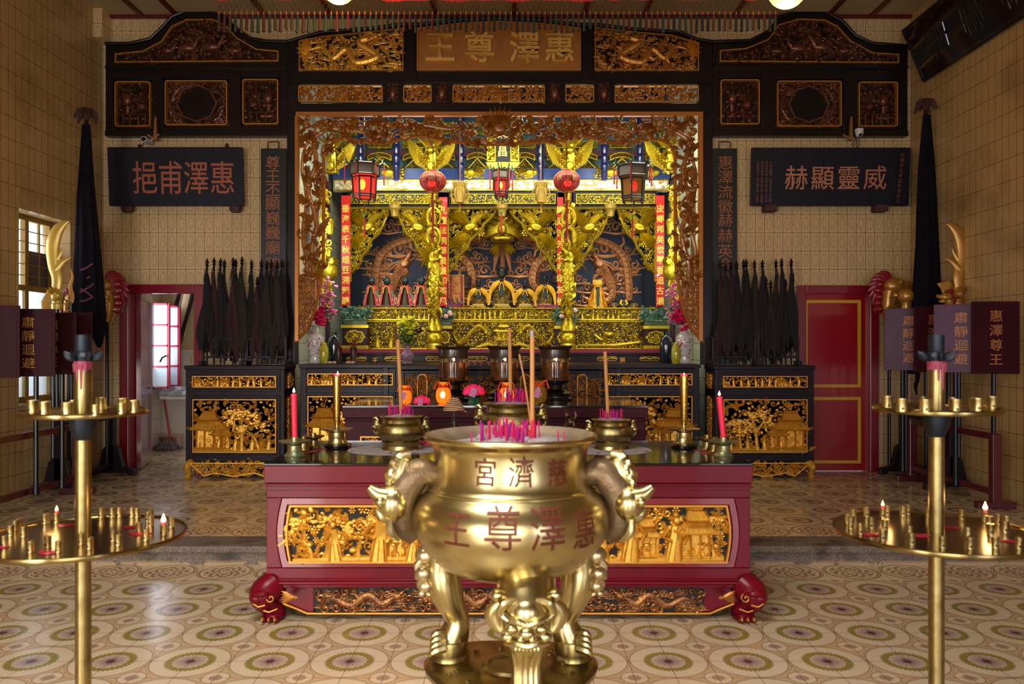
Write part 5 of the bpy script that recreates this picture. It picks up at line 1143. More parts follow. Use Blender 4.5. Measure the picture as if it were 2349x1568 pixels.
for i, px in enumerate((853, 888, 930, 967)):
    x = xx(px, D); y = D; s_ = 1.0; zb_ = zt; zh = zz(645, D)
    t = thing('standing_statue', ('dark-faced statue in a red robe, at the open-door end of the row', 'dark-faced statue in a red robe, second in the row of four', 'dark-faced statue in a red robe, third in the row of four', 'dark-faced statue in a red robe half behind the first dragon column')[i], 'statue', (x, y, zb_), 'red-robed statues')
    q = MB(); q.box(x - .1, x + .1, y - .07, y + .07, zb_, zb_ + .06); q.build('stand', mat('brown_stand', srgb(78, 44, 22), .5), t, smooth=0, bev=.005)
    q = MB(); q.lathe([(.085, .06), (.08, .12), (.06, .22), (.055, .28), (.05, .31), (.02, .325)], (x, y, zb_), 14, 1, .75); q.build('body', mat('dark_gilt_robe', (.08, .05, .02), .45, .4, col2=(.02, .02, .02), ns=60), t)
    stat_head(t, x, y - .01, zh - .02, .92, 'cap')
    for d in (-1, 1):
        q = MB(); robe_sheet(q, x, y, zb_ + .345, d, .08, .138, .31, .045); o = q.build('robe', SILKE, t); o.modifiers.new('s', 'SOLIDIFY').thickness = .006
        q = MB(); q.ct([(x + d * .035, y - .066, zb_ + .345), (x + d * .05, y - .082, zb_ + .25), (x + d * .07, y - .095, zb_ + .13), (x + d * .085, y - .1, zb_ + .035)], .013, 6, flat=.5); q.build('robe_border', SILKR, t)
    q = MB()
    for d in (-1, 1): q.tube([(x, y - .075, zb_ + .335), (x + d * .03, y - .09, zb_ + .30), (x + d * .045, y - .1, zb_ + .22)], .007, 6)
    q.build('ribbon', YSILK, t)
for i, (px, top, w, hat) in enumerate(((1098, 641, 45, 'small'), (1151, 620, 55, 'helm'), (1204, 643, 46, 'small'), (1250, 634, 44, 'small'))):
    x = xx(px, D); y = D; hw = w / F * D / 2; zb_ = zt + .03; zs = zz(top + (24 if i != 1 else 28), D)
    t = thing('seated_statue', ('gilt seated statue in a yellow cape beside the red tablet', 'tallest gilt seated statue in a dark helmet at the middle of the shrine', 'gilt seated statue in a pale yellow cape next to the tallest one', 'gilt seated statue in a yellow cape on the purple cloth by the second dragon column')[i], 'statue', (x, y, zt), 'seated statues')
    q = MB(); q.box(x - hw * .75, x + hw * .75, y - .1, y + .1, zt, zt + .04); q.box(x - hw * .6, x + hw * .6, y - .12, y + .1, zt + .02, zt + .07); q.build('throne', mat('gilt_throne', (.4, .26, .05), .45, .5), t, smooth=0, bev=.006)
    q = MB(); H = zs - zb_; q.lathe([(hw * .72, .04), (hw * .75, H * .3), (hw * .72, H * .55), (hw * .64, H * .8), (hw * .34, H * .97), (.02, H)], (x, y, zb_), 16, 1, .55)
    rnd = random.Random(i)
    q.frame((x, y - hw * .4, 0)); fill(q, lambda u, v: abs(u) < hw * (.75 - .25 * (v - zb_) / H), (-hw, hw, zb_ + .03, zb_ + H * .9), .032, 800 + i, 'sdl', .95)
    q.build('body', mat('dark_gilt_robe_plates', (.46, .30, .05), .4, .6, col2=(.05, .035, .03), ns=70), t)
    stat_head(t, x, y - .02, zz(top + 12, D), .62 if i != 1 else 1.0, hat)
    for d in (-1, 1):
        q = MB(); q.ct([(x + d * .03, y - .09, zs + .01), (x + d * hw * .58, y - .11, zs - H * .13), (x + d * hw * .93, y - .1, zs - H * .42), (x + d * hw * 1.04, y - .09, zb_ + H * .1)], [.024, .040, .026, .016], 8, flat=.45); q.build('cape', YSILK, t)
    q = MB(); q.tube([(x, y - .1, zs - .01), (x, y - .13, zs - H * .4), (x, y - .13, zs - H * .62)], [.03, .04, .008], 10, flat=.4); q.build('beard', TEAL, t)
    q = MB()
    for d in (-1, 1): q.tube([(x, y - .12, zs), (x + d * .025, y - .14, zs - .04), (x + d * .035, y - .145, zs - H * .35)], .006, 6)
    q.build('ribbon', YSILK, t)
x = xx(1370, D); t = thing('crowned_statue', 'statue in an orange cape and gold crown, alone in its bay', 'statue', (x, D, zt)); y = D
q = MB(); q.lathe([(.15, 0), (.155, .04), (.13, .09), (.14, .13), (.1, .2), (.06, .28), (.02, .33)], (x, y, zt), 16, 1, .6); q.build('body', YSILK, t)
stat_head(t, x, y - .02, zz(660, D), .8, 'crown')
for d in (-1, 1):
    q = MB(); robe_sheet(q, x, y - .01, zt + .33, d, .07, .15, .31, .07); o = q.build('cape', OSILK, t); o.modifiers.new('s', 'SOLIDIFY').thickness = .006
    q = MB(); q.tube([(x + d * .035, y - .04, zz(655, D)), (x + d * .045, y - .08, zz(675, D)), (x + d * .05, y - .1, zz(695, D))], [.012, .014, .01], 7, flat=.5); q.build('veil', YSILK, t)
q = MB(); q.tube([(x, y - .08, zt + .3), (x, y - .1, zt + .2), (x, y - .11, zt + .04)], [.014, .02, .02], 8, flat=.4); q.build('stole', TEAL, t)
for i, (px, top) in enumerate(((1408, 686), (1430, 675), (1454, 688))):
    x = xx(px, D); H = zz(top, D) - zt; t = thing('small_statue', ('small dark statue next to the statue in orange', 'small dark statue in pale sleeves, middle of the three small ones', 'small dark statue at the red-door end of the altar')[i], 'statue', (x, D, zt), 'small dark statues')
    q = MB(); q.lathe([(.06, 0), (.06, .03), (.045, H * .4), (.035, H * .65), (.01, H * .7)], (x, D, zt), 12, 1, .7); q.build('body', TEAL if i == 1 else mat('brown_gilt_robe', (.16, .09, .03), .45, .4), t)
    q = MB(); q.ell((x, D - .005, zt + H * .82), (.02, .022, .03), 10, 7); q.lathe([(.026, H * .9), (.02, H), (.001, H * 1.03)], (x, D, zt), 10); q.build('head', BLKF, t)
    q = MB()
    for d in (-1, 1): q.tube([(x + d * .03, D - .02, zt + H * .6), (x + d * .05, D - .05, zt + H * .35), (x + d * .02, D - .07, zt + H * .25)], [.016, .018, .008], 7)
    q.build('sleeves', YSILK if i == 1 else mat('brown_gilt_robe', (.16, .09, .03), .45, .4), t)
# red tablet, drum lanterns and purple cloths
x = xx(1047, 11.7); t = thing('spirit_tablet', 'red upright tablet with gilt characters beside the seated statues', 'tablet', (x, 11.7, zt))
q = MB(); q.box(x - .105, x + .105, 11.7, 11.73, zt, zz(633, 11.7)); q.build('board', mat('dusty_red_lacquer', srgb(134, 24, 26), .45), t, smooth=0)
q = MB(); q.box(x - .115, x - .1, 11.69, 11.73, zt, zz(632, 11.7)); q.box(x + .1, x + .115, 11.69, 11.73, zt, zz(632, 11.7)); q.box(x - .115, x + .115, 11.69, 11.73, zz(632, 11.7), zz(630, 11.7)); q.build('frame', GOLDO, t, smooth=0)
q = MB().frame((0, 11.7, 0))
for ch, py in zip('惠澤尊', (643, 663, 684)): write(q, ch, x, zz(py, 11.7), .15, .004, .95)
q.build('characters', GOLDO, t)
for i, (px, top, bot) in enumerate(((1070, 633, 663), (1275, 630, 650))):
    x, y, z = P(px, bot, 11.75); t = thing('drum_lantern', 'dark drum-shaped lantern hanging %s' % ('behind the red tablet' if i == 0 else 'behind the second dragon column'), 'lantern', (x, y, z), 'drum lanterns')
    q = MB(); h = zz(top, 11.75) - z; q.lathe([(.05, 0), (.065, .01), (.065, h * .3), (.07, h * .35), (.07, h * .9), (.05, h)], (x, y, z), 14); q.tube([(x, y, z + h), (x, y, z + h + .5)], .004, 5); q.build('body', mat('brown_lantern_gauze', srgb(56, 34, 26), .6), t)
for px0, px1, lab in ((1028, 1056, 'purple cloth-covered stand in front of the red tablet'), (1233, 1277, 'purple cloth-covered stand under the end seated statue')):
    q = MB(); q.box(xx(px0, 11.4), xx(px1, 11.4), 11.36, 11.47 if px0 < 1200 else 11.44, zt, zt + .055); tag(q.build('cloth_stand', mat('purple_cloth', srgb(128, 28, 84), .7), smooth=0, bev=.006), lab, 'stand')
for i, px in enumerate((1030, 1038, 1049, 1060)):
    x = xx(px, 11.42); q = MB(); q.lathe([(.02, 0), (.018, .04), (.01, .06), (.014, .075), (.001, .1)], (x, 11.415, zt + .055), 8); tag(q.build('tiny_figure', BLKF), 'tiny dark figure standing on the purple cloth before the red tablet', 'figurine', 'tiny figures before the tablet')
# ------------------------------------------------------------------ black cabinets with gilt carving
def cab_panel(par, name, a, b, c, e, d, seed, scene, size=.045, edge=.010):
    pl = prect(a, b, c, e, d); u0, u1, v0, v1 = pbox(pl); w, h = u1 - u0, v1 - v0
    def ex(m, rnd):
        if scene == 'frieze':
            u = u0 + .04
            while u < u1 - .03:
                k = rnd.random()
                if k < .6: figure(m, u, v0 + .01, h * .8, rnd.choice((-1, 1)))
                elif k < .85: beast(m, u, v0 + .01, h * .65, rnd.choice((-1, 1)))
                else: house(m, u, v0, h * .9, h * .8)
                u += h * rnd.uniform(.5, .8)
        elif scene:
            d_ = 1 if scene == 'hall' else -1; X = lambda k: (u0 + k * w) if d_ > 0 else (u1 - k * w)
            house(m, X(.2), v0 + .06 * h, w * .36, h * .72); house(m, X(.36), v0 + .06 * h, w * .2, h * .5)
            tree(m, X(.58), v0 + .03 * h, h * .9, rnd, .12 * d_); tree(m, X(.79), v0 + .05 * h, h * .72, rnd, .25 * d_); tree(m, X(.48), v0 + .4 * h, h * .5, rnd)
            for k in (.3, .5, .7, .9): figure(m, X(k), v0 + .04 * h, h * .3, d_)
            m.stroke([(u0 + .01, v0 + .03 * h), (u0 + w * .3, v0 + .05 * h), (u0 + w * .6, v0 + .02 * h), (u1 - .01, v0 + .05 * h)], [.02, .03, .02, .03], h=.03)
            for k in range(10): m.leaf(u0 + rnd.random() * w, v0 + .02 * h, .12, .05, rnd.uniform(.4, 2.7), .03)
    carving(par, name, pl, GOLD, d - .004, seed, size, 'ldsl' if scene != 'frieze' else 'ld', DARKG, ex, 0, 1.2 if scene != 'frieze' else 1.0, GEDGE, edge)
def moulded(par, name, a, b, c, e, d, m=LACQ): # raised moulding ring, pixel coordinates
    q = MB().frame((0, d, 0)); q.border(prect(a, b, c, e, d), .028, -.005, .018); q.build(name, m, par, smooth=0, bev=.004)
def apron(par, a, b, top, bot, d, seed):
    u0, u1, v1, v0 = xx(a, d), xx(b, d), zz(top, d), zz(bot, d); w, h = u1 - u0, v1 - v0
    sh = [(u0 + .05, v1)] + [(u1 - .05, v1)] + [(u1 - .12, v1 - h * .35)] + [(u1 - w * k, v1 - h * (.55 + .3 * abs(sin(k * 3 * pi)))) for k in (.2, .3, .42, .5, .58, .7, .8)] + [(u0 + .12, v1 - h * .35)]
    pl = ccw(sh); q = MB().frame((0, d - .01, 0)); q.border(pl, .012, -.01, .025)
    fill(q, inpoly(pl), pbox(pl), .05, seed, 'slc', .9); q.build('apron', GOLD, par)
    for x, s in ((u0, 1), (u1, -1)):
        q = MB(); q.ct([(x + s * .05, d + .05, v1 - .005), (x + s * .02, d + .01, v1 - h * .35), (x + s * .045, d + .04, v0 + h * .22), (x + s * .03, d + .02, v0 + .03)], [.06, .045, .026, .04], 10); q.ell((x + s * .03, d + .01, v0 + .028), (.045, .05, .028), 10, 6); q.build('leg', GOLD, par)
def side_cabinet(lab, a, b, d, seed, scene, inner):
    x0, x1, top = xx(a, d), xx(b, d), zz(838, d); t = thing('altar_cabinet', lab, 'cabinet', ((x0 + x1) / 2, d + .22, ZP), 'side altar cabinets')
    zb = zz(1058, d); q = MB(); q.box(x0 + .012, x1 - .012, d, d + .42, zb, top - .04); q.box(x0, x1, d - .015, d + .435, top - .045, top); q.build('body', LACQ, t, smooth=0, bev=.006)
    w = b - a; moulded(t, 'moulding', a + 12, b - 12, 852, 898, d); moulded(t, 'moulding', a + 12, b - 12, 906, 1048, d)
    cab_panel(t, 'frieze_carving', a + 20, b - 20, 862, 888, d, seed, 'frieze', .035); cab_panel(t, 'scene_carving', a + 21, b - 20, 915, 1037, d, seed + 1, scene, .05)
    apron(t, a + 2, b - 2, 1060, 1098, d, seed + 2)
    q = MB(); q.box(x0 + .15, x1 - .15, d + .3, d + .4, ZP, zb); q.build('rear_panel', LACQ, t, smooth=0)
    s_ = 1 if inner > 0 else -1; xs = x1 if inner > 0 else x0                     # carved strips on the inner end
    q = MB().frame((xs - s_ * .010, 0, 0), (0, s_, 0), (0, 0, 1), (s_, 0, 0)); ends = lambda lo, hi: (lo, hi)
    for c, e in ((862, 888), (915, 1037)):
        pl = rect(*sorted((s_ * (d + .12), s_ * (d + .3))), zz(e, d), zz(c, d)); q.border(pl, .01, 0, .012); fill(q, inpoly(pl), pbox(pl), .045, seed + c, 'sld', .95)
    q.build('end_carving', GOLDO, t)
    return t
side_cabinet('black and gilt carved cabinet below the open-doorway flags', 423, 655, 8.82, 900, 'hall', 1)
side_cabinet('black and gilt carved cabinet beside the closed red door', 1637, 1870, 8.82, 920, 'tower', -1)
# the long cabinet across the portal
d = 9.05; a, b = 690, 1603; x0, x1, top = xx(a, d), xx(b, d), zz(835, d)
t = thing('long_altar_table', 'long black altar table with gilt carved panels standing across the portal', 'altar table', ((x0 + x1) / 2, d + .6, ZP))
q = MB(); q.box(x0, x1, d, 10.55, .3, top - .045); q.box(x0 - .02, x1 + .02, d - .02, 10.55, top - .045, top)
for px in (a, 878, 1412, b - 14): q.box(xx(px, d), xx(px + 14, d), d - .02, d + .06, ZP, top - .04)
q.build('body', LACQ, t, smooth=0, bev=.006)
for i, (l, r, sc) in enumerate(((700, 912, 'hall'), (1382, 1597, 'tower'))):
    moulded(t, 'moulding', l, r - 4, 848, 892, d); moulded(t, 'moulding', l, r - 4, 900, 1040, d)
    cab_panel(t, 'frieze_carving', l + 7, r - 10, 856, 883, d, 940 + i, 'frieze', .035); cab_panel(t, 'scene_carving', l + 7, r - 10, 908, 1030, d, 950 + i, sc, .05)
d = 8.75; x0, x1, top = xx(909, d), xx(1388, d), zz(838, d)
t = thing('offering_table', 'black carved offering table projecting at the middle of the long altar table', 'table', ((x0 + x1) / 2, d + .1, ZP))
q = MB(); q.box(x0, x1, d - .03, 9.02, top - .045, top); q.box(x0 + .015, x1 - .015, d - .015, 9.02, top - .085, top - .055); q.box(x0 + .03, x1 - .03, d + .01, 9.02, .6, top - .08)
for x in (x0 + .03, x1 - .09): q.box(x, x + .06, d - .01, d + .05, ZP, top - .06)
for k in (.22, .5, .78): q.box(x0 + (x1 - x0) * k - .02, x0 + (x1 - x0) * k + .02, d - .005, d + .03, .6, top - .08)
q.build('body', LACQ, t, smooth=0, bev=.005)
q = MB().frame((0, d, 0)); rnd = random.Random(6)
for c in (969, 1205, 1335):
    pl = ccw([(xx(c, d) + .055 * k, zz(915, d) + (0)) for k in (-1, 1)] + [(xx(c, d) + .055 * cos(w_), zz(868, d) + .05 * sin(w_)) for w_ in np.linspace(0, pi, 9)]); q.border(pl, .007, 0, .02); fill(q, inpoly(pl), pbox(pl), .045, c, 'fs', .95)
for l, r in ((915, 955), (985, 1085), (1100, 1190), (1220, 1320), (1350, 1383)): fill(q, lambda u, v: True, (xx(l, d), xx(r, d), zz(925, d), zz(865, d)), .05, l, 's', 1.35)
q.build('scroll_carving', GOLDO, t)

# ------------------------------------------------------------------ vases, cups, small things on the long table
zt2 = zz(835, 9.05); PORC = None
def porcelain():
    m, nt, b = newmat('blossom_porcelain'); g = nt.nodes.new('ShaderNodeTexCoord').outputs['Object']; p = nt.nodes.new('ShaderNodeSeparateXYZ'); nt.links.new(g, p.inputs[0]); z = S(nt, p.outputs[2])
    v = nt.nodes.new('ShaderNodeTexVoronoi'); v.inputs['Scale'].default_value = 34; nt.links.new(g, v.inputs['Vector']); ds = S(nt, v.outputs['Distance']); n = noise(nt, g, 9, 2)
    band = z.gt(.10) * z.lt(.31) * n.gt(.47)
    c = mixc(nt, band * ds.lt(.40), srgb(214, 208, 206), srgb(160, 22, 40)); c = mixc(nt, band * ds.lt(.14), c, srgb(228, 180, 170))
    tw = (noise(nt, g, 16, 3) - .5).ab().lt(.018) * z.gt(.06) * z.lt(.30); c = mixc(nt, tw * .8, c, srgb(66, 54, 50))
    nt.links.new(c, b.inputs['Base Color']); b.inputs['Roughness'].default_value = .12; b.inputs['Coat Weight'].default_value = .5; return m
PORC = porcelain()
PNK = mat('pink_blossom', srgb(206, 74, 140), .6, col2=srgb(232, 150, 190), ns=30); MAG = mat('magenta_blossom', srgb(206, 8, 78), .6, col2=srgb(230, 20, 90), ns=20); STEM = mat('flower_stem', srgb(52, 62, 40), .6); CRM = mat('dry_blossom', srgb(170, 146, 130), .7)
def bouquet(par, x, y, z, specs, seed, stems=True):
    rnd = random.Random(seed)
    for name, m, c, sp, n, r in specs:
        q = MB(); st = MB()
        for k in range(n):
            px_, py_, pz_ = (x + c[0] + rnd.gauss(0, sp[0]), y + c[1] + rnd.gauss(0, sp[1]), z + c[2] + rnd.gauss(0, sp[2]))
            for j in range(4): a_ = rnd.uniform(0, 6.28); q.ell((px_ + cos(a_) * r * .6, py_ + sin(a_) * r * .6, pz_ + rnd.uniform(-.5, .5) * r), (r, r, r * .6), 7, 4)
            if k % 5 == 0: st.tube([(x, y, z - .03), ((x + px_) / 2 + .01, (y + py_) / 2, (z + pz_) / 2), (px_, py_, pz_)], .004, 4)
        q.build(name, m, par)
        if stems: st.build('stems', STEM, par)
for i, px in enumerate((724, 1570)):
    d = 9.55; x, y, z = P(px, 829, d); z = zt2; s_ = 1 if i == 0 else -1; t = thing('blossom_vase', ('white porcelain vase with pink flowers at the open-doorway end of the long table', 'white porcelain vase with pink flowers at the red-door end of the long table')[i], 'vase', (x, y, z), 'porcelain flower vases')
    q = MB(); q.lathe([(.07, 0), (.075, .01), (.062, .08), (.085, .16), (.108, .24), (.108, .29), (.085, .34), (.05, .37), (.045, .43), (.07, .46), (.066, .46), (.04, .43)], (x, y, z), 28); q.build('vase', PORC, t)
    bouquet(t, x + .02 * s_, y, z + .46, [('pink_blossom', PNK, (.10 * s_, 0, .33), (.05, .04, .13), 60, .017), ('magenta_blossom', MAG, (.03 * s_, -.03, .13), (.05, .03, .07), 46, .026), ('dry_blossom', CRM, (.15 * s_, .02, .1), (.03, .03, .05), 20, .014)], 5 + i)
    x2, y2 = x + .10 * s_, y + .0; t2 = tag(MB().lathe([(.04, 0), (.045, .02), (.055, .12), (.05, .18), (.03, .22), (.034, .25), (.02, .25)], (x + .115 * s_ , y - .06, z), 20).build('small_vase', mat('yellow_enamel', srgb(208, 190, 20), .2, col2=srgb(110, 120, 50), ns=40, coat=.5)), 'small yellow enamel vase beside the porcelain vase, %s end' % ('open-doorway' if i == 0 else 'red-door'), 'vase', 'yellow vases')
    t3 = tag(MB().lathe([(.05, 0), (.065, .05), (.085, .22), (.07, .3), (.03, .34), (.035, .38), (.02, .38)], (x + .19 * s_, y + .16, z), 22).build('dark_vase', mat('dark_blue_glaze', srgb(22, 34, 48), .15, coat=.6)), 'dark blue glazed vase standing behind the porcelain vase, %s end' % ('open-doorway' if i == 0 else 'red-door'), 'vase', 'dark vases')
x, y = xx(934, 9.3), 9.3; t = thing('flower_vase', 'small enamelled vase holding yellow chrysanthemums on the long table', 'vase', (x, y, zt2))
q = MB(); q.lathe([(.055, 0), (.06, .01), (.05, .03), (.08, .08), (.08, .11), (.04, .15), (.035, .2), (.055, .22), (.05, .22), (.03, .2)], (x, y, zt2), 24); q.build('vase', mat('patterned_enamel', srgb(150, 140, 170), .2, col2=srgb(150, 60, 90), ns=30, coat=.5), t)
bouquet(t, x, y, zt2 + .22, [('chrysanthemum', mat('yellow_petal', srgb(232, 220, 10), .6, col2=srgb(190, 190, 10), ns=20), (0, 0, .24), (.06, .04, .045), 70, .02), ('leaves', mat('bright_leaf', srgb(96, 120, 20), .6, col2=srgb(50, 70, 20), ns=20), (0, 0, .1), (.055, .04, .07), 46, .02), ('purple_blossom', mat('plum_blossom', srgb(88, 14, 50), .6), (.13, .02, .2), (.035, .03, .03), 16, .018)], 9)
for i, px in enumerate((777, 811)):
    x, y = xx(px, 9.4), 9.4; t = thing('incense_holder', 'dark carved bamboo incense holder %s' % ('nearer the porcelain vase' if i == 0 else 'in front of the gilt pedestal medallion'), 'holder', (x, y, zt2), 'incense holders')
    q = MB(); q.lathe([(.045, 0), (.045, .01), (.038, .02), (.038, .18), (.042, .19), (.036, .19), (.034, .1)], (x, y, zt2), 18); q.build('cup', mat('dark_bamboo', srgb(40, 22, 18), .4, col2=srgb(80, 36, 28), ns=50), t)
    q = MB(); rnd = random.Random(i)
    for k in range(26 if i else 12): a_, r = rnd.uniform(0, 6.3), rnd.uniform(0, .03); q.tube([(x + r * cos(a_), y + r * sin(a_), zt2 + .1), (x + 1.7 * r * cos(a_), y + 1.7 * r * sin(a_), zt2 + .22 + rnd.uniform(0, .05) * (1 + i))], .0025, 4)
    q.build('sticks', mat('red_stick_ends', srgb(120, 40, 24), .6), t)
rnd = random.Random(1)
for i, px in enumerate((748, 754, 759, 764, 769, 796, 801, 806, 811)):
    q = MB(); q.ell((xx(px, 9.15), 9.13 + .03 * (i % 2), zt2 + .017), (.02, .02, .017), 10, 6); tag(q.build('divination_shell', mat('pale_shell', srgb(186, 154, 128), .5)), 'small pale rounded shell lying on the long table by the incense holders', 'shell', 'pale shells on the long table')
zoff = zz(838, 8.75)
for i, px in enumerate((1075, 1089, 1103, 1121, 1197)):
    q = MB(); x, y = xx(px, 8.85), 8.85; q.lathe([(.012, 0), (.014, .006), (.03, .035), (.032, .045), (.028, .045), (.012, .012)], (x, y, zoff), 16); tag(q.build('tea_cup', mat('pink_glaze', srgb(178, 70, 100), .2, col2=srgb(230, 200, 210), ns=40, coat=.5)), 'tiny pink tea cup in the row on the offering table', 'cup', 'tea cups on the offering table')
# ---- furled flags in racks on the side cabinets
ztc = zz(838, 8.82); CLO = [mat('sooty_black_cloth', srgb(22, 18, 20), .9), mat('faded_maroon_cloth', srgb(60, 26, 30), .9, col2=srgb(26, 20, 22), ns=9), mat('sooty_brown_cloth', srgb(44, 32, 28), .9, col2=srgb(20, 18, 18), ns=12)]
def flag_rack(lab, segs, d):
    t = thing('flag_rack', lab, 'rack', (xx(sum(segs[0]) / 2, d), d, ztc), 'black flag racks'); 
    for a, b in segs:
        q = MB()
        for px in (a, b): q.box(xx(px, d) - .014, xx(px, d) + .014, d - .014, d + .014, ztc + .03, zz(773, d)); q.box(xx(px, d) - .02, xx(px, d) + .02, d - .09, d + .09, ztc, ztc + .05)
        for py in (777, 818): q.box(xx(a, d), xx(b, d), d - .01, d + .01, zz(py + 3, d), zz(py - 2, d))
        q.build('frame', LACQ, t, smooth=0, bev=.004)
        n = int((b - a) / 10)
        q = MB()
        for k in range(1, n): x = xx(a + (b - a) * k / n, d); q.tube([(x, d, zz(818, d)), (x, d, zz(777, d))], .006, 5)
        q.build('spindles', LACQ, t)
def flag(lab, px, top, d, k, grp, ln=0, lean=0):
    rnd = random.Random(px * 7 + k); x = xx(px, d); zt_ = zz(top, d); zb_ = zz(785 + ln, d)
    t = thing('furled_flag', lab, 'flag', (x, d, ztc), grp)
    q = MB(); q.tube([(x, d, ztc + .01), (x + lean, d, zt_ - .06)], .011, 7); q.build('pole', LACQ, t)
    q = MB(); q.lathe([(.001, -.07), (.012, -.065), (.022, -.05), (.012, -.035), (.02, -.02), (.022, -.008), (.01, .0), (.013, .012), (.001, .03)], (x + lean, d, zt_), 10); q.build('finial', LACQ, t)
    z0 = zt_ - .14; n, m_ = 16, 26; V = []; w0 = rnd.uniform(.7, 1.2); ph = rnd.uniform(0, 6); ph2 = rnd.uniform(0, 6)
    rag = [rnd.uniform(0, 1) for _ in range(m_)]
    for i in range(n + 1):
        s_ = i / n; z = z0 + (zb_ - z0) * s_; w = (.016 + .06 * w0 * s_ ** (.8 + .5 * (k % 2))) * (1 if s_ < .8 else 1 - (s_ - .8) * 2.2); w *= 1 + .16 * sin(s_ * 9 + ph)
        for j in range(m_):
            a = 2 * pi * j / m_; f = 1 + (.30 * sin(5 * a + ph + s_ * 1.6) + .14 * sin(11 * a + ph2)) * min(1, s_ * 2.2)
            V.append((x + lean * (1 - s_) + w * f * cos(a) + .022 * sin(ph + s_ * 4) * s_, d + .5 * w * f * sin(a) - .01, z - (.12 * sin(a * 2 + ph) + .09 * rag[j]) * max(0, s_ - .62) * 2.2))
    q2 = MB(); q2.add(V, [(i * m_ + j, i * m_ + (j + 1) % m_, (i + 1) * m_ + (j + 1) % m_, (i + 1) * m_ + j) for i in range(n) for j in range(m_)] + [tuple(range(m_))[::-1], tuple(n * m_ + j for j in range(m_))])
    for e in range(2): q2.tube([(x + lean, d - .02, zt_ - .07), (x + (e - .5) * .03, d - .03, zt_ - .16), (x + (e - .5) * .05, d - .03, zt_ - .24)], [.004, .007, .004], 5)
    q2.build('cloth', CLO[k % 3], t, smooth=60)
flag_rack('black spindle rack holding furled flags on the cabinet near the open doorway', ((466, 558), (567, 655)), 8.98)
flag_rack('black spindle rack holding furled flags on the cabinet near the closed red door', ((1636, 1733), (1740, 1830)), 8.98)
ordn = ('first', 'second', 'third', 'fourth', 'fifth', 'sixth', 'seventh', 'eighth', 'ninth', 'tenth', 'eleventh', 'twelfth', 'thirteenth', 'fourteenth', 'fifteenth', 'sixteenth')
LF = ((475, 598, 0), (491, 596, 1), (506, 597, 0), (515, 601, 0), (535, 596, 1), (541, 599, 2), (555, 594, 2), (577, 602, 0), (590, 640, 1), (600, 600, 0), (612, 604, 2), (622, 601, 0), (636, 603, 2), (647, 600, 0))
for i, (px, top, k) in enumerate(LF): flag('dark furled flag, %s from the open doorway in the rack on the cabinet' % ordn[i], px, top, 8.98 + .035 * (i % 2), k, 'furled flags near the open doorway', (i * 37) % 30 - 8)
RF = ((1828 - 13, 598, 0), (1802, 645, 2), (1793, 598, 0), (1780, 600, 2), (1768, 648, 2), (1757, 640, 0), (1749, 601, 0), (1731, 602, 2), (1712, 599, 0), (1706, 600, 2), (1690, 604, 0), (1677, 604, 1), (1665, 608, 2), (1652, 602, 1))
for i, (px, top, k) in enumerate(RF): flag('dark furled flag, %s from the closed red door in the rack on the cabinet' % ordn[i], px, top, 8.98 + .035 * (i % 2), k, 'furled flags near the red door', (i * 41) % 34 - 6)
# ------------------------------------------------------------------ second table with oil lamps
BGL = mat('black_glass', srgb(10, 14, 12), .04, coat=1.0)
d0, d1, zt2b = 7.0, 8.1, 1.068; x0, x1 = xx(785, d0), xx(1487, d0)
t = thing('oil_lamp_table', 'dark maroon table with black glass top carrying the oil lamps', 'table', ((x0 + x1) / 2, 7.55, ZP))
q = MB(); q.box(x0, x1, d0, d1, zt2b - .02, zt2b); q.build('glass_top', BGL, t, smooth=0, bev=.003)
q = MB(); q.box(x0, x1, d0, d1, zt2b - .11, zt2b - .02); q.box(x0 + .02, x1 - .02, d0 + .02, d1 - .02, .42, zt2b - .11); q.box(x0 + .005, x1 - .005, d0 + .004, d1, zt2b - .14, zt2b - .125); q.box(x0 + .005, x1 - .005, d0 + .004, d1, .42, .47)
for a in (x0, x1 - .12):
    for b in (d0, d1 - .12): q.box(a, a + .12, b, b + .12, ZP, .44)
q.build('body', MAR, t, smooth=0, bev=.006)
pl = rect(x0 + .16, x1 - .16, .50, .80); carving(t, 'front_carving', pl, GOLD, d0 + .018, 970, .06, 'slf', DARKG, None, 0, 1.0, GEDGE, .012)
AMBG = mat('amber_oil', (.32, .10, .02), .05, trans=.85, coat=.4); CLG = mat('clear_glass', (.95, .93, .86), .03, trans=1.0)
FLM = mat('flame', (1, .7, .3), .5, emis=(1, .52, .16), es=9); FLW = mat('bright_flame', (1, .9, .8), .5, emis=(1, .74, .55), es=9)
OLW = mat('lamp_wood', srgb(18, 15, 17), .25, coat=.5); ROSE = mat('rim_ceramic', srgb(58, 36, 22), .35, coat=.5)
def flame(par, x, y, z, s, m=None, light=0):
    q = MB(); q.lathe([(.001, 0), (.42 * s, .22 * s), (.5 * s, .5 * s), (.32 * s, 1.0 * s), (.12 * s, 1.5 * s), (.001, 1.8 * s)], (x, y, z), 10); q.build('flame', m or FLM, par)
    if light:
        l = bpy.data.lights.new('flame_light', 'POINT'); l.energy = light; l.color = (1, .6, .25); l.shadow_soft_size = .02; o = bpy.data.objects.new('flame_light', l); COL.objects.link(o); o.location = (x, y - .03, z + s * 2.2)
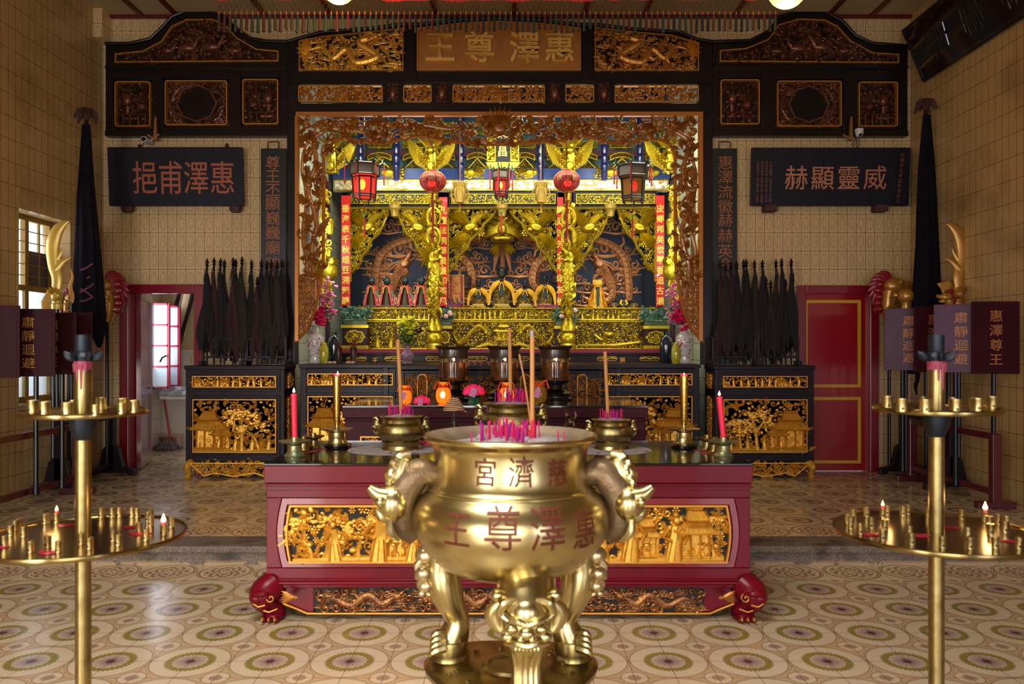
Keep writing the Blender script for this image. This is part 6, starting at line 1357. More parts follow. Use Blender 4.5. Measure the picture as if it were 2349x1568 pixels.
for i, (px, lab) in enumerate(((1040, 'large glass oil lamp in front of the first dragon column'), (1157, 'large glass oil lamp at the middle of the oil lamp table'), (1273, 'large glass oil lamp in front of the second dragon column'))):
    D = 7.75; x = xx(px, D); y = D; z = zt2b; r = 33 / F * D; t = thing('oil_lamp', lab, 'oil lamp', (x, y, z), 'large glass oil lamps')
    q = MB(); q.lathe([(r * 1.18, 0), (r * 1.2, .02), (r * 1.1, .035), (r * 1.1, .06), (r * 1.15, .07), (r * .95, .09), (r * .55, .11), (r * .5, .15), (r * .9, .17), (r * .95, .195)], (x, y, z), 32); q.build('stand', OLW, t)
    zo = z + .195; h1, h2, h3 = .175, .21, .295
    q = MB(); q.lathe([(.001, .0), (r * .93, .005), (r * .96, .03), (r * .96, h1), (.001, h1)], (x, y, zo), 36); q.build('oil', AMBG, t)
    q = MB(); q.lathe([(r * .99, -.002), (r, .03), (r, h2), (r * 1.03, h2 + .03), (r * 1.0, h2 + .03), (r * .975, h2), (r * .975, .03)], (x, y, zo), 36); q.build('jar', CLG, t)
    q = MB(); q.lathe([(r * 1.02, h2 + .005), (r * 1.05, h2 + .03), (r * 1.04, h3), (r * 1.22, h3 + .03), (r * 1.2, h3 + .04), (r * .98, h3 - .01), (r * .98, h2 + .005)], (x, y, zo), 40, cap=False, wav=lambda k, a: .035 * cos(14 * a) if k in (3, 4) else 0); q.build('petal_rim', ROSE, t)
    q = MB(); q.lathe([(.05, h1 + .001), (.055, h1 + .01), (.03, h1 + .014), (.006, h1 + .02), (.001, h1 + .03)], (x, y - .06, zo), 14); q.build('float', OLW, t)
    flame(t, x + .01, y - .06, zo + h1 + .018, .017, FLW, 1.2)
OGL = mat('orange_lamp_glass', (.9, .30, .02), .2, trans=.35, emis=(1, .22, .01), es=.55); TAG = mat('pink_tag', srgb(214, 130, 180), .7); RIB = mat('orange_ribbon', srgb(222, 66, 14), .6); CLO2 = mat('lotus_pink', (.86, .02, .12), .35, emis=(1, .01, .1), es=.28); LOTG = mat('lotus_green', srgb(10, 96, 66), .35); POTY = mat('ochre_lamp_glass', srgb(150, 104, 12), .25, coat=.4)
def vase_lamp(lab, px, D, s, m, lit, tg=None):
    x, y, z = xx(px, D), D, zt2b; t = thing('vase_lamp', lab, 'lamp', (x, y, z), 'small glass lamps')
    q = MB(); q.lathe([(.03 * s, 0), (.05 * s, .015 * s), (.062 * s, .06 * s), (.055 * s, .11 * s), (.038 * s, .135 * s), (.036 * s, .15 * s), (.044 * s, .175 * s), (.038 * s, .175 * s), (.03 * s, .14 * s)], (x, y, z), 20, wav=lambda k, a: .03 * cos(10 * a) if 0 < k < 4 else 0); q.build('glass', m, t)
    q = MB(); q.lathe([(.04 * s, .13 * s), (.045 * s, .14 * s), (.04 * s, .152 * s)], (x, y, z), 16)
    for k in (-1, 1): q.tube([(x, y - .04 * s, z + .14 * s), (x + k * .05 * s, y - .05 * s, z + .18 * s), (x + k * .07 * s, y - .05 * s, z + .12 * s)], .008 * s, 5, flat=.4)
    q.build('ribbon', RIB, t)
    if lit: q = MB(); q.ell((x, y - .055 * s, z + .075 * s), (.022 * s, .012 * s, .028 * s), 10, 6); q.build('glow', FLM, t)
    if tg: q = MB(); q.box(x + tg - .025, x + tg + .025, y - .075 * s, y - .073 * s, z + .05 * s, z + .12 * s, Matrix.Rotation(.25, 3, 'Y')); q.build('paper_tag', TAG, t, smooth=0)
vase_lamp('small vase lamp with pink tag and orange ribbon at the end of the row', 930, 7.2, .95, OGL, False, -.012)
vase_lamp('glowing orange vase lamp with ribbon in front of the first oil lamp', 1017, 7.25, 1.12, OGL, True)
vase_lamp('glowing red vase lamp with ribbon in front of the middle oil lamp', 1162, 7.25, 1.1, OGL, True)
vase_lamp('ochre pot lamp with orange ribbon and tag in front of the third oil lamp', 1237, 7.25, 1.2, POTY, False, -.02)
def lotus(lab, px, D, s, base, tg):
    x, y, z = xx(px, D), D, zt2b; t = thing('lotus_lamp', lab, 'lamp', (x, y, z), 'pink lotus lamps'); zo = z
    if base: q = MB(); q.lathe([(.055 * s, 0), (.06 * s, .015 * s), (.045 * s, .05 * s), (.05 * s, .065 * s), (.095 * s, .085 * s), (.08 * s, .095 * s)], (x, y, z), 18, wav=lambda k, a: .06 * cos(9 * a)); q.build('base', LOTG, t); zo = z + .085 * s
    else: q = MB(); q.lathe([(.06 * s, 0), (.07 * s, .012 * s), (.05 * s, .02 * s)], (x, y, z), 16); q.build('base', LOTG, t); zo = z + .012 * s
    q = MB()
    for ring, (n, rr, hh) in enumerate(((10, .085, .075), (8, .06, .09), (6, .03, .1))):
        for k in range(n): a = 2 * pi * (k + .5 * ring) / n; q.ell((x + rr * s * cos(a), y + rr * s * sin(a), zo + hh * s * .5), (.033 * s, .016 * s, hh * s * .55), 8, 6, Matrix.Rotation(a + pi / 2, 3, 'Z') @ Matrix.Rotation(-.25, 3, 'X'))
    q.build('petals', CLO2, t)
    q = MB(); q.box(x + tg - .03 * s, x + tg + .03 * s, y - .125 * s, y - .123 * s, zo - .01, zo + .075 * s, Matrix.Rotation(.35 if base else .05, 3, 'Y')); q.build('paper_tag', TAG, t, smooth=0)
lotus('pink lotus lamp on a green foot between two oil lamps', 1087, 7.2, .96, True, 0)
lotus('low pink lotus lamp with a hanging tag beside the end vase lamp', 968, 7.15, .72, False, -.005)

# ------------------------------------------------------------------ the red altar table
d0, d1 = 4.6, 5.73; X0, X1 = xx(605, d0), xx(1727, d0); ZT = .908
t = thing('red_altar_table', 'long red lacquer altar table with gilt carved front behind the great burner', 'table', ((X0 + X1) / 2, 5.15, 0))
q = MB(); q.box(X0 - .002, X1 + .002, d0 - .004, d1, ZT - .014, ZT); q.build('glass_top', BGL, t, smooth=0, bev=.003)
q = MB(); q.box(X0, X1, d0, d1, ZT - .115, ZT - .014); q.box(X0 + .012, X1 - .012, d0 + .012, d1 - .012, ZT - .16, ZT - .115); q.box(X0 + .004, X1 - .004, d0 + .004, d1 - .004, ZT - .135, ZT - .12)
bz0, bz1 = .205, ZT - .155; q.box(X0 + .012, X1 - .012, d0 + .03, d1 - .03, bz0, bz1)
q.frame((0, d0 + .012, 0))                                  # front frame round the sunk panel
pa, pb, pc, pe = xx(645, d0), xx(1686, d0), zz(1303, d0), zz(1142, d0)
bulge = lambda s, n=8: [(s * .055 * sin(k * pi / n), k / n) for k in range(n + 1)]
oval = lambda u0, u1, v0, v1, bg: [(u0, v0), (u1, v0)] + [(u1 + bg * sin(k * pi / 8), v0 + (v1 - v0) * k / 8) for k in range(1, 8)] + [(u1, v1), (u0, v1)] + [(u0 - bg * sin(k * pi / 8), v1 - (v1 - v0) * k / 8) for k in range(1, 8)]
q.prism(rect(X0 + .012, X1 - .012, pe, bz1), -.03, 0); q.prism(rect(X0 + .012, X1 - .012, bz0, pc), -.03, 0)
lft = [(X0 + .012, pc), (pa, pc)] + [(pa - .03 * sin(k * pi / 8), pc + (pe - pc) * k / 8) for k in range(1, 8)] + [(pa, pe), (X0 + .012, pe)]; q.prism(lft, -.03, 0)
rgt = [(X1 - .012, pc), (X1 - .012, pe), (pb, pe)] + [(pb + .03 * sin(k * pi / 8), pe + (pc - pe) * k / 8) for k in range(1, 8)] + [(pb, pc)]; q.prism(rgt, -.03, 0)
for z, h, o in ((.235, .012, .004), (.22, .018, -.006), (.198, .02, .01)): q.box(X0 + .004 + o - .01, X1 - .004 - o + .01, d0 + o - .01, d1 - .01, z - h / 2, z + h / 2)
q.build('body', REDL, t, bev=.004)
q = MB().frame((0, d0 + .014, 0)); q.border(oval(pa + .004, pb - .004, pc + .004, pe - .004, .03), .034, -.012, .004); q.build('panel_moulding', mat('bright_red_lacquer', srgb(132, 14, 18), .25, coat=.4), t)
ga, gb, gc, ge = xx(664, d0), xx(1668, d0), zz(1291, d0), zz(1158, d0); pl = oval(ga, gb, gc, ge, .022); hh = ge - gc
def ex(m, rnd):
    for px, h in ((770, .26), (868, .33), (945, .25), (1445, .32), (1545, .29), (1385, .22)): figure(m, xx(px, d0), gc + .01, h, rnd.choice((-1, 1)))
    house(m, xx(1596, d0), gc + .02, .19, .3); house(m, xx(1483, d0), gc + .03, .13, .24); house(m, xx(918, d0), gc + .02, .16, .2)
    for px, l in ((712, 0), (748, .2), (820, 0), (905, .2), (1420, -.2), (1510, .2), (1640, -.3)): tree(m, xx(px, d0), gc + .02, .31, rnd, l)
    for k in range(12): cloud(m, xx(1652, d0), gc + .02 + k * .027, .016, -1)
    for px in (1000, 1080, 1180, 1270, 1330): figure(m, xx(px, d0), gc + .01, .26); 
    for k in range(16): m.leaf(xx(676 + (k % 2) * 8, d0), gc + .02 + k * .019, .07, .025, rnd.uniform(-.6, .6), .02)
    m.stroke([(ga + .02, gc + .012), (ga + .5, gc + .02), (gb - .5, gc + .01), (gb - .02, gc + .02)], [.015, .025, .02, .025], h=.03)
carving(t, 'front_carving', pl, GOLD, d0 + .022, 990, .05, 'ldlfs', DARKG, ex, 0, 1.0, GEDGE, .011)
# apron and lion feet
q = MB().frame((0, d0 + .03, 0)); aa, ab, ac, ae = xx(716, d0), xx(1618, d0), zz(1408, d0), zz(1350, d0)
pl = [(aa + .03, ac), (ab - .03, ac), (ab + .02, ac + .04), (ab, (ac + ae) / 2), (ab + .01, ae), (aa - .01, ae), (aa, (ac + ae) / 2), (aa - .02, ac + .04)]
q.border([(aa - .02, ac - .006), (ab + .02, ac - .006), (ab + .1, ae + .0), (aa - .1, ae + .0)], -.0, -.02, .0)
for s_, xe, xi in ((-1, X0, aa), (1, X1, ab)): q.prism(ccw([(xe, ae), (xi, ae), (xi, ac), (xi + s_ * .03, ac - .004), (xi + s_ * .10, ac + .03), (xi + s_ * .17, ac + .06), (xe, ac + .06)]), -.05, 0)
q.build('apron_frame', REDL, t)
DRAG = mat('plum_and_gilt_carving', (.42, .19, .05), .36, .55, col2=(.16, .05, .035), ns=16)
def ex(m, rnd):
    for k in range(4):
        c = aa + (ab - aa) * (.14 + .24 * k); s_ = 1 if k < 2 else -1; vm = (ac + ae) / 2
        dragon(m, [(c + s_ * .16, vm + .02), (c + s_ * .08, vm - .02), (c, vm + .03), (c - s_ * .1, vm - .03), (c - s_ * .2, vm + .01), (c - s_ * .26, vm - .02)], .022, rnd, s_)
    for k in range(14): cloud(m, aa + (ab - aa) * (k + .5) / 14, ac + (.025 if k % 2 else .11), .024, 1 if k % 2 else -1)
carving(t, 'apron_carving', pl, DRAG, d0 + .03, 991, .045, 'cs', DARKG, ex, 0, 1.05, None)
q = MB().frame((0, d0 + .02, 0)); q.stroke([(aa - .17, ac + .055), (aa - .10, ac + .028), (aa - .03, ac - .002), (ab + .03, ac - .002), (ab + .10, ac + .028), (ab + .17, ac + .055)], .006, h=.012); q.build('gilt_line', GEDGE, t)
for s_, xe in ((-1, X0), (1, X1)):
    for back in (0, 1):
        y = d0 + .02 if not back else d1 - .04; cx = xe - s_ * .05
        q = MB(); q.ct([(cx, y + .03, .2), (cx + s_ * .05, y - .02, .15), (cx + s_ * .03, y, .09), (cx - s_ * .01, y + .03, .05), (cx - s_ * .01, y + .02, .02)], [.085, .085, .062, .048, .055], 12); q.ell((cx - s_ * .0, y - .005, .026), (.065, .06, .026), 12, 6)
        q.ell((cx + s_ * .075, y - .07, .145), (.042, .04, .035), 10, 7); q.ell((cx + s_ * .05, y - .07, .175), (.06, .05, .025), 10, 6)
        for k in (-1, 0, 1): q.ell((cx + k * .035, y - .055, .018), (.018, .028, .018), 8, 5)
        q.build('leg', REDL, t)
        if back: continue
        q = MB().frame((cx, y - .088, 0)); 
        for k in range(5): q.leaf(-s_ * .07, .12 + k * .018, .1, .022, (pi if s_ > 0 else 0) + (k - 2) * .25 * s_, .012)
        q.spiral(s_ * .06, .16, .025, 0, 1, 1.2, .25); q.spiral(-s_ * .01, .15, .03, 2, 1, 1.2, .2); q.stroke([(s_ * .02, .11), (s_ * .06, .1), (s_ * .09, .12)], .006); q.stroke([(-s_ * .05, .09), (0, .07), (s_ * .03, .08)], .005)
        for k in (-1, 0, 1): q.dome(k * .035, .03, .008, .012, 0, .02)
        q.build('leg_gilding', GOLDO, t)

# ------------------------------------------------------------------ things on the red table
ASH = mat('incense_ash', srgb(158, 150, 156), .95, col2=srgb(122, 114, 120), ns=60, bs=.5, bscale=180)
MGS = [mat('magenta_stick', srgb(196, 10, 110), .7), mat('pink_red_stick', srgb(206, 26, 66), .7), mat('violet_stick', srgb(160, 14, 130), .7)]
TAN = mat('joss_tan', srgb(190, 132, 74), .8)
def stubs(cx, cy, z, r, n, L, where, seed, ry=.8):
    rnd = random.Random(seed); P_ = []
    for k in range(3):
        q = MB(); q.tube([(0, 0, -.015), (0, 0, L)], .0032 * (r / .1) ** .25, 6); o = q.build('incense_stub', MGS[k], loc=(0, 0, 0)); tag(o, 'burnt magenta incense stub standing in the ash of %s' % where, 'incense stick', 'incense stubs in %s' % where); P_.append(o)
    for i in range(n):
        while True:
            u, v = rnd.uniform(-1, 1), rnd.uniform(-1, 1)
            if u * u + v * v < 1: break
        o = P_[i] if i < 3 else P_[rnd.randrange(3)].copy()
        if i >= 3: COL.objects.link(o)
        k = rnd.uniform(.55, 1.15); zc = z + .0; o.location = (cx + u * r, cy + v * r * ry, zc); o.scale = (1, 1, k); o.rotation_euler = (rnd.gauss(0, .06), rnd.gauss(0, .06), 0)
def ash_disc(q, cx, cy, z, r, h, seed):
    rnd = random.Random(seed); n = 28; V = [(cx, cy, z + h)]
    for i in range(1, 8):
        for j in range(n): a = 2 * pi * j / n; rr = r * i / 7; V.append((cx + rr * cos(a), cy + rr * sin(a), z + h * (1 - (i / 7) ** 2) + (rnd.uniform(-.004, .006) if i < 7 else 0)))
    q.add(V, [(0, 1 + j, 1 + (j + 1) % n) for j in range(n)] + [(1 + i * n + j, 1 + (i + 1) * n + j, 1 + (i + 1) * n + (j + 1) % n, 1 + i * n + (j + 1) % n) for i in range(6) for j in range(n)])
def small_burner(lab, px, D, s, where, seed, lean=0, n=42):
    x, y, z = xx(px, D), D, ZT; t = thing('incense_burner', lab, 'incense burner', (x, y, z), 'smaller brass burners')
    q = MB(); q.lathe([(.13 * s, 0), (.132 * s, .008 * s), (.12 * s, .03 * s), (.125 * s, .055 * s), (.118 * s, .06 * s), (.15 * s, .09 * s), (.16 * s, .125 * s), (.15 * s, .16 * s), (.125 * s, .178 * s), (.118 * s, .20 * s), (.14 * s, .214 * s), (.145 * s, .22 * s), (.135 * s, .222 * s), (.108 * s, .205 * s), (.10 * s, .17 * s)], (x, y, z), 40); q.build('bowl', BRASSD, t)
    for k in (-1, 1):
        q = MB(); q.ell((x + k * .158 * s, y, z + .165 * s), (.03 * s, .026 * s, .035 * s), 10, 7); q.ell((x + k * .172 * s, y - .01 * s, z + .145 * s), (.022 * s, .02 * s, .02 * s), 8, 6); q.tube([(x + k * .15 * s, y, z + .19 * s), (x + k * .165 * s, y, z + .21 * s), (x + k * .185 * s, y, z + .205 * s)], [.012 * s, .01 * s, .004 * s], 7); q.tube([(x + k * .18 * s, y, z + .14 * s), (x + k * .178 * s, y, z + .11 * s), (x + k * .15 * s, y, z + .10 * s)], .01 * s, 7); q.build('lion_handle', BRASSD, t)
    q = MB(); ash_disc(q, x, y, z + .208 * s, .118 * s, .022 * s, seed); q.build('ash', ASH, t)
    stubs(x, y, z + .225 * s, .085 * s, n, .065 * s, where, seed)
    return x, y, z + .215 * s
bx, by, bz = small_burner('small brass incense burner on the ash ring near the red candle and open doorway', 920, 5.24, 1.0, 'the small burner nearer the open doorway', 3)
cx_, cy_, cz_ = small_burner('small brass incense burner on the ash ring nearer the closed red door', 1402, 5.24, .9, 'the small burner nearer the red door', 4)
rx_, ry_, rz_ = small_burner('middle-sized brass incense burner behind the rim of the great burner', 1172, 5.42, 1.33, 'the middle-sized burner behind', 6, n=56)
def joss(lab, p0, p1, r, grp='tall joss sticks'):
    q = MB(); q.tube([p0, tuple(np.array(p0) * .5 + np.array(p1) * .5), p1], r, 8); o = q.build('joss_stick', TAN); tag(o, lab, 'incense stick', grp); return o
joss('thick tan joss stick standing in the small burner nearer the open doorway', (xx(921, 5.24), 5.24, bz - .01), P(913, 778, 5.24), .0125)
joss('thick tan joss stick standing in the small burner nearer the red door', (xx(1395, 5.24), 5.24, cz_ - .01), P(1388, 806, 5.24), .0115)
joss('thick tan joss stick standing in the middle-sized burner', P(1171, 905, 5.4), P(1169, 752, 5.4), .0125)
for i, (px, w) in enumerate(((905, 105), (1400, 100))):
    q = MB(); D = 5.24; ash_disc(q, xx(px, D) + (.0 if i == 0 else -.02), D - .02, ZT + .001, w / F * D, .003, 20 + i); tag(q.build('ash_ring', ASH), 'round spill of grey ash on the glass top under the small burner nearer the %s' % ('open doorway' if i == 0 else 'red door'), 'ash', kind='stuff')
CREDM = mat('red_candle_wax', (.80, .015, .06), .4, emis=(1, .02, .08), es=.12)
PAT = mat('greened_brass', (.42, .36, .16), .35, .8, col2=(.16, .30, .20), ns=16)
def holder(par, x, y, z, s, m, h=1.0):
    q = MB(); q.lathe([(.075 * s, 0), (.078 * s, .012 * s), (.06 * s, .03 * s), (.055 * s, .04 * s * h), (.05 * s, .085 * s * h), (.056 * s, .09 * s * h), (.05 * s, .095 * s * h), (.115 * s, .115 * s * h), (.12 * s, .124 * s * h), (.11 * s, .122 * s * h), (.03 * s, .108 * s * h), (.028 * s, .15 * s * h), (.02 * s, .15 * s * h)], (x, y, z), 28); q.build('holder', m, par)
for i, (px, tx, tl, lab) in enumerate(((676, 674, 903, 'lit upright red candle in the brass holder at the open-doorway table corner'), (1659, 1650, 910, 'lit red candle leaning in the brass holder at the red-door table corner'))):
    D = 4.88; x, y, z = xx(px, D), D, ZT; t = thing('candlestick', 'greened brass candlestick at the table corner nearer the %s' % ('open doorway' if i == 0 else 'red door'), 'candlestick', (x, y, z), 'corner candlesticks'); holder(t, x, y, z, .80, PAT)
    t = thing('candle', lab, 'candle', (x, y, z + .118), 'red candles'); top = P(tx, tl, D); q = MB(); q.tube([(x, y, z + .121), ((x + top[0]) / 2, y, (z + .118 + top[2]) / 2), top], [.016, .017, .0175], 16); q.build('wax', CREDM, t)
    q = MB(); q.tube([top, (top[0], top[1], top[2] + .012)], .002, 5); q.build('wick', DK, t); flame(t, top[0], top[1], top[2] + .008, .016, FLW, .7)
PINKW = mat('spilt_pink_wax', srgb(150, 50, 66), .5)
for i, (px, lab) in enumerate(((773, 'tall brass candle tube on its broad stand nearer the open doorway'), (1569, 'tall brass candle tube on its broad stand nearer the red door'))):
    D = 5.35; x, y, z = xx(px, D), D, ZT; t = thing('tall_candle_lamp', lab, 'candle lamp', (x, y, z), 'tall brass candle lamps')
    q = MB(); q.lathe([(.085, 0), (.09, .015), (.075, .022)], (x, y, z), 24); q.build('foot_ring', OLW, t)
    q = MB(); q.lathe([(.07, .015), (.075, .03), (.055, .055), (.05, .07), (.046, .10), (.056, .108), (.104, .118), (.108, .126), (.1, .124), (.02, .114), (.012, .135), (.012, .15)], (x, y, z), 28); q.build('stand', BRASS, t)
    top = zz(862, D); q = MB(); q.lathe([(.004, .142), (.018, .148), (.022, .17), (.030, top - z), (.027, top - z), (.02, .18)], (x, y, z), 20); q.build('tube', mat('hammered_brass', (.62, .40, .10), .22, 1, bs=.35, bscale=70), t)
    q = MB(); q.lathe([(.025, top - z - .02), (.025, top - z + .008), (.001, top - z + .01)], (x, y, z), 16); q.build('candle_end', CREDM, t); flame(t, x + (.005 if i == 0 else 0), y, top + .006, .014 if i == 0 else .009, FLW, .5)
for i, (px, D, s_) in enumerate(((697, 5.12, .55), (719, 5.22, .62), (1622, 5.15, .6), (1638, 5.05, .55))):
    x = xx(px, D); t = thing('brass_candle_cup', 'small empty brass candle cup %s on the red table' % ('close behind the upright red candle', 'between upright candle and tall tube', 'between leaning candle and tall tube', 'close behind the leaning red candle')[i], 'candle cup', (x, D, ZT), 'small candle cups'); holder(t, x, D, ZT + .002, s_, BRASSD, 1.15)
    q = MB(); q.lathe([(.001, .0022), (.075, .002), (.08, .0)], (x, D, ZT), 20, 1, .8, wav=lambda k, a: .15 * sin(3 * a)); q.build('spilt_wax', PINKW, t)
# incense coil, small bronze lions
D = 5.2; x, y, z = xx(1041, D), D, ZT; t = thing('incense_coil', 'conical coil of tan incense on a dark figure stand by the great burner', 'incense coil', (x, y, z))
q = MB(); q.lathe([(.045, 0), (.04, .02), (.02, .03), (.018, .08), (.03, .1), (.015, .13), (.02, .17), (.005, .22)], (x, y, z), 14, wav=lambda k, a: .2 * sin(3 * a + k)); q.build('stand', OLW, t)
q = MB(); n = 150; zc0, zc1 = zz(942, D), zz(912, D); q.tube([(x + (.068 * (1 - .62 * (k / n) ** 1.6)) * cos(k * 2 * pi * 7 / n), y + (.068 * (1 - .62 * (k / n) ** 1.6)) * sin(k * 2 * pi * 7 / n), zc0 + (zc1 - zc0) * k / n) for k in range(n)], .0042, 6); q.tube([(x + .068, y, zc0), (x + .085, y - .02, zc0 - .006)], .003, 5); q.build('coil', mat('coil_tan', srgb(176, 136, 96), .85), t)
q = MB(); q.tube([(x, y, z + .2), (x, y, zc1 + .004)], .003, 5); q.build('pin', DK, t)
D = 5.25; x, y, z = xx(1307, D), D, ZT; t = thing('lion_figure', 'small dark bronze lion figure beside the middle-sized burner', 'figurine', (x, y, z)); BZ = mat('dark_bronze', (.12, .06, .025), .35, .8, col2=(.03, .02, .02), ns=30)
q = MB(); q.lathe([(.05, 0), (.05, .05), (.03, .07), (.03, .12), (.05, .13), (.045, .15)], (x, y, z), 16, 1, .8); q.build('plinth', BZ, t)
q = MB(); q.ell((x, y, z + .18), (.03, .035, .035), 10, 7); q.ell((x - .02, y - .02, z + .225), (.024, .026, .024), 10, 7); q.tube([(x - .02, y - .02, z + .24), (x - .03, y - .02, z + .26)], [.012, .004], 6); q.tube([(x + .02, y + .01, z + .18), (x + .04, y, z + .22), (x + .035, y, z + .25)], [.012, .014, .006], 7)
for k in (-1, 1): q.tube([(x + k * .02, y - .02, z + .18), (x + k * .025, y - .04, z + .15)], [.013, .011], 7)
q.build('lion', BZ, t)
for i, (px, D) in enumerate(((803, 5.45), (968, 5.5))):
    q = MB(); q.ell((xx(px, D), D, ZT + .008), (.012 if i == 0 else .035, .012, .008), 8, 5); tag(q.build('wax_scrap', mat('crimson_wax', srgb(170, 14, 50), .5)), ('crimson scrap of wax beside the tall candle lamp stand', 'crimson scrap of wax behind the small burner')[i], 'wax scrap')
# ------------------------------------------------------------------ the great burner
BX, BY, BS = -.004, 2.9, 630.0
bz_ = lambda py: EYE - (py - HY) / BS
t = thing('great_burner', 'great polished brass incense burner on three lion legs in front of the red altar table', 'incense burner', (BX, BY, 0))
prof = [(.0, .752), (.12, .754), (.20, .772), (.26, .80), (.315, .852), (.35, .91), (.361, .955), (.356, 1.0), (.336, 1.04), (.31, 1.066), (.309, 1.074), (.300, 1.078), (.288, 1.095), (.279, 1.13), (.276, 1.17), (.278, 1.205), (.288, 1.226), (.306, 1.240), (.313, 1.246), (.314, 1.256), (.309, 1.262), (.300, 1.263)]
pa_ = np.array(prof); kk = np.linspace(0, len(pa_) - 1, (len(pa_) - 1) * 5 + 1); sm_ = []
for x_ in kk:
    i_ = min(int(x_), len(pa_) - 2); f_ = x_ - i_; a_, b_, c_, e_ = pa_[max(i_ - 1, 0)], pa_[i_], pa_[i_ + 1], pa_[min(i_ + 2, len(pa_) - 1)]
    sm_.append(.5 * (2 * b_ + (c_ - a_) * f_ + (2 * a_ - 5 * b_ + 4 * c_ - e_) * f_ * f_ + (3 * b_ - a_ - 3 * c_ + e_) * f_ ** 3))
q = MB(); q.lathe([(max(0, a_), b_) for a_, b_ in sm_], (BX, BY, 0), 96, cap=False); q.build('body', BRASS, t, smooth=60)
q = MB(); q.lathe([(.300, 1.263), (.285, 1.25), (.268, 1.228), (.262, 1.19), (.26, 1.1), (.001, 1.09)], (BX, BY, 0), 72, cap=False); q.build('dusty_lining', mat('ash_dusted_brass', srgb(150, 132, 110), .55, .35, col2=srgb(120, 104, 84), ns=14), t)
q = MB(); ash_disc(q, BX + .01, BY - .02, 1.222, .262, .022, 40); rnd = random.Random(8)
for k in range(14): q.ell((BX + rnd.uniform(-.1, .13), BY - .06 + rnd.uniform(-.08, .1), 1.242), (rnd.uniform(.03, .06), rnd.uniform(.03, .05), rnd.uniform(.008, .02)), 10, 6)
q.build('ash', ASH, t)
stubs(BX + .0, BY - .05, 1.245, .115, 92, .066, 'the great burner', 44, .9)
for i, (u, v) in enumerate(((-.105, -.1), (.17, -.05), (-.14, -.06), (.19, -.08))):
    o = bpy.data.objects.get('incense_stub').copy(); COL.objects.link(o); o.location = (BX + u, BY + v, 1.238); o.scale = (1, 1, .6); o['label'] = 'burnt magenta incense stub standing apart at the edge of the great burner ash'; o['group'] = 'stray stubs in the great burner'
joss('thickest tan joss stick standing in the great burner', P(1221, 990, 2.82), P(1221, 772, 2.82), .0075, 'sticks in the great burner')
q = MB(); q.ct([P(1219, 985, 2.85), P(1206, 890, 2.85), P(1191, 812, 2.85)], .0026, 6); tag(q.build('joss_stick', TAN), 'thin leaning tan joss stick in the great burner', 'incense stick', 'sticks in the great burner')
q = MB(); q.ct([P(1221, 774, 2.82), P(1220, 757, 2.82)], [.0075, .006], 8); tag(q.build('ash_tip', ASH), 'grey burnt tip on the thickest joss stick', 'ash tip')
# lettering engraved on the bowl
LETR = mat('worn_red_engraving', srgb(100, 46, 28), .5, .3)
pr = np.array(prof)
def wrap_text(name, chars, z, size, thick):
    for ch, px, sz in chars:
        V, Fc = glyph(ch, .003); V = V.copy(); bm = bmesh.new(); vs = [bm.verts.new(v) for v in V]
        for f in Fc:
            try: bm.faces.new([vs[i] for i in f])
            except ValueError: pass
        bmesh.ops.triangulate(bm, faces=bm.faces[:])
        for _ in range(3):
            e = [e for e in bm.edges if (e.verts[0].co - e.verts[1].co).length > .16]
            if e: bmesh.ops.subdivide_edges(bm, edges=e, cuts=1, use_grid_fill=False); bmesh.ops.triangulate(bm, faces=bm.faces[:])
        bm.verts.index_update(); V = np.array([v.co[:] for v in bm.verts]); Fc = [tuple(v.index for v in f.verts) for f in bm.faces]; bm.free()
        rr0 = .352 if sz > .12 else .279
        for _ in range(4): u0 = (px - CX) * dd / F if _ else (px - CX) / BS; dd = BY - max(.05, rr0 ** 2 - (u0 - BX) ** 2) ** .5
        zc = EYE - (z - HY) * dd / F; zv = zc + V[:, 1] * sz; r = np.interp(zv, pr[:, 1], pr[:, 0]); rc = np.interp(zc, pr[1:, 1], pr[1:, 0])
        th = -pi / 2 + math.asin(max(-.98, min(.98, (u0 - BX) / rc))) + V[:, 0] * sz * .86 / rc; rr = r - .004 + V[:, 2] * thick * 1.6
        q = MB(); q.add(np.stack([BX + rr * np.cos(th), BY + rr * np.sin(th), zv], 1), Fc); q.build(name, LETR, t)
wrap_text('character', (('王', 1047, .125), ('尊', 1153, .15), ('澤', 1258, .15), ('惠', 1343, .135)), 1213, 0, .0046)
wrap_text('character', (('宮', 1113, .098), ('濟', 1196, .105), ('慈', 1279, .098)), 1083, 0, .0046)
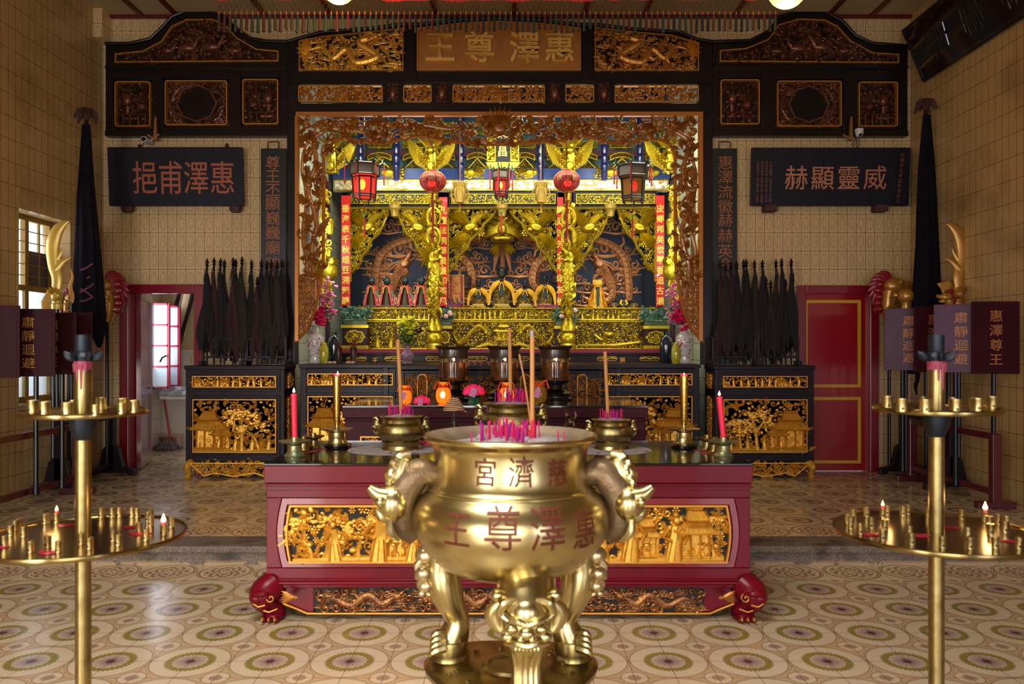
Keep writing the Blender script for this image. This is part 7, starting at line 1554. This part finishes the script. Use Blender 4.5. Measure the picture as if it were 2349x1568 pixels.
# dragon-head handles
DUST = mat('dusty_brass', srgb(128, 108, 84), .45, .7, col2=(.12, .07, .025), ns=16, bs=1.0, bscale=38)
for s_ in (-1, 1):
    X = lambda r: BX + s_ * r; Z = bz_; Y = BY - .05
    q = MB(); q.ct([(X(.27), Y, Z(1085)), (X(.325), Y - .01, Z(1078)), (X(.375), Y - .015, Z(1110)), (X(.395), Y - .015, Z(1150)), (X(.385), Y - .01, Z(1195)), (X(.345), Y, Z(1228))], [.04, .054, .058, .056, .046, .025], 16); q.build('handle_neck', DUST, t)
    hd = MB(); h0 = BX + s_ * .40
    hd.ell((X(.425), Y - .02, Z(1152)), (.05, .055, .06), 14, 9); hd.ct([(X(.42), Y - .03, Z(1140)), (X(.465), Y - .04, Z(1132)), (X(.495), Y - .045, Z(1117))], [.036, .026, .012], 12)   # snout
    hd.ct([(X(.42), Y - .03, Z(1175)), (X(.455), Y - .04, Z(1172)), (X(.472), Y - .04, Z(1158))], [.03, .022, .012], 10)                                                                  # jaw
    hd.ell((X(.455), Y - .075, Z(1143)), (.016, .016, .016), 10, 7); hd.ell((X(.465), Y + .03, Z(1143)), (.016, .016, .016), 10, 7)
    for k in range(5): hd.ct([(X(.43), Y - .06 + k * .025, Z(1180)), (X(.425), Y - .07 + k * .028, Z(1205)), (X(.40), Y - .06 + k * .026, Z(1222))], [.013, .011, .004], 7)
    for k in range(6): hd.ell((X(.452 + .006 * (k % 2)), Y - .05 + k * .014, Z(1161)), (.006, .006, .009), 6, 4)
    hd.v = [(v - np.array((h0, Y, Z(1150)))) * 1.12 + np.array((h0 - s_ * .012, Y - .02, Z(1140))) for v in hd.v]; hd.build('dragon_head', BRASS, t)
    ear = MB(); ear.ct([(X(.40), Y - .03, Z(1108)), (X(.408), Y - .04, Z(1080)), (X(.385), Y - .03, Z(1048))], [.028, .04, .03], 12, flat=.45); ear.ct([(X(.375), Y + .0, Z(1060)), (X(.39), Y - .01, Z(1042)), (X(.36), Y, Z(1038))], [.03, .026, .02], 10, flat=.6)
    for k in range(7): ear.ell((X(.418 + .012 * sin(k)), Y - .05, Z(1118 - k * 11)), (.014, .014, .012), 8, 5)
    ear.build('ear', BRASS, t)
# legs: two side legs in an S-curve and the lion-mask leg in front
for s_ in (-1, 1):
    q = MB(); Y = BY + .12; X = lambda px: BX + s_ * (px) / 605
    q.ct([(X(150), Y, .80), (X(158), Y, .74), (X(152), Y - .01, .68), (X(138), Y - .01, .61), (X(124), Y, .555), (X(126), Y, .505), (X(136), Y, .465), (X(140), Y, .42)], [.078, .074, .068, .054, .046, .054, .060, .064], 20); q.build('leg', BRASS, t)
    q = MB()
    for k, (a, z, r) in enumerate(((192, .795, .044), (208, .76, .022), (196, .735, .036), (209, .715, .018), (192, .685, .034), (200, .66, .018), (182, .75, .034))): q.ell((X(a), Y - .03 - .012 * (k % 3), z), (r, r * .9, r * .85), 10, 7)
    q.ct([(X(186), Y - .05, .80), (X(210), Y - .05, .76), (X(198), Y - .06, .72), (X(206), Y - .05, .69), (X(184), Y - .05, .65)], [.01, .014, .014, .012, .006], 8); q.build('lion_mask', mat('pale_worn_brass', (.62, .50, .28), .3, .9, bs=.1, bscale=50), t)
    q = MB()
    for k in range(4): q.ct([(X(148), Y - .03 - k * .016, .50 - .012 * k), (X(170), Y - .045 - k * .016, .505 - .016 * k), (X(180), Y - .045 - k * .016, .475 - .012 * k)], [.018, .015, .006], 8)
    q.build('claw', BRASS, t)
    q = MB(); q.lathe([(.075, .40), (.075, .405), (.066, .42), (.070, .465), (.066, .473), (.05, .475)], (X(140), Y, 0), 24); q.build('ankle_cuff', BRASSD, t)
FX, FY = BX + .052, BY - .255
q = MB(); q.ct([(FX, FY + .09, .80), (FX, FY + .05, .745), (FX, FY + .01, .69), (FX, FY, .63), (FX, FY + .01, .56), (FX, FY + .015, .50), (FX, FY, .45), (FX, FY - .01, .415)], [.10, .10, .096, .082, .062, .05, .056, .07], 24)
for k in range(5): a = -pi / 2 + (k - 2) * .36; q.ct([(FX + .062 * cos(a), FY + .01 + .062 * sin(a), .585), (FX + .05 * cos(a), FY + .012 + .052 * sin(a), .52), (FX + .05 * cos(a), FY + .055 * sin(a), .465)], [.012, .011, .011], 8)
q.build('leg', BRASS, t)
q = MB(); q.ell((FX, FY - .03, .705), (.062, .06, .06), 18, 10); q.ell((FX, FY - .09, .655), (.03, .022, .022), 12, 7)
for s_ in (-1, 1):
    q.ell((FX + s_ * .047, FY - .075, .665), (.022, .016, .016), 12, 8); q.ell((FX + s_ * .018, FY - .1, .64), (.014, .012, .012), 8, 6); q.ell((FX + s_ * .06, FY - .06, .635), (.024, .02, .02), 10, 6)
    q.ct([(FX + s_ * .006, FY - .09, .682), (FX + s_ * .04, FY - .085, .695), (FX + s_ * .085, FY - .05, .712)], [.008, .013, .006], 8)
    q.ct([(FX + s_ * .03, FY - .06, .755), (FX + s_ * .07, FY - .06, .745), (FX + s_ * .085, FY - .055, .705), (FX + s_ * .06, FY - .08, .69)], [.006, .014, .013, .006], 8)
    q.ct([(FX + s_ * .085, FY - .02, .73), (FX + s_ * .115, FY - .01, .70), (FX + s_ * .105, FY - .01, .66), (FX + s_ * .085, FY - .02, .635)], [.022, .026, .022, .008], 10, flat=.6)
    q.ell((FX + s_ * .095, FY - .01, .755), (.026, .024, .024), 10, 7)
q.ct([(FX - .07, FY - .07, .618), (FX - .03, FY - .092, .622), (FX, FY - .096, .617), (FX + .03, FY - .092, .622), (FX + .07, FY - .07, .618)], [.008, .012, .012, .012, .008], 8)
for k in range(7): q.ell((FX + (k - 3) * .012, FY - .09, .604), (.0055, .007, .011), 6, 5)
q.build('lion_mask', BRASS, t)
q = MB()
for k in range(4): c = FX + (k - 1.5) * .038; q.ct([(c, FY - .03, .445), (c * 1.0, FY - .085, .442), (c, FY - .12, .42), (c, FY - .14, .405)], [.02, .022, .02, .01], 9)
q.build('claw', BRASSD, t)
q = MB(); q.lathe([(.001, .412), (.08, .412), (.085, .42), (.10, .42), (.105, .41), (.13, .41), (.14, .405), (.30, .402), (.315, .39), (.31, .37), (.28, .36), (.001, .36)], (BX, BY + .02, 0), 72, wav=lambda k, a: .10 * cos(3 * (a + pi / 2)) if 7 <= k < 11 else 0)
for k in range(12): a = k * pi / 6 + .2; q.ell((BX + .2 * cos(a), BY + .02 + .2 * sin(a), .405), (.012, .012, .006), 8, 5); q.ell((BX + .23 * cos(a + .1), BY + .02 + .23 * sin(a + .1), .405), (.009, .009, .005), 8, 5)
q.build('base_plate', BRASSD, t)
for k in range(3):
    a = -pi / 2 + k * 2 * pi / 3; q = MB(); q.lathe([(.09, 0), (.09, .04), (.07, .07), (.06, .15), (.065, .25), (.08, .32), (.085, .362)], (BX + .25 * cos(a), BY + .02 + .25 * sin(a), 0), 24, wav=lambda k, a: .05 * cos(8 * a)); q.build('base_foot', BRASSD, t)

# ------------------------------------------------------------------ candle trees
CUPB = mat('cup_brass', (.56, .46, .20), .3, 1, col2=(.44, .30, .12), ns=16); PLT = mat('waxy_brass_plate', (.34, .25, .09), .22, 1, col2=(.18, .12, .05), ns=6, bs=.08, bscale=30); IRON = mat('dark_iron_socket', srgb(40, 46, 56), .45, .7)
def candle_tree(lab, px, yu, yl, U, Lw, flames, where):
    D = 2.8; sc = F / D; x, y = (px - CX) / sc, D; zu, zl = EYE - (yu - HY) / sc, EYE - (yl - HY) / sc
    t = thing('candle_tree', lab, 'candle stand', (x, y, 0), 'brass candle trees')
    q = MB(); q.lathe([(.026, 0.02), (.026, zl)], (x, y, 0), 20); q.lathe([(.026, zl), (.026, zu - .06)], (x, y, 0), 20); q.lathe([(.028, zu), (.0285, zz(820, D)), (.001, zz(818, D))], (x, y, 0), 20); q.build('pole', BRASSD, t)
    q = MB(); q.lathe([(.22, 0), (.22, .02), (.08, .04), (.05, .08), (.03, .1)], (x, y, 0), 32); q.build('foot', BRASSD, t)
    q = MB(); q.lathe([(.026, zu - .1), (.042, zu - .06), (.046, zu - .02)], (x, y, 0), 20); q.build('collar', IRON, t)
    for nm, z, r in (('upper_tray', zu, .207), ('lower_tray', zl, .338)):
        q = MB(); q.lathe([(.001, -.006), (r - .01, -.006), (r, -.012), (r + .004, -.002), (r, .006), (r - .008, .002), (r - .01, -.001), (.001, 0)], (x, y, z), 64); q.build(nm, PLT, t, smooth=50)
    q = MB(); zt_ = zz(820, D); q.lathe([(.024, 0), (.027, .01), (.026, .062), (.018, .062), (.018, .03)], (x, y, zt_ + .018), 20)
    for k in range(6): a = k * pi / 3 + .3; q.ct([(x + .02 * cos(a), y + .02 * sin(a), zt_ - .002), (x + .045 * cos(a), y + .045 * sin(a), zt_ + .004), (x + .06 * cos(a), y + .06 * sin(a), zt_ + .022)], [.012, .014, .003], 7, flat=.5)
    q.lathe([(.03, -.012), (.034, .004), (.026, .018)], (x, y, zt_), 16); q.build('socket', IRON, t)
    q = MB(); q.lathe([(.0295, -.03), (.0295, .0)], (x, y, zt_ - .012), 16)
    for k in range(4): a = -pi / 2 + (k - 1.5) * .5; q.ct([(x + .029 * cos(a), y + .029 * sin(a), zt_ - .02), (x + .029 * cos(a), y + .029 * sin(a), zt_ - .05 - .03 * (k % 3))], [.006, .003], 6)
    q.build('dripped_wax', mat('dull_pink_wax', srgb(150, 60, 84), .6), t)
    def cup(cx, cy, z, r, h):
        q = MB(); q.lathe([(r * 1.02, 0), (r, .003), (r, h - .006), (r * 1.04, h - .004), (r * 1.04, h), (r * .8, h), (r * .78, h - .02), (.001, h - .02)], (cx, cy, z), 16); q.mi = 1; q.ell((cx - r * .2, cy - r * .96, z + h * .25), (.0045, .003, .0045), 7, 5); q.build('cup', [CUPB, DK], t)
    for (cx, ct) in U:                                        # (px, tray y of the cup's foot)
        dd = 1.0; u = (cx - px) / sc; k = (ct - yu) / 21.0 * 2; v = -.207 * max(-.86, min(.86, k)); 
        if hypot(u, v) > .185: v = (1 if v > 0 else -1) * max(0.0, .185 ** 2 - min(abs(u), .184) ** 2) ** .5
        f = (D + v) / D; cup(x + u * f + (f - 1) * x, y + v, zu, .0178 if cx % 3 else .0125, .043 if cx % 3 else .036)
    spots = []
    for (cx, ct) in Lw:
        dd = (EYE - zl) * F / (ct - HY); cxx = (cx - CX) * dd / F
        dx, dy = cxx - x, dd - y; rr = hypot(dx, dy)
        if rr > .315: dx, dy = dx * .315 / rr, dy * .315 / rr
        spots.append((x + dx, y + dy)); cup(x + dx, y + dy, zl, .0112, .037)
    for k, (i, big) in enumerate(flames):
        cx, cy = spots[i]; c = thing('candle_stub', 'burning %s candle stub in a cup on the lower tray nearer %s' % (('red', 'orange')[k % 2], where), 'candle', (cx, cy, zl + .018), 'burning stubs on the trays')
        q = MB(); q.ct([(cx, cy, zl + .018), (cx, cy, zl + .043)], .007, 10); q.build('wax', CREDM, c); flame(c, cx, cy, zl + .044, .017 if big else .011, FLM, .5 if big else .25)
    rnd = random.Random(px)
    for k in range(5):
        a, r = rnd.uniform(0, 6.28), rnd.uniform(.1, .27); q = MB(); q.lathe([(.001, .004), (.012 + .012 * rnd.random(), .003), (.02 + .012 * rnd.random(), 0)], (x + r * cos(a), y + r * sin(a), zl + .0005), 14, 1.3, .8, wav=lambda k, a: .25 * sin(3 * a)); q.build('wax_spill', mat('spilt_red_wax', srgb(150, 12, 40), .4), t)
candle_tree('brass two-tier candle tree standing before the open doorway', 191, 943, 1228,
    [(76, 952), (103, 954), (154, 955), (168, 940), (219, 954), (232, 938), (279, 948), (307, 950), (281, 940)],
    [(8, 1207), (25, 1228), (36, 1216), (58, 1182), (78, 1192), (55, 1230), (11, 1253), (71, 1266), (110, 1254), (135, 1266), (187, 1247), (206, 1258), (260, 1240), (272, 1250), (319, 1222), (335, 1238), (346, 1205), (375, 1226), (393, 1208), (340, 1195), (371, 1180), (336, 1172), (315, 1186), (293, 1175), (263, 1182), (245, 1174), (130, 1198)], ((17, 1), (26, 0)), 'the open doorway')
candle_tree('brass two-tier candle tree standing before the red door placards', 2148, 936, 1219,
    [(2036, 936), (2068, 944), (2118, 932), (2122, 946), (2184, 934), (2192, 946), (2232, 935), (2242, 944), (2275, 942)],
    [(1945, 1200), (1957, 1190), (1952, 1212), (1974, 1224), (1988, 1184), (1998, 1210), (2025, 1186), (2034, 1180), (2030, 1214), (2025, 1238), (2071, 1182), (2082, 1178), (2086, 1230), (2091, 1248), (2130, 1185), (2162, 1256), (2206, 1190), (2220, 1234), (2225, 1258), (2269, 1206), (2272, 1225), (2283, 1256), (2305, 1220), (2318, 1205), (2337, 1258), (2304, 1200), (2260, 1196)], ((6, 0), (26, 1)), 'the red door')
# ------------------------------------------------------------------ processional racks along the side walls
DRED = mat('oxblood_rack_paint', srgb(78, 14, 26), .3, coat=.3); SIGN = mat('maroon_placard', srgb(62, 12, 26), .5, col2=srgb(50, 8, 18), ns=3, spec=.15); SIGN_REFLECT = mat('glossy_maroon_reflection_tint', srgb(84, 22, 70), .36, col2=srgb(66, 14, 54), ns=3, spec=.22); BLKP = mat('black_pole_lacquer', srgb(14, 15, 19), .3, coat=.05, spec=.3); OCHL = mat('ochre_lettering', (.55, .27, .03), .5, .2); DULL = mat('orange_lettering', (.48, .17, .05), .5, .2)  # second placard colour: blue window reflection is put into its purple base
def rack(lab, X, y0, y1, zs, m, post, foot, grp):
    t = thing('procession_rack', lab, 'rack', (X, (y0 + y1) / 2, ZP), grp)
    q = MB()
    for z in zs: q.box(X - .022, X + .022, y0, y1, z - .028, z + .028)
    q.build('rail', m, t, smooth=0, bev=.005)
    for y in (y0, y1):
        q = MB(); q.box(X - .04, X + .04, y - .035, y + .035, ZP + .05, zs[0] + post); q.build('post', m, t, smooth=0, bev=.008)
        q = MB(); q.frame((X, y, 0)); q.A[2] = (0, 1, 0)
        if foot == 'bar': q.box(X - .17, X + .17, y - .04, y + .04, ZP, ZP + .06)
        else: q.prism(ccw([(-.28, ZP), (-.2, ZP), (-.18, ZP + .03), (.18, ZP + .03), (.2, ZP), (.28, ZP), (.27, ZP + .06), (.14, ZP + .1), (.09, ZP + .3), (.05, ZP + .34), (-.05, ZP + .34), (-.09, ZP + .3), (-.14, ZP + .1), (-.27, ZP + .06)]), -.035, .035)
        q.build('foot', m, t, smooth=0, bev=.006)
    return t
rack('dark red two-rail rack holding placards by the window', -4.30, 6.35, 7.88, (.80, .30), DRED, .03, 'bar', 'placard racks')
rack('dark red two-rail rack holding placards by the closed red door', 4.33, 7.14, 8.62, (.78, .28), DRED, .03, 'bar', 'placard racks')
rack('black wooden rack with scrolled feet behind the placards, open-doorway corner', -4.52, 7.95, 9.0, (.80, .26), LACQ, .05, 'scroll', 'weapon racks')
rack('black wooden rack with scrolled feet behind the placards, red-door corner', 4.47, 8.1, 9.1, (.80, .26), LACQ, .05, 'scroll', 'weapon racks')
def placard(lab, x, y, w, zb, zt_, ang, chars, m_ch, dx=0, size=None, zp=None, sign=None):
    sign = sign or SIGN
    c, s_ = cos(ang), sin(ang); t = thing('placard', lab, 'placard', (x, y, .26), 'placards on poles'); u = (c, s_, 0); n = (s_, -c, 0); zp = zp or .28
    q = MB().frame((x, y, 0), u, (0, 0, 1), n); q.prism(rect(-w / 2, w / 2, zb, zt_), -.012, .012); q.build('board', sign, t, smooth=0, bev=.003)
    q = MB().frame((x, y, 0), u, (0, 0, 1), n); q.border(rect(-w / 2 + .02, w / 2 - .02, zb + .02, zt_ - .02), .012, .012, .017); q.build('edge_moulding', sign, t, smooth=0)
    q = MB().frame((x, y, 0), u, (0, 0, 1), n); h = zt_ - zb; q.A[2] = n
    for k, ch in enumerate(chars): write(q, ch, dx, zb + h * (.80 - .2 * k), size or h * .17, .004 + .012, 1.1, .004)
    q.build('characters', m_ch, t)
    q = MB(); px_, py_ = x - n[0] * .03, y - n[1] * .03; q.ct([(px_, py_, zp), (px_, py_, zt_ - .05)], .021, 10); q.ct([(px_, py_, zp - .01), (px_, py_, zp + .06)], .028, 10); q.build('pole', BLKP, t)
    return t
# by the window: boards face the hall at a slant
XL_ = -4.27
placard('maroon placard at the near end of the row by the window', xx(-20, 6.78), 6.78, .44, zz(866, 6.8), zz(700, 6.8), radians(14), '惠澤尊王', OCHL, 0)
placard('maroon placard with four ochre characters, in front of the window', xx(80, 7.05), 7.05, .33, zz(863, 7.05), zz(708, 7.05), radians(12), '肅靜迴避', OCHL, -.05)
placard('maroon placard partly hidden by its neighbour, under the gold halberd by the window', xx(140, 7.42), 7.42, .26, zz(858, 7.42), zz(717, 7.42), radians(10), '惠澤尊王', OCHL, -.07)
placard('lighter maroon placard behind the candle tree pole on the window side', xx(186, 7.78), 7.78, .20, zz(856, 7.78), zz(716, 7.78), radians(10), '肅靜迴避', OCHL, -.09)
XR_ = 4.28
placard('big maroon placard with four orange characters at the hall end of the red rack', xx(2283, 7.3), 7.3, .42, zz(857, 7.3), zz(691, 7.3), radians(-3), '惠澤尊王', DULL, -.0)
placard('glossy maroon placard, blue reflection put into its colour, beside the biggest placard', xx(2191, 7.55), 7.55, .36, zz(854, 7.55), zz(697, 7.55), radians(-32), '肅靜迴避', DULL, .05, sign=SIGN_REFLECT)
placard('maroon placard mostly behind the candle tree pole and black flag', xx(2136, 8.0), 8.0, .34, zz(853, 8.0), zz(703, 8.0), radians(-4), '惠澤尊王', DULL, .02)
placard('placard painted with purplish reflection next to the closed red door, half behind the black flag', xx(2070, 8.45), 8.45, .34, zz(849, 8.45), zz(707, 8.45), radians(-26), '肅靜迴避', DULL, .06, sign=SIGN_REFLECT)
# big furled black flags
def big_flag(lab, px, top, D, spread, bot, seed, marks):
    x, zt_ = xx(px, D), zz(top, D); t = thing('tall_flag', lab, 'flag', (x, D, .25), 'tall furled flags'); rnd = random.Random(seed)
    q = MB(); q.ct([(x, D, .25), (x, D, zt_)], .02, 10); q.build('pole', BLKP, t)
    q = MB(); q.ell((x, D, zt_ + .02), (.04, .04, .07), 10, 7)
    for k in range(7): a = k * .9; q.ct([(x, D, zt_ + .06), (x + .06 * cos(a), D + .05 * sin(a), zt_ + .05), (x + .12 * cos(a), D + .08 * sin(a), zt_ - .02 - .04 * (k % 2))], [.03, .035, .012], 7, flat=.4)
    q.build('top_knot', mat('brown_knotted_cloth', srgb(64, 36, 24), .85), t)
    n, m_ = 26, 40; V = []
    for i in range(n + 1):
        s_ = i / n; py = top + 18 + (bot - top - 18) * s_; k = [np.interp(py, [e[0] for e in spread], [e[j] for e in spread]) for j in (1, 2)]; xa, xb = xx(k[0], D), xx(k[1], D); c, w = (xa + xb) / 2, (xb - xa) / 2
        for j in range(m_):
            a = 2 * pi * j / m_; f = 1 + .13 * sin(7 * a + seed) * min(1, s_ * 3) + .05 * sin(15 * a); V.append((c + w * f * cos(a), D + .55 * w * f * sin(a), zz(py, D)))
    q = MB(); q.add(V, [(i * m_ + j, i * m_ + (j + 1) % m_, (i + 1) * m_ + (j + 1) % m_, (i + 1) * m_ + j) for i in range(n) for j in range(m_)] + [tuple(range(m_))[::-1], tuple(n * m_ + j for j in range(m_))]); q.build('cloth', BLK, t, smooth=60)
    if marks:
        q = MB()
        for pts in ([(196, 672), (214, 662), (226, 652)], [(196, 692), (210, 690), (224, 682)], [(224, 682), (212, 672), (198, 664)], [(212, 640), (219, 636)], [(197, 622), (212, 616), (224, 606)]):
            q.ct([(xx(a, D), D - .55 * .16 * (1 - ((a - 204) / 36) ** 2) ** .5 - .022, zz(b, D)) for a, b in pts], .012, 6, flat=.5)
        q.build('faded_mark', mat('faded_pink_mark', srgb(92, 34, 60), .8), t)
    else:
        q = MB(); q.ct([(xx(2100, D), D - .05, zz(850, D)), (xx(2098, D), D - .06, zz(870, D)), (xx(2094, D), D - .06, zz(885, D)), (xx(2098, D), D - .05, zz(905, D))], [.03, .024, .02, .006], 7, flat=.4); q.build('loose_end', BLK, t)
    return t
big_flag('tall furled black flag with faint pink marks between the window and the open doorway', 198, 268, 8.3, [(268, 190, 206), (450, 178, 216), (600, 172, 229), (720, 168, 238), (760, 205, 240), (795, 224, 232)], 797, 1, True)
big_flag('tall furled black flag standing beside the closed red door', 2124, 246, 8.5, [(246, 2119, 2133), (380, 2108, 2144), (560, 2104, 2152), (700, 2096, 2157), (720, 2094, 2150), (800, 2088, 2112), (855, 2083, 2098)], 857, 2, False)
# gilt wooden halberds and other parade weapons
GW = mat('gold_painted_wood', (.48, .24, .035), .34, .45, col2=(.46, .20, .03), ns=4, coat=.3)
def halberd(lab, px, D, d, top, bot, mat_, grp):
    x = xx(px, D); k = D / F; t = thing('parade_halberd', lab, 'halberd', (x, D, .26), grp); h = bot - top
    q = MB(); X = lambda a: x + d * a * k * 1.0; Zp = lambda b: zz(top + b * h / 197, D)
    q.ct([(X(0), D, Zp(195)), (X(-2), D, Zp(165)), (X(0), D, Zp(130)), (X(-8), D, Zp(100)), (X(-10), D, Zp(60)), (X(-2), D, Zp(28)), (X(14), D, Zp(8)), (X(28), D, Zp(1))], [12 * k, 11 * k, 13 * k, 14 * k, 16 * k, 15 * k, 9 * k, 1.5 * k], 16, flat=.4)
    q.ct([(X(-4), D, Zp(112)), (X(13), D, Zp(94)), (X(32), D, Zp(84))], [12 * k, 7 * k, 1.5 * k], 10, flat=.5); q.ct([(X(-4), D, Zp(92)), (X(8), D, Zp(74)), (X(15), D, Zp(60))], [9 * k, 5 * k, 1 * k], 10, flat=.5)
    q.build('blade', mat_, t)
    q = MB().frame((x, D - .03, 0)); c = Zp(178); q.lathe([(.055, -.11), (.06, -.06), (.045, -.05), (.06, .02), (.05, .09), (.02, .1)], (x, D, c), 14, 1, .7); q.dome(.02 * d, c + .03, .05, .045, 0, .04); q.dome(.035 * d, c + .045, .014, h=.06); 
    for j in range(5): q.leaf(-.02 * d, c + .03, .09, .025, pi / 2 + (j - 2) * .4, .04)
    q.stroke([(-.05, c - .01), (0, c - .025), (.06 * d, c - .005)], .01, h=.05); q.build('dragon_socket', mat_, t)
    q = MB(); q.ct([(x, D, .26), (x, D, c - .1)], .02, 10); q.build('pole', BLKP, t); return t
halberd('gold-painted wooden halberd with hooked blade in front of the window', 131, 8.05, 1, 506, 703, mat('yellow_painted_wood', (.60, .40, .06), .36, .3, col2=(.50, .30, .04), ns=4, coat=.3), 'parade halberds')
halberd('gold-brown wooden halberd with hooked blade above the biggest placards by the red door', 2199, 8.2, -1, 512, 698, GW, 'parade halberds')
DRG = mat('red_mane_paint', srgb(134, 10, 22), .35, coat=.3)
def dragon_staff(lab, px, py, D, d, s, grp):
    x, y, z = P(px, py, D); t = thing('dragon_staff', lab, 'parade staff', (x, y, .26), grp)
    q = MB(); q.ct([(x, y, .26), (x, y, z - .25 * s)], .02, 10); q.build('pole', BLKP, t)
    q = MB(); q.ct([(x, y, z - .34 * s), (x - d * .02 * s, y, z - .2 * s), (x, y, z)], [.05 * s, .075 * s, .09 * s], 12); q.ell((x + d * .05 * s, y, z + .06 * s), (.13 * s, .09 * s, .10 * s), 12, 8); q.ct([(x + d * .12 * s, y, z + .06 * s), (x + d * .2 * s, y, z + .07 * s), (x + d * .25 * s, y, z + .1 * s)], [.06 * s, .045 * s, .025 * s], 9); q.ct([(x + d * .1 * s, y, z - .02 * s), (x + d * .2 * s, y, z - .03 * s)], [.045 * s, .02 * s], 9); q.ell((x + d * .1 * s, y - .08 * s, z + .1 * s), (.03 * s, .02 * s, .03 * s), 8, 6)
    q.frame((x, y - .07 * s, 0))
    for k in range(24): q.dome((R.random() - .5) * .1 * s, z - .3 * s + k * .011 * s, .02 * s, h=.015 * s, seg=6)
    q.build('dragon_head', GW, t)
    q = MB()
    for k in range(7): a = pi / 2 + d * (.2 + k * .3); q.ct([(x - d * .02 * s, y, z + .04 * s), (x + .14 * s * cos(a), y, z + .04 * s + .14 * s * sin(a)), (x + .24 * s * cos(a + .25 * d), y, z + .02 * s + .22 * s * sin(a + .25 * d))], [.05 * s, .05 * s, .012 * s], 8, flat=.6)
    for k in range(5): q.ell((x - d * (.12 + .02 * (k % 2)) * s, y, z + .08 * s - k * .07 * s), (.055 * s, .06 * s, .05 * s), 9, 6)
    q.build('mane', DRG, t); return t
dragon_staff('red and gold dragon-head staff between the tall black flag and the open doorway', 246, 668, 8.9, -1, 1.0, 'dragon staffs')
dragon_staff('red and gold dragon-head staff close beside the closed red door frame', 2040, 668, 8.95, 1, 1.0, 'dragon staffs')
dragon_staff('small red and gold dragon-head staff beside the gold halberd by the window', 158, 690, 8.3, 1, .55, 'dragon staffs')
dragon_staff('small dark red dragon-head staff behind the gold-brown halberd', 2176, 688, 8.2, -1, .5, 'dragon staffs')
x, y, z = P(2078, 685, 8.55); t = thing('parade_mace', 'gourd-shaped copper-gold mace beside the red dragon staff by the red door', 'mace', (x, y, .26))
q = MB(); q.ell((x, y, z + .03), (.085, .085, .08), 16, 10); q.lathe([(.05, -.14), (.04, -.06), (.05, -.03)], (x, y, z), 14); q.ell((x - .11, y, z + .04), (.03, .03, .03), 8, 6); q.build('head', GW, t); q = MB(); q.ct([(x, y, .26), (x, y, z - .12)], .02, 10); q.build('pole', BLKP, t)
x, y, z = P(122, 700, 8.12); t = thing('parade_axe', 'gold-painted broad axe behind the halberd by the window', 'axe', (x, y, .26))
q = MB(); q.frame((x, y, 0)); q.prism(ccw([(-.05, z + .16), (.05, z + .17), (.1, z + .12), (.03, z + .1), (.04, z - .12), (.08, z - .18), (-.06, z - .2), (-.11, z - .1), (-.12, z + .04)]), -.015, .015); q.build('blade', GW, t, bev=.01); q = MB(); q.ct([(x, y, .26), (x, y, z + .1)], .02, 10); q.build('pole', BLKP, t)
x, y, z = P(2168, 672, 8.25); t = thing('parade_axe', 'gold-brown broad axe behind the halberd by the red door', 'axe', (x, y, .26))
q = MB(); q.frame((x, y, 0)); q.prism(ccw([(-.09, z + .10), (.05, z + .14), (.1, z + .05), (.08, z - .12), (-.0, z - .14), (-.02, z - .03), (-.05, z + .05)]), -.015, .015); q.build('blade', GW, t, bev=.01); q = MB(); q.ct([(x, y, .26), (x, y, z + .02)], .02, 10); q.build('pole', BLKP, t)
x, y, z = P(164, 650, 8.2); t = thing('flame_spear', 'thin gold spear with a wavy tip close to the tall black flag', 'spear', (x, y, .26)); q = MB(); q.ct([(x + .012 * sin(k * 1.3), y, z - .2 + k * .045) for k in range(9)], [.02, .02, .024, .022, .02, .018, .014, .01, .002], 8, flat=.5); q.build('tip', GW, t); q = MB(); q.ct([(x, y, .26), (x, y, z - .19)], .016, 8); q.build('pole', BLKP, t)
# ------------------------------------------------------------------ pieces of a part hang from that part
SUB = {'lens': 'housing', 'cable': 'housing', 'door_handle': 'door_leaf', 'panel_line': 'door_leaf', 'pane': 'sash_frame', 'stay': 'sash_frame', 'wick': 'wax', 'finial': 'pole', 'top_knot': 'pole', 'edge_moulding': 'board', 'relief_strokes': 'board',
       'claw': 'leg', 'lion_mask': 'leg', 'ankle_cuff': 'leg', 'leg_gilding': 'leg', 'dragon_head': 'handle_neck', 'ear': 'handle_neck', 'glow': 'glass', 'ribs': 'shade', 'headdress': 'head', 'robe_border': 'robe', 'veil': 'head',
       'loose_end': 'cloth', 'faded_mark': 'cloth', 'dripped_wax': 'pole', 'mane': 'dragon_head', 'spindles': 'frame', 'hanger': 'board', 'openwork': 'body', 'lettering': 'board'}
for i, o in enumerate(BUILT):
    b = o.name.split('.')[0]
    if b not in SUB or o.parent is None or 'category' in o: continue
    for p in reversed(BUILT[:i] if b not in ('mane', 'dragon_head') else BUILT[:i]):
        if p is not o and p.parent is o.parent and p.name.split('.')[0] == SUB[b]: o.parent = p; break
for i, o in enumerate(BUILT):
    if o.name.split('.')[0] == 'flame' and o.parent is not None:
        for p in reversed(BUILT[:i]):
            if p.parent is o.parent and p.name.split('.')[0] in ('wax', 'float', 'candle_end'): o.parent = p; break
for t in list(bpy.data.objects):
    if t.type == 'EMPTY' and not t.children: bpy.data.objects.remove(t)
